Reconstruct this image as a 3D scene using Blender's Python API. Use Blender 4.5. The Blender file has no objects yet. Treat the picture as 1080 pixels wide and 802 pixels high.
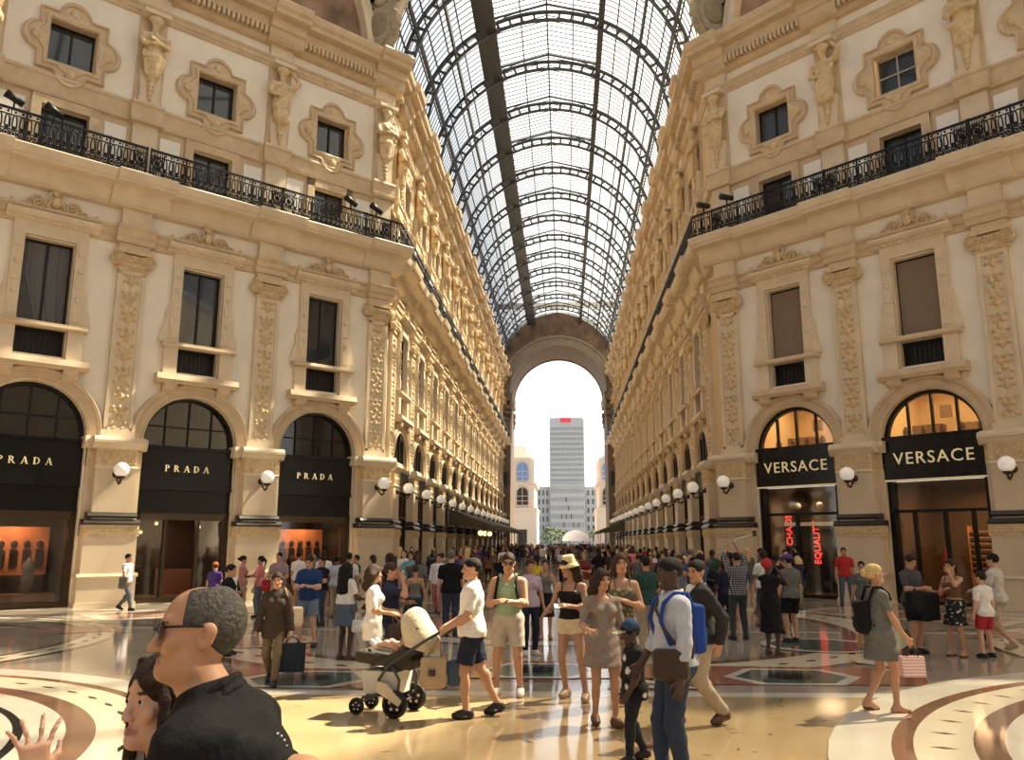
import bpy, math, random
import numpy as np
from mathutils import Vector, Matrix
PI = math.pi
rnd = random.Random(7)
COL = bpy.context.scene.collection
SC = bpy.context.scene

# ------------------------------------------------------------------ materials
MATS = {}
def M(name, col, rough=.6, metal=0., noise=None, bump=None, emit=None, spec=.4, coat=0., trans=0., noise2=None):
    if name in MATS: return MATS[name]
    m = bpy.data.materials.new(name); m.use_nodes = True
    nt = m.node_tree; b = nt.nodes['Principled BSDF']
    b.inputs['Base Color'].default_value = (*col, 1); b.inputs['Roughness'].default_value = rough
    b.inputs['Metallic'].default_value = metal; b.inputs['Specular IOR Level'].default_value = spec
    if coat: b.inputs['Coat Weight'].default_value = coat
    if emit:
        b.inputs['Emission Color'].default_value = (*emit[0], 1); b.inputs['Emission Strength'].default_value = emit[1]
    if trans: b.inputs['Transmission Weight'].default_value = trans
    tc = None
    def coords():
        nonlocal tc
        if tc is None: tc = nt.nodes.new('ShaderNodeTexCoord')
        return tc.outputs['Object']
    if noise:
        sc_, amt = noise
        n = nt.nodes.new('ShaderNodeTexNoise'); n.inputs['Scale'].default_value = sc_; n.inputs['Detail'].default_value = 5
        nt.links.new(coords(), n.inputs['Vector'])
        r = nt.nodes.new('ShaderNodeMapRange'); r.inputs[1].default_value = .25; r.inputs[2].default_value = .75
        r.inputs[3].default_value = 1 - amt; r.inputs[4].default_value = 1 + amt
        nt.links.new(n.outputs['Fac'], r.inputs[0])
        mx = nt.nodes.new('ShaderNodeVectorMath'); mx.operation = 'SCALE'; mx.inputs[0].default_value = col
        nt.links.new(r.outputs[0], mx.inputs['Scale']); nt.links.new(mx.outputs[0], b.inputs['Base Color'])
    if bump:
        kind, sc_, st = bump
        if kind == 'vor':
            n = nt.nodes.new('ShaderNodeTexVoronoi'); o = n.outputs['Distance']
        else:
            n = nt.nodes.new('ShaderNodeTexNoise'); n.inputs['Detail'].default_value = 4; o = n.outputs['Fac']
        n.inputs['Scale'].default_value = sc_
        nt.links.new(coords(), n.inputs['Vector'])
        bp = nt.nodes.new('ShaderNodeBump'); bp.inputs['Strength'].default_value = st; bp.inputs['Distance'].default_value = .05
        nt.links.new(o, bp.inputs['Height']); nt.links.new(bp.outputs[0], b.inputs['Normal'])
    MATS[name] = m
    return m

def glass_mat(name, tint, haze, hazecol=(.9, .9, .88), rough=.05, refl=.05):
    m = bpy.data.materials.new(name); m.use_nodes = True
    nt = m.node_tree; nt.nodes.remove(nt.nodes['Principled BSDF'])
    out = nt.nodes['Material Output']
    tr = nt.nodes.new('ShaderNodeBsdfTransparent'); tr.inputs[0].default_value = (*tint, 1)
    tl = nt.nodes.new('ShaderNodeBsdfTranslucent'); tl.inputs[0].default_value = (*hazecol, 1)
    gl = nt.nodes.new('ShaderNodeBsdfGlossy'); gl.inputs['Roughness'].default_value = rough; gl.inputs[0].default_value = (1, 1, 1, 1)
    a = nt.nodes.new('ShaderNodeMixShader'); a.inputs[0].default_value = haze
    nt.links.new(tr.outputs[0], a.inputs[1]); nt.links.new(tl.outputs[0], a.inputs[2])
    b = nt.nodes.new('ShaderNodeMixShader'); b.inputs[0].default_value = refl
    nt.links.new(a.outputs[0], b.inputs[1]); nt.links.new(gl.outputs[0], b.inputs[2])
    nt.links.new(b.outputs[0], out.inputs[0])
    MATS[name] = m
    return m

PLASTER = M('cream_plaster', (.86, .79, .67), .75, noise=(1.3, .06))
GPLAST = M('golden_plaster', (.66, .50, .29), .75, noise=(1.1, .08))
STONE = M('warm_stone', (.63, .49, .32), .65, noise=(2.2, .13), bump=('noise', 9, .15))
STONE2 = M('pale_stone', (.72, .60, .43), .6, noise=(1.6, .10), bump=('noise', 7, .12))
ORN = M('carved_stone', (.66, .50, .29), .65, noise=(6, .2), bump=('vor', 9, .5))
MARB = M('pier_marble', (.66, .54, .38), .35, noise=(1.2, .10))
DARKM = M('dark_marble', (.035, .028, .022), .3)
IRON = M('black_iron', (.012, .012, .013), .4, metal=.3)
STEEL = M('roof_steel', (.045, .048, .055), .5)
BLACK = M('black_fascia', (.006, .007, .007), .3, spec=.22)
BRONZE = M('shop_bronze', (.06, .04, .025), .35, metal=.5)
GOLD = M('gold_letter', (.95, .80, .45), .3, emit=((1, .85, .5), .35))
PANE = M('dark_window_glass', (.035, .04, .045), .04, spec=.9)
BLIND = M('taupe_blind', (.24, .18, .125), .7, noise=(3, .05))
CURT = M('grey_curtain', (.13, .13, .125), .8)
GLOBE = M('opal_globe', (.95, .92, .85), .25, emit=((1, .93, .8), .45))
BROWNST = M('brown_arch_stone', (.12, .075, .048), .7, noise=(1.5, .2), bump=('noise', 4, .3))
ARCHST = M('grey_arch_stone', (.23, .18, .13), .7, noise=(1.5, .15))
MOSAIC = M('lunette_mosaic', (.30, .19, .12), .7, noise=(.8, .6), bump=('vor', 14, .3))
VGLASS = glass_mat('vault_glass', (.93, .95, .97), .16, (.95, .95, .92), refl=.02)
SGLASS = glass_mat('shop_glass', (.8, .8, .78), .0)

# ------------------------------------------------------------------ mesh builder
class MB:
    def __init__(s): s.v = []; s.f = []; s.m = []; s.sm = []
    def add(s, verts, faces, m=0, smooth=False):
        o = len(s.v); s.v.extend(tuple(map(float, p)) for p in verts)
        s.f.extend(tuple(i + o for i in f) for f in faces); s.m.extend([m] * len(faces)); s.sm.extend([smooth] * len(faces)); return s
    def box(s, x0, x1, y0, y1, z0, z1, m=0):
        v = [(x0, y0, z0), (x1, y0, z0), (x1, y1, z0), (x0, y1, z0), (x0, y0, z1), (x1, y0, z1), (x1, y1, z1), (x0, y1, z1)]
        return s.add(v, [(0, 3, 2, 1), (4, 5, 6, 7), (0, 1, 5, 4), (1, 2, 6, 5), (2, 3, 7, 6), (3, 0, 4, 7)], m)
    def taper(s, x0, x1, y0, y1, z0, z1, k=.8, ky=None, m=0):
        ky = k if ky is None else ky
        cx, cy = (x0 + x1) / 2, (y0 + y1) / 2
        a, b = (x1 - x0) / 2, (y1 - y0) / 2
        v = [(cx + sx * a, cy + sy * b, z0) for sx, sy in ((-1, -1), (1, -1), (1, 1), (-1, 1))] + \
            [(cx + sx * a * k, cy + sy * b * ky, z1) for sx, sy in ((-1, -1), (1, -1), (1, 1), (-1, 1))]
        return s.add(v, [(0, 3, 2, 1), (4, 5, 6, 7), (0, 1, 5, 4), (1, 2, 6, 5), (2, 3, 7, 6), (3, 0, 4, 7)], m)
    def prism_x(s, prof, x0, x1, m=0):          # closed profile of (y, z), extruded along x
        n = len(prof)
        v = [(x0, y, z) for y, z in prof] + [(x1, y, z) for y, z in prof]
        f = [(i, (i + 1) % n, n + (i + 1) % n, n + i) for i in range(n)] + [tuple(range(n))[::-1], tuple(range(n, 2 * n))]
        return s.add(v, f, m)
    def prism_y(s, poly, y0, y1, m=0):          # closed polygon of (x, z), extruded along y
        n = len(poly)
        v = [(x, y0, z) for x, z in poly] + [(x, y1, z) for x, z in poly]
        f = [(i, (i + 1) % n, n + (i + 1) % n, n + i) for i in range(n)] + [tuple(range(n))[::-1], tuple(range(n, 2 * n))]
        return s.add(v, f, m)
    def prism_z(s, poly, z0, z1, m=0):
        n = len(poly)
        v = [(x, y, z0) for x, y in poly] + [(x, y, z1) for x, y in poly]
        f = [(i, (i + 1) % n, n + (i + 1) % n, n + i) for i in range(n)] + [tuple(range(n))[::-1], tuple(range(n, 2 * n))]
        return s.add(v, f, m)
    def lathe(s, prof, c=(0, 0, 0), n=16, m=0, axis='z', smooth=True):
        v = []; k = len(prof)
        for i in range(n):
            a = 2 * PI * i / n; ca, sa = math.cos(a), math.sin(a)
            for r, h in prof:
                p = (r * ca, r * sa, h) if axis == 'z' else ((r * ca, h, r * sa) if axis == 'y' else (h, r * ca, r * sa))
                v.append((p[0] + c[0], p[1] + c[1], p[2] + c[2]))
        f = []
        for i in range(n):
            j = (i + 1) % n
            for q in range(k - 1): f.append((i * k + q, j * k + q, j * k + q + 1, i * k + q + 1))
        return s.add(v, f, m, smooth)
    def sphere(s, c, r, n=16, m=0, sc=(1, 1, 1)):
        k = max(6, n // 2); prof = [(math.sin(PI * i / k), -math.cos(PI * i / k)) for i in range(k + 1)]
        t = MB(); t.lathe(prof, (0, 0, 0), n)
        return s.add([(c[0] + p[0] * r * sc[0], c[1] + p[1] * r * sc[1], c[2] + p[2] * r * sc[2]) for p in t.v], t.f, m, True)
    def tube(s, pts, r, n=8, m=0, closed=False, smooth=True):
        pts = [Vector(p) for p in pts]; k = len(pts)
        rr = r if isinstance(r, (list, tuple)) else [r] * k
        v = []; up = None
        for i, p in enumerate(pts):
            if closed: t = pts[(i + 1) % k] - pts[i - 1]
            else: t = pts[min(i + 1, k - 1)] - pts[max(i - 1, 0)]
            t.normalize()
            if up is None:
                up = Vector((0, 0, 1)) if abs(t.z) < .9 else Vector((1, 0, 0))
            a = t.cross(up)
            if a.length < 1e-4: a = t.orthogonal()
            a.normalize(); b = a.cross(t); up = b
            for j in range(n):
                an = 2 * PI * j / n
                v.append(p + a * (rr[i] * math.cos(an)) + b * (rr[i] * math.sin(an)))
        f = []
        for i in range(k if closed else k - 1):
            i2 = (i + 1) % k
            for j in range(n):
                j2 = (j + 1) % n; f.append((i * n + j, i * n + j2, i2 * n + j2, i2 * n + j))
        if not closed: f += [tuple(range(n))[::-1], tuple((k - 1) * n + j for j in range(n))]
        return s.add(v, f, m, smooth)
    def bar(s, a, b, w, d=None, m=0):
        d = d or w; a, b = Vector(a), Vector(b); t = (b - a).normalized()
        u = Vector((0, 0, 1)) if abs(t.z) < .95 else Vector((0, 1, 0))
        x = t.cross(u).normalized() * (w / 2); y = x.cross(t).normalized() * (d / 2)
        v = [p + sx * x + sy * y for p in (a, b) for sx, sy in ((-1, -1), (1, -1), (1, 1), (-1, 1))]
        return s.add(v, [(0, 1, 2, 3), (7, 6, 5, 4), (0, 4, 5, 1), (1, 5, 6, 2), (2, 6, 7, 3), (3, 7, 4, 0)], m)
    def xf(s, mat):
        s.v = [tuple(mat @ Vector(p)) for p in s.v]; return s
    def join(s, o, mat=None, m=None):
        vs = [tuple(mat @ Vector(p)) for p in o.v] if mat is not None else o.v
        k = len(s.v); s.v.extend(vs); s.f.extend(tuple(i + k for i in f) for f in o.f)
        s.m.extend(o.m if m is None else [m] * len(o.f)); s.sm.extend(o.sm); return s
    def build(s, name, mats, parent=None, smooth=None):
        me = bpy.data.meshes.new(name); me.from_pydata(s.v, [], s.f); me.update()
        for mt in (mats if isinstance(mats, (list, tuple)) else [mats]): me.materials.append(mt)
        me.polygons.foreach_set('material_index', s.m)
        me.polygons.foreach_set('use_smooth', s.sm if smooth is None else [smooth] * len(s.f))
        import bmesh
        bm = bmesh.new(); bm.from_mesh(me); bmesh.ops.recalc_face_normals(bm, faces=bm.faces[:]); bm.to_mesh(me); bm.free()
        o = bpy.data.objects.new(name, me); COL.objects.link(o)
        if parent is not None: o.parent = parent
        return o

def tag(o, label, cat, group=None, kind=None):
    o['label'] = label; o['category'] = cat
    if group: o['group'] = group
    if kind: o['kind'] = kind
    return o
def thing(name, label=None, cat=None, loc=(0, 0, 0), rz=0., group=None, kind=None):
    o = bpy.data.objects.new(name, None); COL.objects.link(o); o.location = loc; o.rotation_euler = (0, 0, rz); o.empty_display_size = .2
    if label: tag(o, label, cat, group, kind)
    return o
KIDS = {}
def kids_index():
    KIDS.clear()
    for o in bpy.data.objects:
        if o.parent: KIDS.setdefault(o.parent.name, []).append(o)
def copy_tree(o, parent=None):
    c = o.copy(); COL.objects.link(c)
    if parent is not None: c.parent = parent
    for ch in o.children: copy_tree(ch, c)
    return c

ORD = ['first', 'second', 'third', 'fourth', 'fifth', 'sixth', 'seventh', 'eighth', 'ninth', 'tenth', 'eleventh', 'twelfth', 'thirteenth', 'fourteenth', 'fifteenth', 'sixteenth']

# ------------------------------------------------------------------ signed-distance figures
class SDF:
    def __init__(s, lo, hi, vox, fine=None, finev=None):
        ax = []
        for i in range(3):
            if fine is None: a = np.arange(lo[i], hi[i] + vox, vox)
            else:
                fl, fh = max(fine[0][i], lo[i]), min(fine[1][i], hi[i])
                a = np.concatenate([np.linspace(lo[i], fl, max(2, int((fl - lo[i]) / vox) + 1))[:-1] if fl > lo[i] + 1e-6 else [],
                                    np.linspace(fl, fh, int((fh - fl) / finev) + 1),
                                    np.linspace(fh, hi[i], max(2, int((hi[i] - fh) / vox) + 1))[1:] if hi[i] > fh + 1e-6 else []])
            ax.append(a.astype(np.float32))
        s.ax = ax; s.F = np.full([len(a) for a in ax], .3, np.float32); s.vox = vox
    def box(s, lo, hi):
        sl = []
        for i in range(3):
            a = np.searchsorted(s.ax[i], lo[i]); b = np.searchsorted(s.ax[i], hi[i]); sl.append(slice(max(a - 1, 0), min(b + 1, len(s.ax[i]))))
        return tuple(sl)
    def grid(s, sl):
        return s.ax[0][sl[0]][:, None, None], s.ax[1][sl[1]][None, :, None], s.ax[2][sl[2]][None, None, :]
    def prim(s, p, infl=0., mode='u', kk=None):
        t = p[0]; k = p[-1] if kk is None else kk
        pad = k + infl + 2.5 * s.vox
        if t == 'c':
            a, b, r1, r2 = np.array(p[1], float), np.array(p[2], float), p[3] + infl, p[4] + infl
            R = max(r1, r2) + pad; lo, hi = np.minimum(a, b) - R, np.maximum(a, b) + R
        elif t == 'e':
            c, r = np.array(p[1], float), np.array(p[2], float) + infl
            R = max(r) + pad; lo, hi = c - R, c + R
        elif t == 'b':
            c, h = np.array(p[1], float), np.array(p[2], float) + infl
            R = np.linalg.norm(h) + pad; lo, hi = c - R, c + R
        sl = s.box(lo, hi); X, Y, Z = s.grid(sl)
        if X.size == 0 or Y.size == 0 or Z.size == 0: return
        if t == 'c':
            ba = b - a; L2 = max(float(ba @ ba), 1e-9)
            px, py, pz = X - a[0], Y - a[1], Z - a[2]
            h = np.clip((px * ba[0] + py * ba[1] + pz * ba[2]) / L2, 0, 1)
            d = np.sqrt((px - ba[0] * h) ** 2 + (py - ba[1] * h) ** 2 + (pz - ba[2] * h) ** 2) - (r1 + (r2 - r1) * h)
        else:
            px, py, pz = X - c[0], Y - c[1], Z - c[2]
            if len(p) > 4 and p[3] is not None:
                Rm = np.array(p[3])          # columns = local axes
                qx = px * Rm[0, 0] + py * Rm[1, 0] + pz * Rm[2, 0]
                qy = px * Rm[0, 1] + py * Rm[1, 1] + pz * Rm[2, 1]
                qz = px * Rm[0, 2] + py * Rm[1, 2] + pz * Rm[2, 2]
            else: qx, qy, qz = px, py, pz
            if t == 'e':
                k0 = np.sqrt((qx / r[0]) ** 2 + (qy / r[1]) ** 2 + (qz / r[2]) ** 2)
                k1 = np.sqrt((qx / r[0] ** 2) ** 2 + (qy / r[1] ** 2) ** 2 + (qz / r[2] ** 2) ** 2) + 1e-9
                d = k0 * (k0 - 1) / k1
            else:
                rr = min(h) * .6
                ax, ay, az = np.abs(qx) - h[0] + rr, np.abs(qy) - h[1] + rr, np.abs(qz) - h[2] + rr
                d = np.sqrt(np.maximum(ax, 0) ** 2 + np.maximum(ay, 0) ** 2 + np.maximum(az, 0) ** 2) + np.minimum(np.maximum(ax, np.maximum(ay, az)), 0) - rr
        F = s.F[sl]
        if mode == 'u':
            if k > 0:
                h = np.maximum(k - np.abs(F - d), 0) / k; r = np.minimum(F, d) - h * h * k * .25
            else: r = np.minimum(F, d)
        elif mode == 's':
            d = -d
            if k > 0:
                h = np.maximum(k - np.abs(F - d), 0) / k; r = np.maximum(F, d) + h * h * k * .25
            else: r = np.maximum(F, d)
        s.F[sl] = r
    def clip(s, n, p, k=0.):        # keep the side dot(x-p, n) < 0
        X, Y, Z = s.grid((slice(None),) * 3)
        d = (X - p[0]) * n[0] + (Y - p[1]) * n[1] + (Z - p[2]) * n[2]
        s.F = np.maximum(s.F, d.astype(np.float32))
    def mesh(s):
        F = s.F; ins = F < 0
        n = F.shape
        cnt = np.zeros([a - 1 for a in n], np.float32); acc = [np.zeros_like(cnt) for _ in range(3)]
        A = s.ax
        def cells(i, j, k): return (slice(i, n[0] - 1 + i), slice(j, n[1] - 1 + j), slice(k, n[2] - 1 + k))
        c8 = [ins[cells(i, j, k)] for i in (0, 1) for j in (0, 1) for k in (0, 1)]
        any_ = np.logical_or.reduce(c8); all_ = np.logical_and.reduce(c8); act = any_ & ~all_
        idx = np.argwhere(act)
        if len(idx) == 0: return np.zeros((0, 3)), np.zeros((0, 4), int)
        vi = np.full(act.shape, -1, np.int32); vi[act] = np.arange(len(idx))
        P = np.zeros((len(idx), 3)); C = np.zeros(len(idx))
        i0, j0, k0 = idx.T
        val = {}
        for i in (0, 1):
            for j in (0, 1):
                for k in (0, 1): val[i, j, k] = F[i0 + i, j0 + j, k0 + k].astype(np.float64)
        def co(i, j, k): return np.stack([A[0][i0 + i], A[1][j0 + j], A[2][k0 + k]], 1).astype(np.float64)
        cs = list(val)
        for u in range(8):
            for w in range(u + 1, 8):
                a, b = cs[u], cs[w]
                if sum(abs(a[q] - b[q]) for q in range(3)) != 1: continue
                fa, fb = val[a], val[b]; cr = (fa < 0) != (fb < 0)
                t = np.where(cr, fa / np.where(cr, fa - fb, 1), 0)
                P += np.where(cr[:, None], co(*a) + (co(*b) - co(*a)) * t[:, None], 0); C += cr
        P /= C[:, None]
        quads = []
        for axis in range(3):
            o = [a for a in range(3) if a != axis]
            s1 = [slice(None)] * 3; s2 = [slice(None)] * 3
            s1[axis] = slice(0, n[axis] - 1); s2[axis] = slice(1, n[axis])
            for q in o: s1[q] = slice(1, n[q] - 1); s2[q] = slice(1, n[q] - 1)
            a_, b_ = ins[tuple(s1)], ins[tuple(s2)]
            e = np.argwhere(a_ != b_)
            if len(e) == 0: continue
            flip = a_[tuple(e.T)]
            e2 = e.copy(); e2[:, o[0]] += 1; e2[:, o[1]] += 1
            def vid(d0, d1):
                c = e2.copy(); c[:, o[0]] -= d0; c[:, o[1]] -= d1
                return vi[tuple(c.T)]
            q = np.stack([vid(1, 1), vid(0, 1), vid(0, 0), vid(1, 0)], 1)
            if axis == 1: flip = ~flip
            q[~flip] = q[~flip][:, ::-1]
            quads.append(q)
        Q = np.concatenate(quads); Q = Q[(Q >= 0).all(1)]
        return P, Q
def mesh_obj(name, P, Q, mats, parent=None, fm=None, smooth=True):
    me = bpy.data.meshes.new(name)
    nv, nf = len(P), len(Q)
    me.vertices.add(nv); me.vertices.foreach_set('co', np.asarray(P, np.float32).ravel())
    me.loops.add(nf * 4); me.loops.foreach_set('vertex_index', np.asarray(Q, np.int32).ravel())
    me.polygons.add(nf); me.polygons.foreach_set('loop_start', np.arange(nf, dtype=np.int32) * 4); me.polygons.foreach_set('loop_total', np.full(nf, 4, np.int32))
    for m in (mats if isinstance(mats, (list, tuple)) else [mats]): me.materials.append(m)
    if fm is not None: me.polygons.foreach_set('material_index', np.asarray(fm, np.int32))
    me.polygons.foreach_set('use_smooth', np.full(nf, smooth)); me.update(calc_edges=True); me.validate()
    o = bpy.data.objects.new(name, me); COL.objects.link(o)
    if parent is not None: o.parent = parent
    return o
# ------------------------------------------------------------------ the place
W, ZC = 7.0, 33.0
R2 = math.sqrt(.5)
FR = {'LD': (-W, ZC, math.radians(225), 1), 'RD': (W, ZC, math.radians(135), -1),
      'LC': (-W, ZC, math.radians(-90), -1), 'RC': (W, ZC, math.radians(90), 1)}
PLACE = {'LD': 'left octagon front', 'RD': 'right octagon front', 'LC': 'left arcade wall', 'RC': 'right arcade wall'}
PITCH = {'LD': 4.9, 'RD': 4.87, 'LC': 4.75, 'RC': 4.75}
CENT = {'LD': [2.58, 7.45, 12.4], 'RD': [2.98, 7.85, 12.72],
        'LC': [4.775 + 4.75 * k for k in range(14)], 'RC': [4.775 + 4.75 * k for k in range(14)]}
PIERS = {'LD': [.13, 5.0, 9.9, 14.85], 'RD': [.5, 5.4, 10.27, 15.15],
         'LC': [2.4 + 4.75 * k for k in range(15)], 'RC': [2.4 + 4.75 * k for k in range(15)]}
def world(fac, s, y=0., z=0.):
    ox, oy, a, sg = FR[fac]; x = s * sg
    return Vector((ox + math.cos(a) * x - math.sin(a) * y, oy + math.sin(a) * x + math.cos(a) * y, z))
USED = set()
def place(tm, fac, s, label, cat, z=0., group=None, kind=None, y=0.):
    o = tm if tm.name not in USED else copy_tree(tm)
    USED.add(tm.name)
    o.location = world(fac, s, y, z); o.rotation_euler = (0, 0, FR[fac][2])
    for k in ('group', 'kind'):
        if k in o.keys(): del o[k]
    return tag(o, label, cat, group, kind)
def where(fac, i): return f"{ORD[i]} from the corner on the {PLACE[fac]}"

# ---- walls, one mesh per front with arch, window, attic-door and quatrefoil openings
def wall_panel(mb, xc, x0, x1, top=23.2):
    def rect(a, b, z0, z1):
        if b - a > 1e-4: mb.add([(a, 0, z0), (b, 0, z0), (b, 0, z1), (a, 0, z1)], [(0, 1, 2, 3)])
    def hole(h, z0, z1, d=.4):
        rect(x0, xc - h, z0, z1); rect(xc + h, x1, z0, z1)
        a, b = xc - h, xc + h
        mb.add([(a, 0, z0), (b, 0, z0), (b, 0, z1), (a, 0, z1), (a, -d, z0), (b, -d, z0), (b, -d, z1), (a, -d, z1)],
               [(0, 1, 5, 4), (1, 2, 6, 5), (2, 3, 7, 6), (3, 0, 4, 7)], 1)
    r, sp = 1.6, 5.3
    rect(x0, xc - r, 0, sp); rect(xc + r, x1, 0, sp); rect(x0, xc - r, sp, 7.2); rect(xc + r, x1, sp, 7.2)
    n = 20; pts = [(xc + r * math.cos(PI * i / n), sp + r * math.sin(PI * i / n)) for i in range(n + 1)]
    for (a, za), (b, zb) in zip(pts, pts[1:]):
        mb.add([(a, 0, za), (b, 0, zb), (b, 0, 7.2), (a, 0, 7.2)], [(0, 1, 2, 3)])
        mb.add([(a, 0, za), (b, 0, zb), (b, -.5, zb), (a, -.5, za)], [(0, 1, 2, 3)], 1)
    for sx in (-1, 1): mb.add([(xc + sx * r, 0, 0), (xc + sx * r, -.5, 0), (xc + sx * r, -.5, sp), (xc + sx * r, 0, sp)], [(0, 1, 2, 3)], 1)
    rect(x0, x1, 7.2, 7.75); hole(.72, 7.75, 11.5); rect(x0, x1, 11.5, 14.15); hole(.72, 14.15, 16.05); rect(x0, x1, 16.05, 17.65)
    hole(.72, 17.65, 19.15); rect(x0, x1, 19.15, top)
def wall(fac, name, label):
    mb = MB(); sg = FR[fac][3]; P = PIERS[fac]
    for c, a, b in zip(CENT[fac], P, P[1:]):
        x0, x1 = sorted((sg * a, sg * b)); wall_panel(mb, sg * c, x0, x1)
    x0, x1 = sorted((0, sg * P[0])); mb.add([(x0, 0, 0), (x1, 0, 0), (x1, 0, 23.2), (x0, 0, 23.2)], [(0, 1, 2, 3)])
    if fac in ('LD', 'RD'):
        x0, x1 = sorted((sg * P[-1], sg * (P[-1] + 1.2))); mb.add([(x0, 0, 0), (x1, 0, 0), (x1, 0, 23.2), (x0, 0, 23.2)], [(0, 1, 2, 3)])
    o = mb.build(name, [PLASTER if fac[1] == 'D' else GPLAST, STONE2]); o.location = (FR[fac][0], FR[fac][1], 0); o.rotation_euler = (0, 0, FR[fac][2])
    return tag(o, label, 'wall', kind='structure')
wall('LD', 'wall_front_left', 'cream plaster front on the left of the octagon, above the black shopfronts')
wall('RD', 'wall_front_right', 'tan plaster front on the right of the octagon in shade')
wall('LC', 'wall_left', 'sunlit golden plaster wall running along the left side of the arcade')
wall('RC', 'wall_right', 'shaded plaster wall running along the right side of the arcade')

# ---- mouldings that run on round the corner
def sweep(mb, path, prof, m=0):
    """profile of (outward, z) swept along a world path, mitred; outward is to the right of travel for side=+1"""
    n = len(path); k = len(prof); v = []
    for i, p in enumerate(path):
        p = Vector(p); d0 = (p - Vector(path[i - 1])).normalized() if i else None
        d1 = (Vector(path[i + 1]) - p).normalized() if i < n - 1 else None
        d0 = d0 or d1; d1 = d1 or d0
        n0, n1 = Vector((d0.y, -d0.x)), Vector((d1.y, -d1.x)); nn = (n0 + n1).normalized(); nn /= nn.dot(n0)
        for y, z in prof: v.append((p.x + nn.x * y, p.y + nn.y * y, z))
    f = []
    for i in range(n - 1):
        for j in range(k): f.append((i * k + j, i * k + (j + 1) % k, (i + 1) * k + (j + 1) % k, (i + 1) * k + j))
    f += [tuple(range(k)), tuple(range((n - 1) * k, n * k))[::-1]]
    mb.add(v, f, m)
LPATH = [(-W - 16.2 * R2, ZC - 16.2 * R2), (-W, ZC), (-W, 102)]
RPATH = [(W, 102), (W, ZC), (W + 16.2 * R2, ZC - 16.2 * R2)]
BALC = [(-0.02, 14.15), (1.05, 14.15), (1.09, 14.1), (1.05, 13.98), (1.0, 13.86), (0.94, 13.82), (0.9, 13.75), (0.5, 13.7), (0.42, 13.6), (0.3, 13.25), (0.2, 13.15), (-0.02, 13.1)]
CORN = [(-.02, 22.9), (1.0, 22.9), (1.04, 22.8), (.98, 22.6), (.86, 22.5), (.84, 22.34), (.5, 22.3), (.46, 21.95), (.34, 21.9), (.3, 21.55), (.16, 21.45), (-.02, 21.4)]
ARCHT = [(-.02, 21.0), (.16, 21.0), (.18, 20.92), (.12, 20.85), (.1, 20.62), (.05, 20.55), (-.02, 20.55)]
STRG = [(-.02, 12.5), (.22, 12.5), (.24, 12.42), (.16, 12.34), (.14, 12.16), (.08, 12.1), (.07, 11.92), (-.02, 11.88)]
BAND = [(-0.02, 17.15), (0.14, 17.15), (0.16, 17.05), (0.1, 16.98), (0.08, 16.55), (0.18, 16.5), (0.16, 16.38), (-0.02, 16.3)]
DOORB = [(-.02, 16.2), (.05, 16.2), (.05, 14.45), (-.02, 14.45)]
tn = [0]
def trim(name, prof, mats, lab, fn=None):
    for side, path in (('left', LPATH), ('right', RPATH)):
        mb = MB(); sweep(mb, path, prof)
        if fn: fn(mb, side)
        tn[0] += 1
        o = mb.build('trim_%d' % tn[0], mats); tag(o, lab % side, name, kind='structure')
def facs(side): return ('LD', 'LC') if side == 'left' else ('RD', 'RC')
def local_join(mb, part, fac, s):
    a = FR[fac][2]; p = world(fac, s); mb.join(part, Matrix.Translation(p) @ Matrix.Rotation(a, 4, 'Z'))
def ressaut(prof, hw, d):
    def fn(mb, side):
        for fac in facs(side):
            for s in PIERS[fac]:
                t = MB(); t.prism_x([(y + d if y > .01 else y, z) for y, z in prof], -hw, hw); local_join(mb, t, fac, s)
    return fn
def corn_fn(mb, side):
    ressaut(CORN, .75, .22)(mb, side)
    for fac in facs(side):
        step = .19; x = -.3 if fac[1] == 'C' else .2
        L = 68 if fac[1] == 'C' else 15.8
        while x < L:
            t = MB(); t.box(-.055, .055, .34, .56 if fac[1] == 'D' else .54, 21.62, 21.88); local_join(mb, t, fac, x); x += step if fac[1] == 'D' else .36
trim('balcony slab', BALC, STONE2, 'long moulded stone balcony slab on the %s side', ressaut(BALC, .95, .16))
trim('cornice', CORN, STONE, 'heavy dentilled roof cornice on the %s side', corn_fn)
def arch_fn(mb, side):
    for fac in facs(side):
        x = .25
        while x < (68 if fac[1] == 'C' else 15.6):
            t = MB(); t.box(-.1, .1, .1, .145, 20.68, 20.82); local_join(mb, t, fac, x); x += .34
trim('moulding', ARCHT, STONE, 'patterned stone band under the top cornice on the %s side', arch_fn)
trim('string course', STRG, STONE, 'moulded stone string course behind the pediments on the %s side', ressaut(STRG, .62, .24))
trim('moulding', BAND, STONE, 'stone band above the balcony doors on the %s side', ressaut(BAND, .55, .18))

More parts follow.
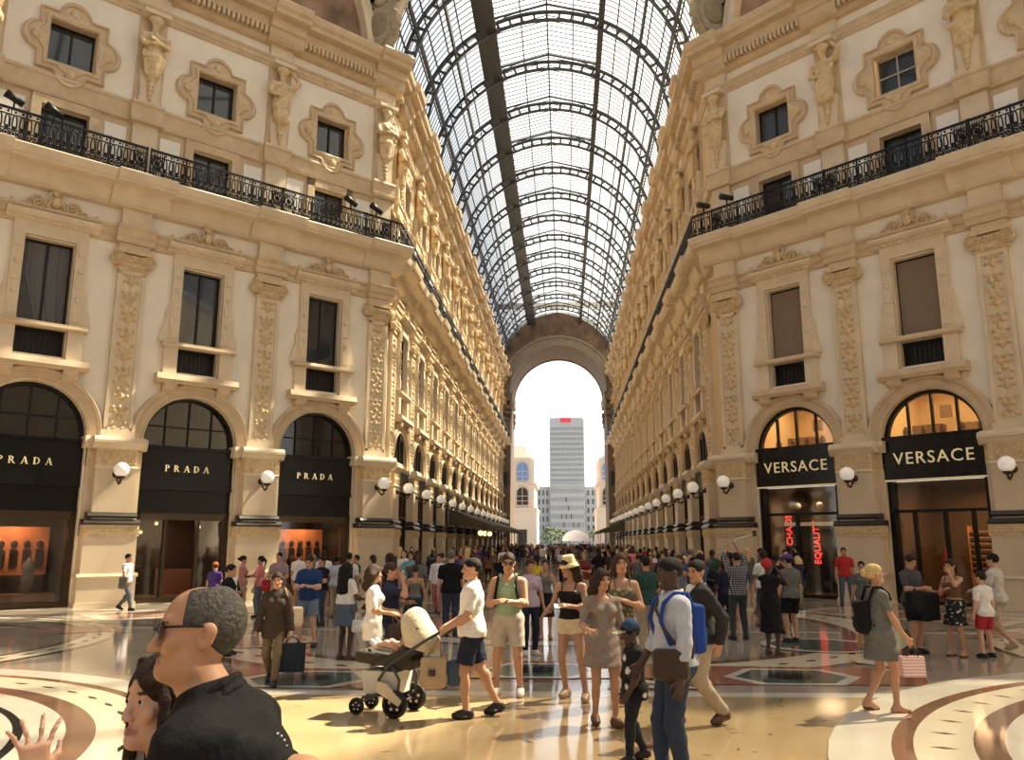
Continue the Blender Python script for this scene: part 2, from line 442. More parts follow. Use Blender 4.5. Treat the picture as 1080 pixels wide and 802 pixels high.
# ---- pier with dark base mouldings, carved friezes and impost
def make_pier():
    r = thing('pier')
    b = MB(); b.box(-.84, .84, -.5, .1, 0, 5.0).box(-.62, .62, .1, .42, 1.0, 4.35); b.build('shaft', MARB, r)
    b = MB(); b.box(-.9, .9, -.02, .52, 0, .12).box(-.86, .86, -.02, .48, .12, .88).prism_x([(0, .88), (.48, .88), (.54, .92), (.5, 1.0), (0, 1.02)], -.9, .9)
    b.box(-.8, .8, 0, .46, 1.0, 2.15); b.build('plinth', MARB, r)
    b = MB(); b.box(-.84, .84, 0, .49, 2.15, 2.5)
    for i in range(12): b.lathe([(.0, .51), (.05, .505), (.075, .52), (.1, .49)], (-.74 + i * .1345, 0, 2.33), 10, axis='y')
    b.build('carved_band', ORN, r)
    b = MB(); b.prism_x([(0, 2.5), (.5, 2.5), (.56, 2.56), (.5, 2.62), (.46, 2.68), (0, 2.68)], -.84, .84).prism_x([(0, 2.72), (.46, 2.72), (.52, 2.78), (.46, 2.86), (.42, 2.9), (0, 2.9)], -.74, .74)
    b.build('base_moulding', DARKM, r)
    b = MB(); b.box(-.84, .84, -.5, .13, 4.35, 4.92).box(-.64, .64, .1, .44, 4.35, 4.92)
    for i in range(7):
        x = -.54 + i * .18
        b.lathe([(0, .47), (.05, .465), (.06, .47), (.085, .44)], (x, 0, 4.64), 8, axis='y'); b.box(x + .08, x + .1, .44, .462, 4.42, 4.86)
        b.sphere((x, .44, 4.8), .045, 8, sc=(1, .5, 1.2)); b.sphere((x, .44, 4.46), .04, 8, sc=(1.3, .5, .8))
    b.build('frieze', ORN, r)
    P = [(0, 4.92), (.44, 4.92), (.5, 4.98), (.56, 5.06), (.62, 5.1), (.62, 5.18), (.56, 5.3), (0, 5.3)]
    b = MB(); b.prism_x(P, -.78, .78).prism_x([(y * .55 - .05 if y else -.5, z) for y, z in P], -.96, .96)
    b.prism_x([(0, 4.28), (.44, 4.28), (.48, 4.32), (.44, 4.38), (0, 4.38)], -.66, .66); b.build('impost', STONE2, r)
    return r
T_PIER = make_pier()
def relief(x, z):                      # arabesque on the pilaster panel, mirrored about its axis
    ax = abs(x); p = z % 1.3
    h = 0
    for cx, cz, r in ((0, .2, .13), (.13, .42, .09), (.2, .62, .07), (0, .75, .11), (.12, .95, .1), (.21, 1.12, .06), (0, 1.12, .07), (.2, .2, .06)):
        d = math.hypot(ax - cx, p - cz); h = max(h, 1 - (d / r) ** 2)
    h2 = max(0., 1 - (ax / .022) ** 2) * .6
    return .085 * math.sqrt(max(h, 0)) + .04 * h2
def make_pilaster():
    r = thing('pilaster')
    b = MB(); b.box(-.52, .52, -.02, .2, 5.3, 5.55).box(-.45, .45, -.02, .12, 5.5, 11.0)
    for sx in (-1, 1): b.box(sx * .39 - .06, sx * .39 + .06, .1, .17, 5.55, 10.95)
    b.box(-.45, .45, .1, .17, 10.85, 11.0).box(-.45, .45, .1, .17, 5.5, 5.65); b.build('shaft', STONE2, r)
    nx, nz = 27, 175; v = []; f = []
    for j in range(nz + 1):
        for i in range(nx + 1):
            x = -.34 + .68 * i / nx; z = 5.65 + 5.2 * j / nz; v.append((x, .115 + relief(x, z), z))
    for j in range(nz):
        for i in range(nx): a = j * (nx + 1) + i; f.append((a, a + 1, a + nx + 2, a + nx + 1))
    MB().add(v, f, 0, True).build('relief_panel', ORN, r)
    b = MB()
    for sx in (-1, 1):
        for q, rr in enumerate((.23, .16, .09)):
            b.lathe([(rr, .1), (rr, .3 + q * .025), (rr - .05, .3 + q * .025), (rr - .055, .25)], (sx * .5, 0, 11.36), 20, axis='y')
        b.sphere((sx * .5, .3, 11.36), .06, 10)
    b.box(-.5, .5, .05, .28, 11.3, 11.5).box(-.62, .62, -.02, .33, 11.55, 11.66).prism_x([(0, 11.0), (.2, 11.0), (.24, 11.06), (.18, 11.12), (0, 11.12)], -.48, .48)
    b.box(-.42, .42, 0, .22, 11.1, 11.32)
    for i in range(7): b.sphere((-.3 + i * .1, .27, 11.42), .06, 8, sc=(.8, 1, 1.3))
    b.build('ionic_capital', ORN, r)
    b = MB(); b.box(-.5, .5, -.02, .2, 11.66, 11.95).box(-.48, .48, -.02, .22, 12.45, 13.5).prism_x([(0, 13.3), (.25, 13.3), (.5, 13.6), (.6, 13.75), (0, 13.75)], -.62, .62); b.build('entablature_block', STONE2, r)
    b = MB(); b.box(-.42, .42, -.02, .17, 14.15, 16.4); b.build('attic_block', STONE2, r)
    b = MB(); b.box(-.5, .5, -.02, .16, 20.95, 21.5); b.build('top_block', STONE2, r)
    return r
T_PIL = make_pilaster()
# ---- herm figures carved on the upper storey
def make_herm(kind):
    r = thing('herm_statue')
    b = MB(); b.taper(-.3, .3, -.02, .24, 17.1, 18.35, 1.25, 1.1).box(-.36, .36, -.02, .3, 17.0, 17.35); b.build('pedestal', STONE2, r)
    b = MB(); b.box(-.46, .46, -.02, .52, 20.5, 20.66); b.build('abacus', STONE2, r)
    b = MB(); b.box(-.47, .47, -.02, .09, 17.0, 21.5); b.build('backing_strip', STONE, r)
    S = SDF((-.75, -.15, 17.2), (.75, .95, 20.75), .035)
    P = [('e', (0, .3, 19.35), (.3, .22, .42), None, .08), ('e', (0, .3, 18.85), (.3, .24, .34), None, .08), ('c', (-.28, .3, 19.6), (.28, .3, 19.6), .12, .12, .06),
         ('e', (0, .36, 20.12), (.155, .17, .21), None, .03), ('c', (0, .3, 19.75), (0, .34, 20.0), .1, .1, .04), ('e', (0, .5, 20.08), (.03, .05, .05), None, .02),
         ('c', (0, .3, 18.8), (0, .26, 18.2), .27, .2, .06)]
    if kind == 0:
        P += [('c', (-.36, .32, 19.58), (-.34, .5, 19.22), .1, .085, .03), ('c', (-.34, .5, 19.22), (.14, .58, 19.4), .08, .06, .03),
              ('c', (.36, .32, 19.58), (.36, .48, 19.2), .1, .085, .03), ('c', (.36, .48, 19.2), (-.1, .6, 19.25), .08, .06, .03)]
        P += [('c', (-.28 + i * .14, .42, 18.95), (-.2 + i * .1, .38, 18.15), .06, .035, .03) for i in range(5)]
        P += [('c', (-.3, .45, 19.0), (.3, .5, 18.75), .07, .07, .03)]
    else:
        P += [('c', (-.36, .3, 19.6), (-.55, .4, 19.9), .1, .08, .03), ('c', (-.55, .4, 19.9), (-.25, .35, 20.35), .08, .06, .03),
              ('c', (.36, .3, 19.6), (.42, .4, 19.2), .1, .08, .03), ('c', (.42, .4, 19.2), (.1, .55, 19.05), .08, .06, .03)]
        P += [('c', (-.3, .42, 19.4), (.28 - i * .06, .5, 18.7 - i * .12), .06, .06, .03) for i in range(4)]
        P += [('e', (0, .4, 18.3), (.3, .24, .3), None, .05)]
    P += [('e', (sx * .12, .47, 19.5), (.1, .08, .1), None, .03) for sx in (-1, 1)]
    P += [('e', (math.cos(a) * .15, .34 + .05 * math.sin(a), 20.2 + .1 * math.sin(a)), (.08, .1, .08), None, .02) for a in (0, .6, 1.2, 1.9, 2.5, PI)]
    P += [('e', (0, .3, 18.0 - i * .17), (.13 - .02 * i, .1, .1), None, .02) for i in range(5)]
    for p in P: S.prim(p)
    V, Q = S.mesh(); V[:, 0] *= 1.22; V[:, 2] = 20.5 + (V[:, 2] - 20.35) * 1.06; mesh_obj('carved_figure', V, Q, ORN, r)
    return r
T_HERM = [make_herm(0), make_herm(1)]
# ---- archivolt
def make_archivolt():
    r = thing('arch_surround'); mb = MB(); n = 28
    prof = [(1.6, -.05), (1.6, .1), (1.68, .14), (1.7, .1), (1.9, .1), (1.93, .16), (2.03, .18), (2.08, .1), (2.08, -.02)]
    k = len(prof); v = []
    for i in range(n + 1):
        a = PI * i / n
        v += [(q * math.cos(a), y, 5.3 + q * math.sin(a)) for q, y in prof]
    f = [(i * k + j, i * k + j + 1, (i + 1) * k + j + 1, (i + 1) * k + j) for i in range(n) for j in range(k - 1)]
    mb.add(v, f); mb.build('moulded_ring', STONE, r); return r
T_ARCH = make_archivolt()
# ---- window surround with pediment
def spiral(mb, cx, cz, r0, y, sgn, w=.045):
    pts = [(cx + sgn * r0 * (1 - t / 26) * math.cos(t * .55), y, cz + r0 * (1 - t / 26) * math.sin(t * .55)) for t in range(24)]
    mb.tube(pts, [w * (1 - .5 * i / 24) for i in range(24)], 6)
def make_surround():
    r = thing('window_surround')
    b = MB()
    for sx in (-1, 1):
        x0, x1 = sorted((sx * .74, sx * 1.08)); b.box(x0, x1, -.02, .16, 8.75, 11.55); x2, x3 = sorted((sx * .8, sx * 1.02)); b.box(x2, x3, .1, .2, 8.9, 9.3).box(x2, x3, .1, .2, 10.0, 10.25).box(x2, x3, .1, .2, 11.1, 11.5)
        b.sphere((sx * .91, .18, 10.6), .09, 10, sc=(1, .5, 1)); b.sphere((sx * .91, .18, 9.65), .08, 10, sc=(1, .5, 1.4))
        b.prism_y([(sx * 1.05, 8.75), (sx * 1.38, 8.75), (sx * 1.34, 9.1), (sx * 1.2, 9.5), (sx * 1.22, 9.75), (sx * 1.12, 10.1), (sx * 1.05, 10.2)][::sx], -.02, .12)
        b.box(*sorted((sx * .74, sx * 1.2)), -.02, .2, 7.62, 8.6)
    b.box(-1.08, 1.08, -.02, .14, 11.55, 11.98); b.build('jambs', STONE2, r)
    b = MB(); b.prism_x([(-.02, 8.58), (.28, 8.58), (.32, 8.64), (.28, 8.76), (-.02, 8.78)], -1.3, 1.3)
    b.prism_x([(-.02, 7.3), (.34, 7.3), (.42, 7.42), (.36, 7.62), (-.02, 7.64)], -1.42, 1.42); b.build('sill', STONE, r)
    for sx in (-1, 1):
        b = MB(); x = sx * .92; b.prism_x([(-.02, 6.95), (.12, 6.98), (.28, 7.1), (.34, 7.3), (-.02, 7.3)], x - .22, x + .22)
        b.lathe([(.0, x - .24), (.11, x - .24), (.11, x + .24), (0, x + .24)], (0, .2, 7.18), 12, axis='x'); b.build('bracket', STONE, r)
    b = MB(); b.prism_x([(-.02, 11.98), (.16, 11.98), (.22, 12.06), (.36, 12.12), (.42, 12.2), (.42, 12.28), (-.02, 12.32)], -1.36, 1.36)
    for i in range(15): b.box(-1.12 + i * .16 - .045, -1.12 + i * .16 + .045, .14, .24, 12.0, 12.08)
    b.prism_y([(-1.3, 12.3), (1.3, 12.3), (.95, 12.42), (.35, 12.78), (0, 12.9), (-.35, 12.78), (-.95, 12.42)], -.02, .14); b.build('pediment', STONE2, r)
    b = MB()
    for sx in (-1, 1):
        spiral(b, sx * .5, 12.62, .23, .2, sx, .05); spiral(b, sx * .85, 12.48, .14, .2, -sx, .035)
        b.tube([(sx * .3, .2, 12.5), (sx * .15, .24, 12.75), (sx * .2, .2, 13.0), (sx * .05, .18, 13.12)], .045, 6)
        b.sphere((sx * 1.24, .2, 12.42), .1, 8, sc=(1, 1, 1.3)); b.sphere((sx * 1.24, .2, 12.56), .05, 8)
    b.sphere((0, .22, 12.72), .17, 12, sc=(.85, .6, 1.2)).sphere((0, .22, 13.02), .11, 10, sc=(1, .6, 1)).sphere((0, .2, 13.2), .07, 8)
    for a in (-.7, 0, .7): b.sphere((.15 * math.sin(a), .2, 13.1 + .12 * math.cos(a)), .05, 8, sc=(1, .6, 1.6))
    b.build('scroll_crest', ORN, r)
    return r
T_SUR = make_surround()
def make_window(kind):
    r = thing('window')
    b = MB(); h = .72
    b.box(-h, -h + .07, -.34, -.26, 7.75, 11.5).box(h - .07, h, -.34, -.26, 7.75, 11.5).box(-h, h, -.34, -.26, 11.43, 11.5).box(-h, h, -.36, -.22, 8.52, 8.62).box(-.035, .035, -.34, -.25, 8.6, 11.45)
    b.build('frame', IRON, r)
    b = MB(); b.box(-h, h, -.4, -.3, 7.75, 8.55)
    for i in range(9): b.box(-.62 + i * .155 - .02, -.62 + i * .155 + .02, -.3, -.27, 7.8, 8.5)
    b.build('apron_panel', IRON, r)
    if kind == 'blind':
        b = MB()
        b.box(-h + .05, h - .05, -.26, -.24, 8.64, 11.42)
        b.build('roller_blind', BLIND, r)
        MB().box(-h, h, -.24, -.2, 8.6, 8.66).build('rail', STONE2, r)
    else:
        for sx in (-1, 1): MB().box(*sorted((sx * .035, sx * (h - .06))), -.32, -.3, 8.6, 11.43).build('pane', PANE, r)
        if kind == 'curtain':
            v = []; f = []
            for j in range(9):
                for i in range(13):
                    z = 8.62 + 2.8 * j / 8; x = -.66 + (1.22 if j > 5 else .75 + .47 * j / 5.) * i / 12
                    v.append((x, -.29 + .012 * math.sin(i * 1.6), z))
            for j in range(8):
                for i in range(12): a = j * 13 + i; f.append((a, a + 1, a + 14, a + 13))
            MB().add(v, f, 0, True).build('curtain', CURT, r)
    return r
T_WIN = {k: make_window(k) for k in ('plain', 'curtain', 'blind')}
# ---- attic door behind the railing, flanked by white panels
def make_attic():
    r = thing('attic_door')
    b = MB()
    for sx in (-1, 1): b.box(*sorted((sx * .72, sx * 1.02)), 0, .14, 14.15, 16.35)
    b.box(-1.02, 1.02, 0, .14, 16.05, 16.35)
    for sx in (-1, 1): b.box(*sorted((sx * 1.02, sx * 2.4)), -.02, .04, 14.15, 16.35)
    b.build('surround', STONE, r)
    b = MB(); b.box(-.72, -.66, -.3, -.22, 14.15, 16.05).box(.66, .72, -.3, -.22, 14.15, 16.05).box(-.72, .72, -.3, -.22, 15.97, 16.05).box(-.03, .03, -.3, -.22, 14.15, 16.0); b.build('frame', IRON, r)
    for sx in (-1, 1): MB().box(*sorted((sx * .03, sx * .66)), -.3, -.27, 14.15, 15.98).build('pane', PANE, r)
    for sx in (-1, 1):
        b = MB(); x0, x1 = sorted((sx * 1.2, sx * 1.9)); b.box(x0, x1, .04, .08, 14.4, 16.1); b.build('white_panel', M('white_panel', (.88, .84, .76), .6), r)
    return r
T_ATT = make_attic()
# ---- quatrefoil window
def make_quatrefoil(grid):
    r = thing('quatrefoil_window')
    def outer(a):
        best = 0
        ca, sa = math.cos(a), math.sin(a)
        q = 1.06 / max(abs(ca), abs(sa)); best = q
        for cx, cz in ((1.02, 0), (-1.02, 0), (0, 1.02), (0, -1.02)):      # lobes
            bq = ca * cx + sa * cz; disc = bq * bq - (cx * cx + cz * cz - .5 ** 2)
            if disc > 0: best = max(best, bq + math.sqrt(disc))
        return best
    n = 120; loops = [(1., -.02), (1., .1), (.93, .17), (.82, .15), (.78, .08), (.45, .08), (.4, .14), (.12, .16), (.0, .1), (0, -.3)]
    v = []
    for i in range(n):
        a = 2 * PI * i / n + PI / 4; o = outer(a); q = .72 / max(abs(math.cos(a)), abs(math.sin(a)))
        for t, y in loops: rr = q + (o - q) * t; v.append((rr * math.cos(a), y, 18.4 + rr * math.sin(a) * 1.04))
    k = len(loops)
    f = [(i * k + j, ((i + 1) % n) * k + j, ((i + 1) % n) * k + j + 1, i * k + j + 1) for i in range(n) for j in range(k - 1)]
    MB().add(v, f).build('moulded_frame', STONE, r)
    b = MB()
    for cx, cz in ((1.08, 0), (-1.08, 0), (0, 1.1), (0, -1.1)): b.sphere((cx, .1, 18.4 + cz), .2, 12, sc=(1, .45, 1))
    b.build('shell_ornament', ORN, r)
    b = MB(); h = .72
    b.box(-h, -h + .05, -.3, -.24, 17.66, 19.14).box(h - .05, h, -.3, -.24, 17.66, 19.14).box(-h, h, -.3, -.24, 19.08, 19.14).box(-h, h, -.3, -.24, 17.66, 17.72)
    if grid: b.box(-.025, .025, -.3, -.23, 17.66, 19.14).box(-h, h, -.3, -.23, 18.38, 18.43)
    else: b.box(-.03, .03, -.3, -.23, 17.66, 19.14)
    b.build('sash', M('grey_sash', (.45, .42, .38), .5) if grid else IRON, r)
    MB().box(-h, h, -.33, -.29, 17.6, 19.2).build('pane', PANE, r)
    return r
T_QUA = {0: make_quatrefoil(0), 1: make_quatrefoil(1)}
# ---- balcony railing
def railing(width, med=True):
    g = MB(); rl = []; w = width / 2
    def railbar(z, d): rl.append(MB()); rl[-1].box(-w, w, .95 - d, .95 + d, z - d, z + d)
    railbar(15.44, .035); railbar(15.24, .015); railbar(14.76, .015); railbar(14.5, .02)
    n = int(width / .2)
    for i in range(n):
        x = -w + (i + .5) * width / n
        if med and abs(abs(x) - w) < .48: continue
        pts = [(x + .07 * math.cos(a) * (1.0 if math.sin(a) < 0 else .85), .95, 15.0 + .24 * math.sin(a)) for a in np.linspace(0, 2 * PI, 13)[:-1]]
        g.tube(pts, .022, 4, closed=True)
        g.tube([(x + .085 * math.cos(a), .95, 14.63 + .1 * math.sin(a)) for a in np.linspace(0, 2 * PI, 9)[:-1]], .024, 4, closed=True)
        g.sphere((x, .95, 15.34), .04, 6); g.sphere((x, .95, 14.63), .05, 6); g.sphere((x, .95, 14.84), .045, 6)
        if i % 2 == 0: g.box(x - .09 - .012, x - .09 + .012, .938, .962, 14.5, 15.44)
    for sx in (-1, 1):
        if not med: break
        x0 = sx * (w - .24)
        g.tube([(x0 + .17 * math.cos(a), .97, 15.0 + .18 * math.sin(a)) for a in np.linspace(0, 2 * PI, 15)[:-1]], .03, 5, closed=True)
        g.sphere((x0, .97, 15.0), .09, 8)
        for q in range(7): g.box(x0 - .24 + q * .07, x0 - .24 + q * .07 + .025, .94, .96, 14.5, 15.44)
        for q in range(5): g.tube([(x0 - .2 + q * .1, .965, 14.55), (x0 - .1 + q * .05, .965, 14.8), (x0 - .2 + q * .1, .965, 15.3)], .018, 4)
    ps = []
    for x in ((-w + .03, -w / 2, 0, w / 2, w - .03) if med else (0,)): ps.append(MB().box(x - .025, x + .025, .925, .975, 14.45, 15.5))
    return rl, g, ps
def make_railing(width):
    r = thing('balcony_railing'); rl, g, ps = railing(width)
    for q in rl: q.build('rail', IRON, r)
    g.build('scroll_grille', IRON, r)
    for p in ps: p.build('post', IRON, r)
    return r
T_RAIL = {'D': make_railing(4.88), 'C': make_railing(4.75)}
# ---- globe lamp
def make_lamp():
    r = thing('wall_lamp')
    b = MB(); b.lathe([(0, .42), (.12, .42), (.12, .46), (.06, .5), (0, .52)], (0, 0, 4.1), 14, axis='y')
    b.tube([(0, .46, 4.1), (0, .6, 3.92), (0, .78, 3.78), (0, .93, 3.82), (0, .95, 3.95)], .035, 8); b.tube([(0, .5, 4.05), (0, .62, 4.14), (0, .7, 4.05), (0, .66, 3.95)], .02, 6)
    b.lathe([(.02, 3.9), (.1, 3.94), (.14, 4.0), (.1, 4.02)], (0, .95, 0), 14); b.build('bracket', BRONZE, r)
    b = MB(); b.sphere((0, .95, 4.22), .235, 24); b.build('globe', GLOBE, r); return r
T_LAMP = make_lamp()

# ------------------------------------------------------------------ shopfronts
def arc_poly(r, n=20, z=5.3): return [(r * math.cos(PI * i / n), z + r * math.sin(PI * i / n)) for i in range(n + 1)]
def letters_serif(txt, h, gap):
    """wide serif capitals from strokes, lying in x-z, baseline z=0"""
    mb = MB(); x = 0; t = h * .17; s = h * .07; d = .03
    def v(x0, w=t): mb.box(x0, x0 + w, 0, d, 0, h); mb.box(x0 - s, x0 + w + s, 0, d, 0, s * .7); mb.box(x0 - s, x0 + w + s, 0, d, h - s * .7, h)
    def slant(xa, xb, za, zb, w): mb.prism_y([(xa - w / 2, za), (xa + w / 2, za), (xb + w / 2, zb), (xb - w / 2, zb)], 0, d)
    def bowl(x0, z0, z1, rx, w=t):
        cz, rz = (z0 + z1) / 2, (z1 - z0) / 2; n = 12; v_ = []
        for i in range(n + 1):
            a = -PI / 2 + PI * i / n
            for q, rz_ in ((rx, rz), (rx - w, rz - h * .06)): v_ += [(x0 + q * math.cos(a), y, cz + rz_ * math.sin(a)) for y in (0, d)]
        f = []
        for i in range(n):
            a = i * 4; b = a + 4; f += [(a, a + 1, b + 1, b), (a + 2, b + 2, b + 3, a + 3), (a, b, b + 2, a + 2), (a + 1, a + 3, b + 3, b + 1)]
        mb.add(v_, f)
        mb.box(x0 - t, x0 + .01, 0, d, z1 - h * .06, z1); mb.box(x0 - t, x0 + .01, 0, d, z0, z0 + h * .06)
    for c in txt:
        if c == 'P': v(x); bowl(x + t, h * .45, h, h * .42); w = h * .6
        elif c == 'R': v(x); bowl(x + t, h * .48, h, h * .4); slant(x + h * .68, x + h * .32, 0, h * .5, t); mb.box(x + h * .56, x + h * .82, 0, d, 0, s * .7); w = h * .78
        elif c == 'D': v(x); bowl(x + t, 0, h, h * .58); w = h * .76
        elif c == 'A':
            slant(x + h * .06, x + h * .38, 0, h, h * .07); slant(x + h * .72, x + h * .4, 0, h, t); mb.box(x + h * .18, x + h * .6, 0, d, h * .3, h * .36)
            mb.box(x - h * .06, x + h * .18, 0, d, 0, s * .7); mb.box(x + h * .56, x + h * .88, 0, d, 0, s * .7); w = h * .8
        x += w + gap
    tot = x - gap; mb.v = [(p[0] - tot / 2, p[1], p[2]) for p in mb.v]; return mb
def text_mesh(txt, size, depth=.015, spacing=1.0):
    cu = bpy.data.curves.new('lettering', 'FONT'); cu.body = txt; cu.size = size; cu.extrude = depth; cu.align_x = 'CENTER'; cu.space_character = spacing; cu.resolution_u = 3
    o = bpy.data.objects.new('lettering', cu); COL.objects.link(o); bpy.context.view_layer.update()
    me = bpy.data.meshes.new_from_object(o.evaluated_get(bpy.context.evaluated_depsgraph_get()))
    bpy.data.objects.remove(o); bpy.data.curves.remove(cu)
    mb = MB(); mb.add([(v.co.x, v.co.z, v.co.y) for v in me.vertices], [tuple(p.vertices) for p in me.polygons]); bpy.data.meshes.remove(me); return mb
def room(r, z0, z1, depth, mat, w=1.58, fl=None, name='interior'):
    b = MB(); y0, y1 = -.5, -.5 - depth
    b.add([(-w, y1, z0), (w, y1, z0), (w, y1, z1), (-w, y1, z1), (-w, y0, z0), (w, y0, z0), (w, y0, z1), (-w, y0, z1)],
          [(0, 1, 2, 3), (0, 3, 7, 4), (1, 5, 6, 2), (3, 2, 6, 7)]); b.add([(-w, y1, z0), (w, y1, z0), (w, y0, z0), (-w, y0, z0)], [(0, 1, 2, 3)], 1)
    return b.build(name, [mat, fl or mat], r)
LIGHTS = []
def lamp_area(loc, size, power, col, rot=(0, 0, 0), parent=None, name='shop_light', sizey=None):
    l = bpy.data.lights.new(name, 'AREA'); l.energy = power; l.color = col; l.size = size
    if sizey: l.shape = 'RECTANGLE'; l.size_y = sizey
    o = bpy.data.objects.new(name, l); COL.objects.link(o); o.location = loc; o.rotation_euler = rot
    if parent: o.parent = parent
    return o
DKWALL = M('dark_shop_wall', (.05, .03, .02), .6); WDFLOOR = M('shop_floor', (.22, .10, .05), .4)
ORANGE = M('orange_backdrop', (.55, .20, .08), .6, noise=(3, .25)); FIG = M('display_figure', (.02, .015, .013), .5); FIGW = M('display_light', (.6, .5, .4), .6)
def front_black(kind):
    r = thing('shop_front')
    b = MB(); b.box(-1.6, 1.6, -.34, -.12, 3.78, 5.12).box(-1.62, 1.62, -.34, -.06, 5.1, 5.2).box(-1.62, 1.62, -.34, -.06, 3.7, 3.78).box(-1.6, 1.6, -.34, -.2, 3.0, 3.7).box(-1.6, 1.6, -.34, -.14, 2.92, 3.0); b.build('fascia', BLACK, r)
    L = letters_serif('PRADA', .22, .165); L.v = [(-p[0], -.12 + p[1], 4.33 + p[2]) for p in L.v]
    L.build('lettering', GOLD, r)
    b = MB(); n = 24
    for i in range(n):
        a0, a1 = PI * i / n, PI * (i + 1) / n
        b.add([(q * math.cos(a), y, 5.3 + q * math.sin(a)) for a in (a0, a1) for q in (1.62, 1.5) for y in (-.36, -.2)], [(0, 1, 5, 4), (2, 6, 7, 3), (1, 3, 7, 5), (0, 4, 6, 2)])
    for x in (-.8, 0, .8): b.box(x - .02, x + .02, -.34, -.26, 5.2, 5.3 + math.sqrt(2.4 - x * x))
    b.box(-1.5, 1.5, -.34, -.26, 5.85, 5.89); b.build('transom_frame', IRON, r)
    MB().prism_y(arc_poly(1.62, 24) + [(-1.62, 5.1), (1.62, 5.1)], -.38, -.33).build('transom_pane', M('transom_glass', (.02, .018, .015), .06, spec=.7), r)
    b = MB(); b.box(-1.6, -1.42, -.4, -.15, 0, 2.95).box(1.42, 1.6, -.4, -.15, 0, 2.95).box(-1.6, 1.6, -.4, -.15, 2.7, 2.92).box(-1.6, 1.6, -.45, -.1, 0, .16)
    if kind == 'door': b.box(-.6, -.5, -.4, -.2, .1, 2.8).box(.5, .6, -.4, -.2, .1, 2.8)
    b.build('frame', BRONZE, r)
    b = MB()
    if kind == 'door':
        b.box(-1.45, -.58, -.3, -.285, .16, 2.75).box(.58, 1.45, -.3, -.285, .16, 2.75)
    else: b.box(-1.45, 1.45, -.3, -.285, .16, 2.75)
    b.build('glass', SGLASS, r)
    room(r, .12, 2.92, 2.6, DKWALL, 1.58, WDFLOOR)
    if kind == 'display':
        MB().box(-1.2, 1.1, -1.6, -1.54, .95, 2.45).build('backdrop', ORANGE, r)
        b = MB()
        for i in range(6):
            x = -.95 + i * .36; b.box(x - .1, x + .1, -1.54, -1.5, 1.15, 1.75).sphere((x, -1.5, 1.9), .1, 8, sc=(1, .3, 1.2)).box(x - .14, x - .1, -1.54, -1.5, 1.2, 1.7)
        b.build('printed_figures', FIG, r)
        MB().box(-1.3, 1.3, -1.5, -.45, .12, .4).build('plinth', WDFLOOR, r)
        for x in (-.6, .35):
            b = MB(); b.lathe([(.02, .4), (.12, .45), (.2, .8), (.16, 1.05), (.2, 1.3), (.07, 1.42), (.05, 1.5)], (x, -1.0, 0), 12); b.build('draped_display', CURT if x < 0 else DKWALL, r)
        lamp_area((0, -.9, 2.85), .8, 130, (1, .62, .38), parent=r)
    else:
        b = MB(); b.box(-1.2, .1, -2.6, -2.2, .12, 1.0).box(.5, 1.2, -2.9, -2.6, .5, .55).box(.5, 1.2, -2.9, -2.6, 1.1, 1.15).box(.5, 1.2, -2.9, -2.6, 1.7, 1.75); b.build('counter', WDFLOOR, r)
        for x, z in ((.5, 2.6), (1.0, 2.3), (-1.0, 2.5)): MB().sphere((x, -1.3, z), .06, 8).build('pendant', M('shop_bulb', (1, .8, .5), .4, emit=((1, .65, .35), 6)), r)
        lamp_area((0, -1.6, 2.85), .6, 70, (1, .62, .38), parent=r)
    return r
CREAMW = M('shop_cream', (.75, .55, .30), .6); NEON = M('red_neon', (.9, .05, .04), .4, emit=((1, .05, .045), 4.5)); LPANEL = M('ceiling_light', (1, .9, .7), .5, emit=((1, .8, .5), 7)); BROWNP = M('brown_panel', (.16, .09, .045), .5)
